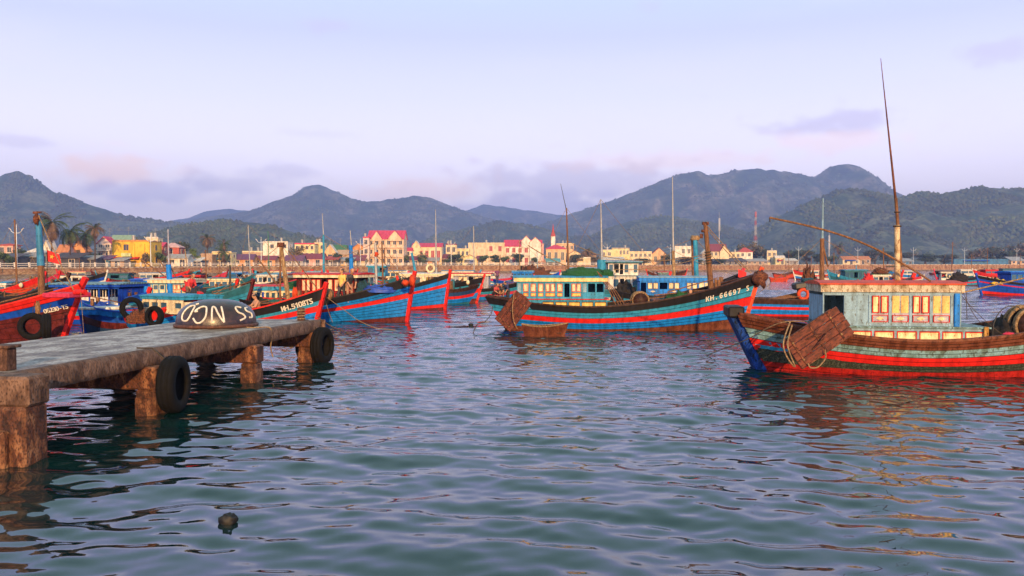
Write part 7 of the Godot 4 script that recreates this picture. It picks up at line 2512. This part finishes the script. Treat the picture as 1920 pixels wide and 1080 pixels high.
# ---------------------------------------------------------------- people
func body_mesh(bones: Array, colours: Dictionary, hands: Array, cell := 0.02) -> ArrayMesh:
	# bones: [a, b, ra, rb, region]; one continuous surface by surface nets
	var lo := Vector3.INF
	var hi := -Vector3.INF
	for b in bones:
		var r: float = maxf(b[2], b[3]) + 0.06
		for p in [b[0], b[1]]:
			lo = lo.min(p - Vector3.ONE * r)
			hi = hi.max(p + Vector3.ONE * r)
	var n := Vector3i(((hi - lo) / cell).ceil()) + Vector3i.ONE
	var total := n.x * n.y * n.z
	var field := PackedFloat32Array()
	field.resize(total)
	field.fill(1.0)
	var best := PackedFloat32Array()
	best.resize(total)
	best.fill(1.0)
	var region := PackedByteArray()
	region.resize(total)
	var names := colours.keys()
	var k := 0.035
	for b in bones:
		var a: Vector3 = b[0]
		var c: Vector3 = b[1]
		var ra: float = b[2]
		var rb: float = b[3]
		var pad := maxf(ra, rb) + 0.055
		var i0 := Vector3i(((a.min(c) - Vector3.ONE * pad - lo) / cell).floor()).max(Vector3i.ZERO)
		var i1 := Vector3i(((a.max(c) + Vector3.ONE * pad - lo) / cell).ceil()).min(n - Vector3i.ONE)
		var ac := c - a
		var ll := maxf(ac.length_squared(), 1e-6)
		var ri := names.find(b[4])
		for z in range(i0.z, i1.z + 1):
			for y in range(i0.y, i1.y + 1):
				for x in range(i0.x, i1.x + 1):
					var p := lo + Vector3(x, y, z) * cell
					var t := clampf((p - a).dot(ac) / ll, 0.0, 1.0)
					var d := p.distance_to(a + ac * t) - lerpf(ra, rb, t)
					var i := x + n.x * (y + n.y * z)
					var e := field[i]
					var h := maxf(k - absf(d - e), 0.0) / k
					field[i] = minf(d, e) - h * h * k * 0.25
					if d < best[i]:
						best[i] = d
						region[i] = ri
	var s := st()
	s.set_smooth_group(0)
	var verts := {}
	var cols := {}
	var sx_ := 1
	var sy := n.x
	var sz := n.x * n.y
	var offs := [0, sx_, sy, sx_ + sy, sz, sx_ + sz, sy + sz, sx_ + sy + sz]
	for z in n.z - 1:
		for y in n.y - 1:
			for x in n.x - 1:
				var i := x + sy * y + sz * z
				var inside := 0
				for o in offs:
					if field[i + o] < 0.0:
						inside += 1
				if inside == 0 or inside == 8:
					continue
				var sum := Vector3.ZERO
				var cnt := 0
				for e in [[0, 1], [2, 3], [4, 5], [6, 7], [0, 2], [1, 3], [4, 6], [5, 7], [0, 4], [1, 5], [2, 6], [3, 7]]:
					var fa := field[i + offs[e[0]]]
					var fb := field[i + offs[e[1]]]
					if (fa < 0.0) == (fb < 0.0):
						continue
					var f := fa / (fa - fb)
					var pa := Vector3(e[0] & 1, (e[0] >> 1) & 1, e[0] >> 2)
					var pb := Vector3(e[1] & 1, (e[1] >> 1) & 1, e[1] >> 2)
					sum += pa.lerp(pb, f)
					cnt += 1
				verts[i] = lo + (Vector3(x, y, z) + sum / cnt) * cell
				cols[i] = colours[names[region[i]]]
	for i in verts:
		var x: int = i % n.x
		var y: int = (i / n.x) % n.y
		var z: int = i / sz
		for ax in 3:
			var step: int = [1, sy, sz][ax]
			var u: int = [sy, sz, 1][ax]
			var w: int = [sz, 1, sy][ax]
			var fa := field[i]
			var fb := field[i + step]
			if (fa < 0.0) == (fb < 0.0):
				continue
			if not (verts.has(i - u) and verts.has(i - w) and verts.has(i - u - w)):
				continue
			var dir := Vector3.ZERO
			dir[ax] = 1.0 if fa < 0.0 else -1.0
			var mid: Vector3 = (verts[i] + verts[i - u] + verts[i - w] + verts[i - u - w]) * 0.25
			var q := [verts[i], verts[i - u], verts[i - u - w], verts[i - w]]
			s.set_color(cols[i])
			quad_out(s, q[0], q[1], q[2], q[3], mid - dir)
	# fingers, rooted in the palms: unequal, slightly curled
	s.set_color(colours["skin"])
	for hnd in hands:
		var wr: Vector3 = hnd[0]
		var dir: Vector3 = (hnd[1] as Vector3).normalized()
		var curl: Vector3 = (hnd[2] as Vector3).normalized()
		var across := dir.cross(curl).normalized()
		var palm := wr + dir * 0.075
		for f in 4:
			var root := palm + across * (f - 1.5) * 0.020
			var ln: float = [0.062, 0.075, 0.070, 0.052][f]
			tube(s, [root - dir * 0.02, root + dir * ln * 0.5, root + dir * ln * 0.85 + curl * ln * 0.35], [0.010, 0.009, 0.007], 6)
		var th := wr + dir * 0.03 + across * 0.035
		tube(s, [th - across * 0.02, th + dir * 0.025 + across * 0.02 + curl * 0.01, th + dir * 0.05 + across * 0.022 + curl * 0.025], [0.012, 0.010, 0.008], 6)
	s.generate_normals()
	return s.commit()

func person(label: String, at: Vector3, turn: float, pose: String, shirt: Color, trousers: Color, hair: Color, group := "") -> Node3D:
	var o := thing("person", label, "person", at, turn, group)
	var skin := Color(0.40, 0.20, 0.12)
	var hip := Vector3(0, 0.90, 0)
	var chest := Vector3(0, 1.26, 0.0)
	var elbow := [Vector3(-0.23, 1.10, 0.0), Vector3(0.23, 1.10, 0.0)]
	var wrist := [Vector3(-0.22, 0.86, 0.10), Vector3(0.22, 0.86, 0.10)]
	var knee := [Vector3(-0.10, 0.49, 0.03), Vector3(0.10, 0.49, 0.03)]
	var ankle := [Vector3(-0.10, 0.08, 0.0), Vector3(0.11, 0.08, 0.0)]
	match pose:
		"sit":
			hip = Vector3(0, 0.12, 0)
			chest = Vector3(0, 0.47, 0.07)
			knee = [Vector3(-0.13, 0.30, 0.40), Vector3(0.13, 0.30, 0.40)]
			ankle = [Vector3(-0.12, -0.10, 0.42), Vector3(0.12, -0.10, 0.42)]
			elbow = [Vector3(-0.25, 0.38, 0.20), Vector3(0.24, 0.36, 0.22)]
			wrist = [Vector3(-0.10, 0.32, 0.42), Vector3(0.08, 0.30, 0.44)]
		"crouch":
			hip = Vector3(0, 0.30, -0.08)
			chest = Vector3(0, 0.60, 0.10)
			knee = [Vector3(-0.16, 0.46, 0.30), Vector3(0.16, 0.46, 0.30)]
			ankle = [Vector3(-0.12, 0.08, 0.05), Vector3(0.12, 0.08, 0.05)]
			elbow = [Vector3(-0.24, 0.46, 0.25), Vector3(0.24, 0.46, 0.25)]
			wrist = [Vector3(-0.10, 0.32, 0.42), Vector3(0.10, 0.30, 0.42)]
		"bend":
			chest = Vector3(0, 1.20, 0.16)
			elbow = [Vector3(-0.22, 0.98, 0.26), Vector3(0.22, 0.98, 0.26)]
			wrist = [Vector3(-0.14, 0.78, 0.36), Vector3(0.14, 0.78, 0.36)]
		"walk":
			knee = [Vector3(-0.10, 0.50, 0.14), Vector3(0.10, 0.48, -0.04)]
			ankle = [Vector3(-0.10, 0.08, 0.14), Vector3(0.11, 0.10, -0.22)]
			elbow = [Vector3(-0.24, 1.10, -0.06), Vector3(0.24, 1.10, 0.06)]
			wrist = [Vector3(-0.23, 0.90, 0.06), Vector3(0.22, 0.92, 0.22)]
	var up := (chest - hip).normalized()
	var neck := chest + up * 0.17
	var head := neck + up * 0.13 + Vector3(0, 0.01, 0.03)
	var fwd := Vector3(0, 0, 1)
	var bones := [
		[hip, chest, 0.125, 0.135, "shirt"], [chest + Vector3(-0.07, 0, 0), chest + Vector3(0.07, 0, 0), 0.125, 0.125, "shirt"],
		[hip + Vector3(-0.06, -0.02, 0), hip + Vector3(0.06, -0.02, 0), 0.118, 0.118, "trousers"],
		[chest + up * 0.08, neck, 0.085, 0.052, "shirt"], [neck, head, 0.052, 0.055, "skin"],
		[head - up * 0.035, head + up * 0.045, 0.078, 0.090, "skin"], [head - up * 0.06 + fwd * 0.035, head + fwd * 0.03, 0.052, 0.066, "skin"],
		[head + fwd * 0.085 - up * 0.012, head + fwd * 0.108 - up * 0.028, 0.013, 0.017, "skin"],
		[head + Vector3(-0.088, 0, 0), head + Vector3(-0.093, -0.02, 0), 0.02, 0.014, "skin"], [head + Vector3(0.088, 0, 0), head + Vector3(0.093, -0.02, 0), 0.02, 0.014, "skin"]]
	var hands := []
	for k in 2:
		var sg := -1.0 if k == 0 else 1.0
		var sh := chest + up * 0.09 + Vector3(sg * 0.17, 0, 0)
		bones.append([sh, elbow[k], 0.058, 0.044, "sleeve"])
		bones.append([elbow[k], wrist[k], 0.042, 0.029, "skin"])
		var hd: Vector3 = (wrist[k] - elbow[k]).normalized()
		bones.append([wrist[k], wrist[k] + hd * 0.07, 0.028, 0.034, "skin"])
		hands.append([wrist[k], hd, Vector3(-sg * 0.6, -0.2, 0.5)])
		bones.append([hip + Vector3(sg * 0.085, -0.03, 0), knee[k], 0.092, 0.060, "trousers"])
		bones.append([knee[k], ankle[k], 0.058, 0.036, "shin"])
		bones.append([ankle[k], ankle[k] + Vector3(sg * 0.02, -0.045, 0.14), 0.04, 0.032, "skin"])
	var bare := shirt == skin
	var m: StandardMaterial3D
	if materials.has("person"):
		m = materials["person"]
	else:
		m = StandardMaterial3D.new()
		m.vertex_color_use_as_albedo = true
		m.roughness = 0.65
		materials["person"] = m
	put(body_mesh(bones, {"skin": skin, "shirt": shirt, "sleeve": shirt, "trousers": trousers, "shin": trousers if not bare else skin}, hands), "body", m, o)
	var s := st()
	lump(s, head + up * 0.035 - fwd * 0.018, Vector3(0.108, 0.098, 0.112), 3, 0.04, 16, 8, true)
	var hm := StandardMaterial3D.new()
	hm.albedo_color = hair.linear_to_srgb()
	hm.roughness = 0.6
	var hr := put(s, "hair", hm, o)
	for sg in [-1.0, 1.0]:
		s = st()
		lump(s, head + Vector3(sg * 0.033, 0.004, 0.092), Vector3(0.011, 0.008, 0.008), 2, 0.0, 8, 6, true)
		put(s, "eye", materials["black_iron"], o)
	s = st()
	lump(s, head + fwd * 0.086 - up * 0.056, Vector3(0.022, 0.006, 0.008), 2, 0.0, 8, 6, true)
	put(s, "mouth", materials["red_shutter"], o)
	return o

func build_people() -> void:
	var black := Color(0.012, 0.010, 0.010)
	var skin := Color(0.40, 0.20, 0.12)
	person("bare-chested boy sitting at the boat's rail beside the basket boat", Vector3(sx(484, 35.6), hy(590, 35.6), -35.6), -52.0, "sit", skin, Color(0.03, 0.04, 0.08), black)
	var bb: Node3D = refs["large_blue_boat"]
	var hb: Hull = hulls[bb]
	for e in [[641.0, "person in a yellow top standing on the large blue boat", -30.0, "walk", Color(0.55, 0.40, 0.10), Color(0.02, 0.02, 0.03), Color(0.05, 0.03, 0.02)], [655.0, "person in a dark jacket bending over beside the yellow top", 35.0, "bend", Color(0.02, 0.02, 0.03), Color(0.30, 0.15, 0.10), Color(0.28, 0.11, 0.03)]]:
		var q := on(bb, e[0], 560.0, 1.15)
		q = on(bb, e[0], 560.0, minf(1.2, hb.half(q.x / hb.L + 0.5) - 0.30))
		q.y = hb.sheer(q.x / hb.L + 0.5) - 0.33
		person(e[1], bb.transform * q, e[2], e[3], e[4], e[5], e[6])
	person("dark-haired person crouching behind the middle boat's rail", Vector3(sx(1289, 34.9), hy(588, 34.9), -34.9), 10.0, "crouch", Color(0.05, 0.10, 0.18), Color(0.03, 0.03, 0.05), black)
	person("person in red crouching on the red-roofed boat's deck", Vector3(sx(928, 65.6), hy(556, 65.6), -65.6), 40.0, "crouch", Color(0.40, 0.05, 0.04), Color(0.05, 0.03, 0.03), black)
	person("person in black crouching in the middle of the group of three", Vector3(sx(941, 65.8), hy(556, 65.8), -65.8), -10.0, "crouch", Color(0.02, 0.02, 0.03), Color(0.35, 0.16, 0.09), black)
	person("person in navy standing bent at the right of the group of three", Vector3(sx(953, 65.8), hy(566, 65.8), -65.8), -50.0, "bend", Color(0.02, 0.03, 0.10), Color(0.02, 0.02, 0.03), black)
	person("person in purple standing among gear above the crouching group", Vector3(sx(932, 88.5), hy(533, 88.5), -88.5), 10.0, "walk", Color(0.12, 0.03, 0.10), Color(0.03, 0.03, 0.05), black)
	person("person in a red shirt working on the teal boat right of the blue post", Vector3(sx(354, 43.6), hy(572, 43.6), -43.6), 60.0, "bend", Color(0.55, 0.03, 0.03), Color(0.10, 0.06, 0.05), Color(0.2, 0.08, 0.04))

# ---------------------------------------------------------------- towers, vehicle, drifting things
func build_small_things() -> void:
	var steel := mat("tower_steel", lin(0.36, 0.35, 0.36), 0.6)
	var redst := mat("tower_red", lin(0.34, 0.10, 0.12), 0.6)
	for e in [[1348.0, 409.0, 700.0, 1.7, "white cylindrical radio mast above the maroon-roofed house"], [1554.0, 441.0, 640.0, 1.5, "short grey radio mast left of the lone brown palm"]]:
		var d: float = e[2]
		var top: float = hy(e[1], d)
		var o := thing("radio_mast", e[4], "radio mast", Vector3(sx(e[0], d), 3.0, -d))
		var s := st()
		rod(s, Vector3.ZERO, Vector3(0, top - 6.0, 0), 0.5, 0.35, 10)
		put(s, "shaft", steel, o)
		s = st()
		lathe(s, [Vector2(0.0, top - 3.0), Vector2(e[3] * 0.5, top - 3.2), Vector2(e[3] * 0.55, top - 13.0), Vector2(0.5, top - 14.0)], 10)
		put(s, "antenna_shroud", steel, o)
		s = st()
		rod(s, Vector3(0, top - 3.0, 0), Vector3(0, top + 2.0, 0), 0.15, 0.08, 6)
		put(s, "lightning_rod", steel, o)
	var d := 620.0
	var top := hy(404, d)
	var t := thing("lattice_tower", "red and white lattice tower right of the brown foremast", "tower", Vector3(sx(1416, d), 3.0, -d))
	var n := 10
	for k in n:
		var s := st()
		var y0 := (top - 3.0) * k / n
		var y1 := (top - 3.0) * (k + 1) / n
		var w0 := lerpf(1.7, 0.5, float(k) / n)
		var w1 := lerpf(1.7, 0.5, float(k + 1) / n)
		for c in 4:
			var a := TAU * c / 4.0 + 0.4
			var b := TAU * (c + 1) / 4.0 + 0.4
			var p0 := Vector3(cos(a) * w0, y0, sin(a) * w0)
			var p1 := Vector3(cos(a) * w1, y1, sin(a) * w1)
			var q0 := Vector3(cos(b) * w0, y0, sin(b) * w0)
			var q1 := Vector3(cos(b) * w1, y1, sin(b) * w1)
			rod(s, p0, p1, 0.13, 0.13, 5)
			rod(s, p0, q1, 0.07, 0.07, 4)
			rod(s, q0, p1, 0.07, 0.07, 4)
			rod(s, p1, q1, 0.07, 0.07, 4)
		put(s, "section", redst if k % 3 == 2 else steel, t)
	var s := st()
	lathe(s, [Vector2(0.0, top), Vector2(0.8, top - 0.5), Vector2(0.8, top - 4.0), Vector2(0.0, top - 5.0)], 10)
	put(s, "antenna_ring", redst, t)
	# wooden pole leaning on the promenade, blue truck
	var dd := shore_dist(349.0) + 1.2
	var wp := thing("wooden_pole", "bare wooden pole standing at the railing right of the grey-roofed shed", "pole", Vector3(sx(349, dd), land_height(dd) - 0.1, -dd))
	s = st()
	tube(s, [Vector3(0.25, 0, 0), Vector3(0.0, 2.6, 0), Vector3(-0.3, 5.2, 0)], [0.2, 0.19, 0.17], 8)
	put(s, "shaft", materials["pale_wood"], wp)
	dd = shore_dist(884.0) + 3.2
	var v := thing("truck", "small blue truck parked on the promenade before the yellow gabled house", "truck", Vector3(sx(884, dd), land_height(dd) - 0.1, -dd), 18.0)
	var vb := wall_mat("truck_blue", 0.10, 0.16, 0.42)
	s = st()
	chamfer_box(s, Vector3(0, 1.25, 0.9), Vector3(1.7, 1.5, 1.4), 0.18)
	put(s, "cab", vb, v)
	s = st()
	chamfer_box(s, Vector3(0, 1.2, -1.2), Vector3(1.8, 1.3, 2.7), 0.05)
	put(s, "cargo_box", wall_mat("truck_grey", 0.40, 0.42, 0.50), v)
	s = st()
	box(s, Vector3(0, 1.55, 1.61), Vector3(1.4, 0.55, 0.04))
	put(s, "windscreen", materials["dark_pane"], v)
	for x in [-0.75, 0.75]:
		for z in [0.9, -1.6]:
			s = st()
			lathe(s, [Vector2(0.0, 0.12), Vector2(0.24, 0.12), Vector2(0.38, 0.10), Vector2(0.40, 0.0), Vector2(0.38, -0.10), Vector2(0.24, -0.12), Vector2(0.0, -0.12)], 14, Vector3(x, 0.40, z), Basis(Vector3(0, 0, 1), PI * 0.5))
			put(s, "wheel", materials["rubber"], v)
		s = st()
		lump(s, Vector3(x * 0.8, 0.95, 1.6), Vector3(0.14, 0.10, 0.05), 2, 0.0, 10, 6, true)
		put(s, "headlight", materials["white_paint"], v)
	# drifting things
	s = st()
	lump(s, Vector3.ZERO, Vector3(0.09, 0.075, 0.065), 91, 0.22, 16, 10, true)
	var o := put(s, "drifting_husk", mat("husk", lin(0.010, 0.009, 0.009), 0.6, "rust", Vector3(5, 5, 5), 0.0, 1.0))
	o.position = Vector3(sx(424, 8.6), 0.02, -8.6)
	o.rotation_degrees = Vector3(0, 20, 24)
	tag(o, "dark coconut husk drifting alone in the near water", "husk")
	s = st()
	tube(s, [Vector3(-0.08, 0.012, 0.02), Vector3(0.0, 0.014, 0.0), Vector3(0.09, 0.03, -0.015)], [0.004, 0.007, 0.003], 6)
	tube(s, [Vector3(0.0, 0.012, 0.0), Vector3(0.0, 0.012, 0.04)], [0.005, 0.003], 6)
	o = put(s, "drifting_twig", materials["husk"])
	o.position = Vector3(sx(1668, 7.95), 0.01, -7.95)
	tag(o, "small dark twig floating near the lower right corner", "twig")
	s = st()
	lump(s, Vector3.ZERO, Vector3(0.11, 0.06, 0.09), 93, 0.2, 12, 8, true)
	o = put(s, "drifting_float", materials["husk"])
	o.position = Vector3(sx(883, 38.0), 0.02, -38.0)
	tag(o, "little dark float on the water left of the middle boat's stern", "float")
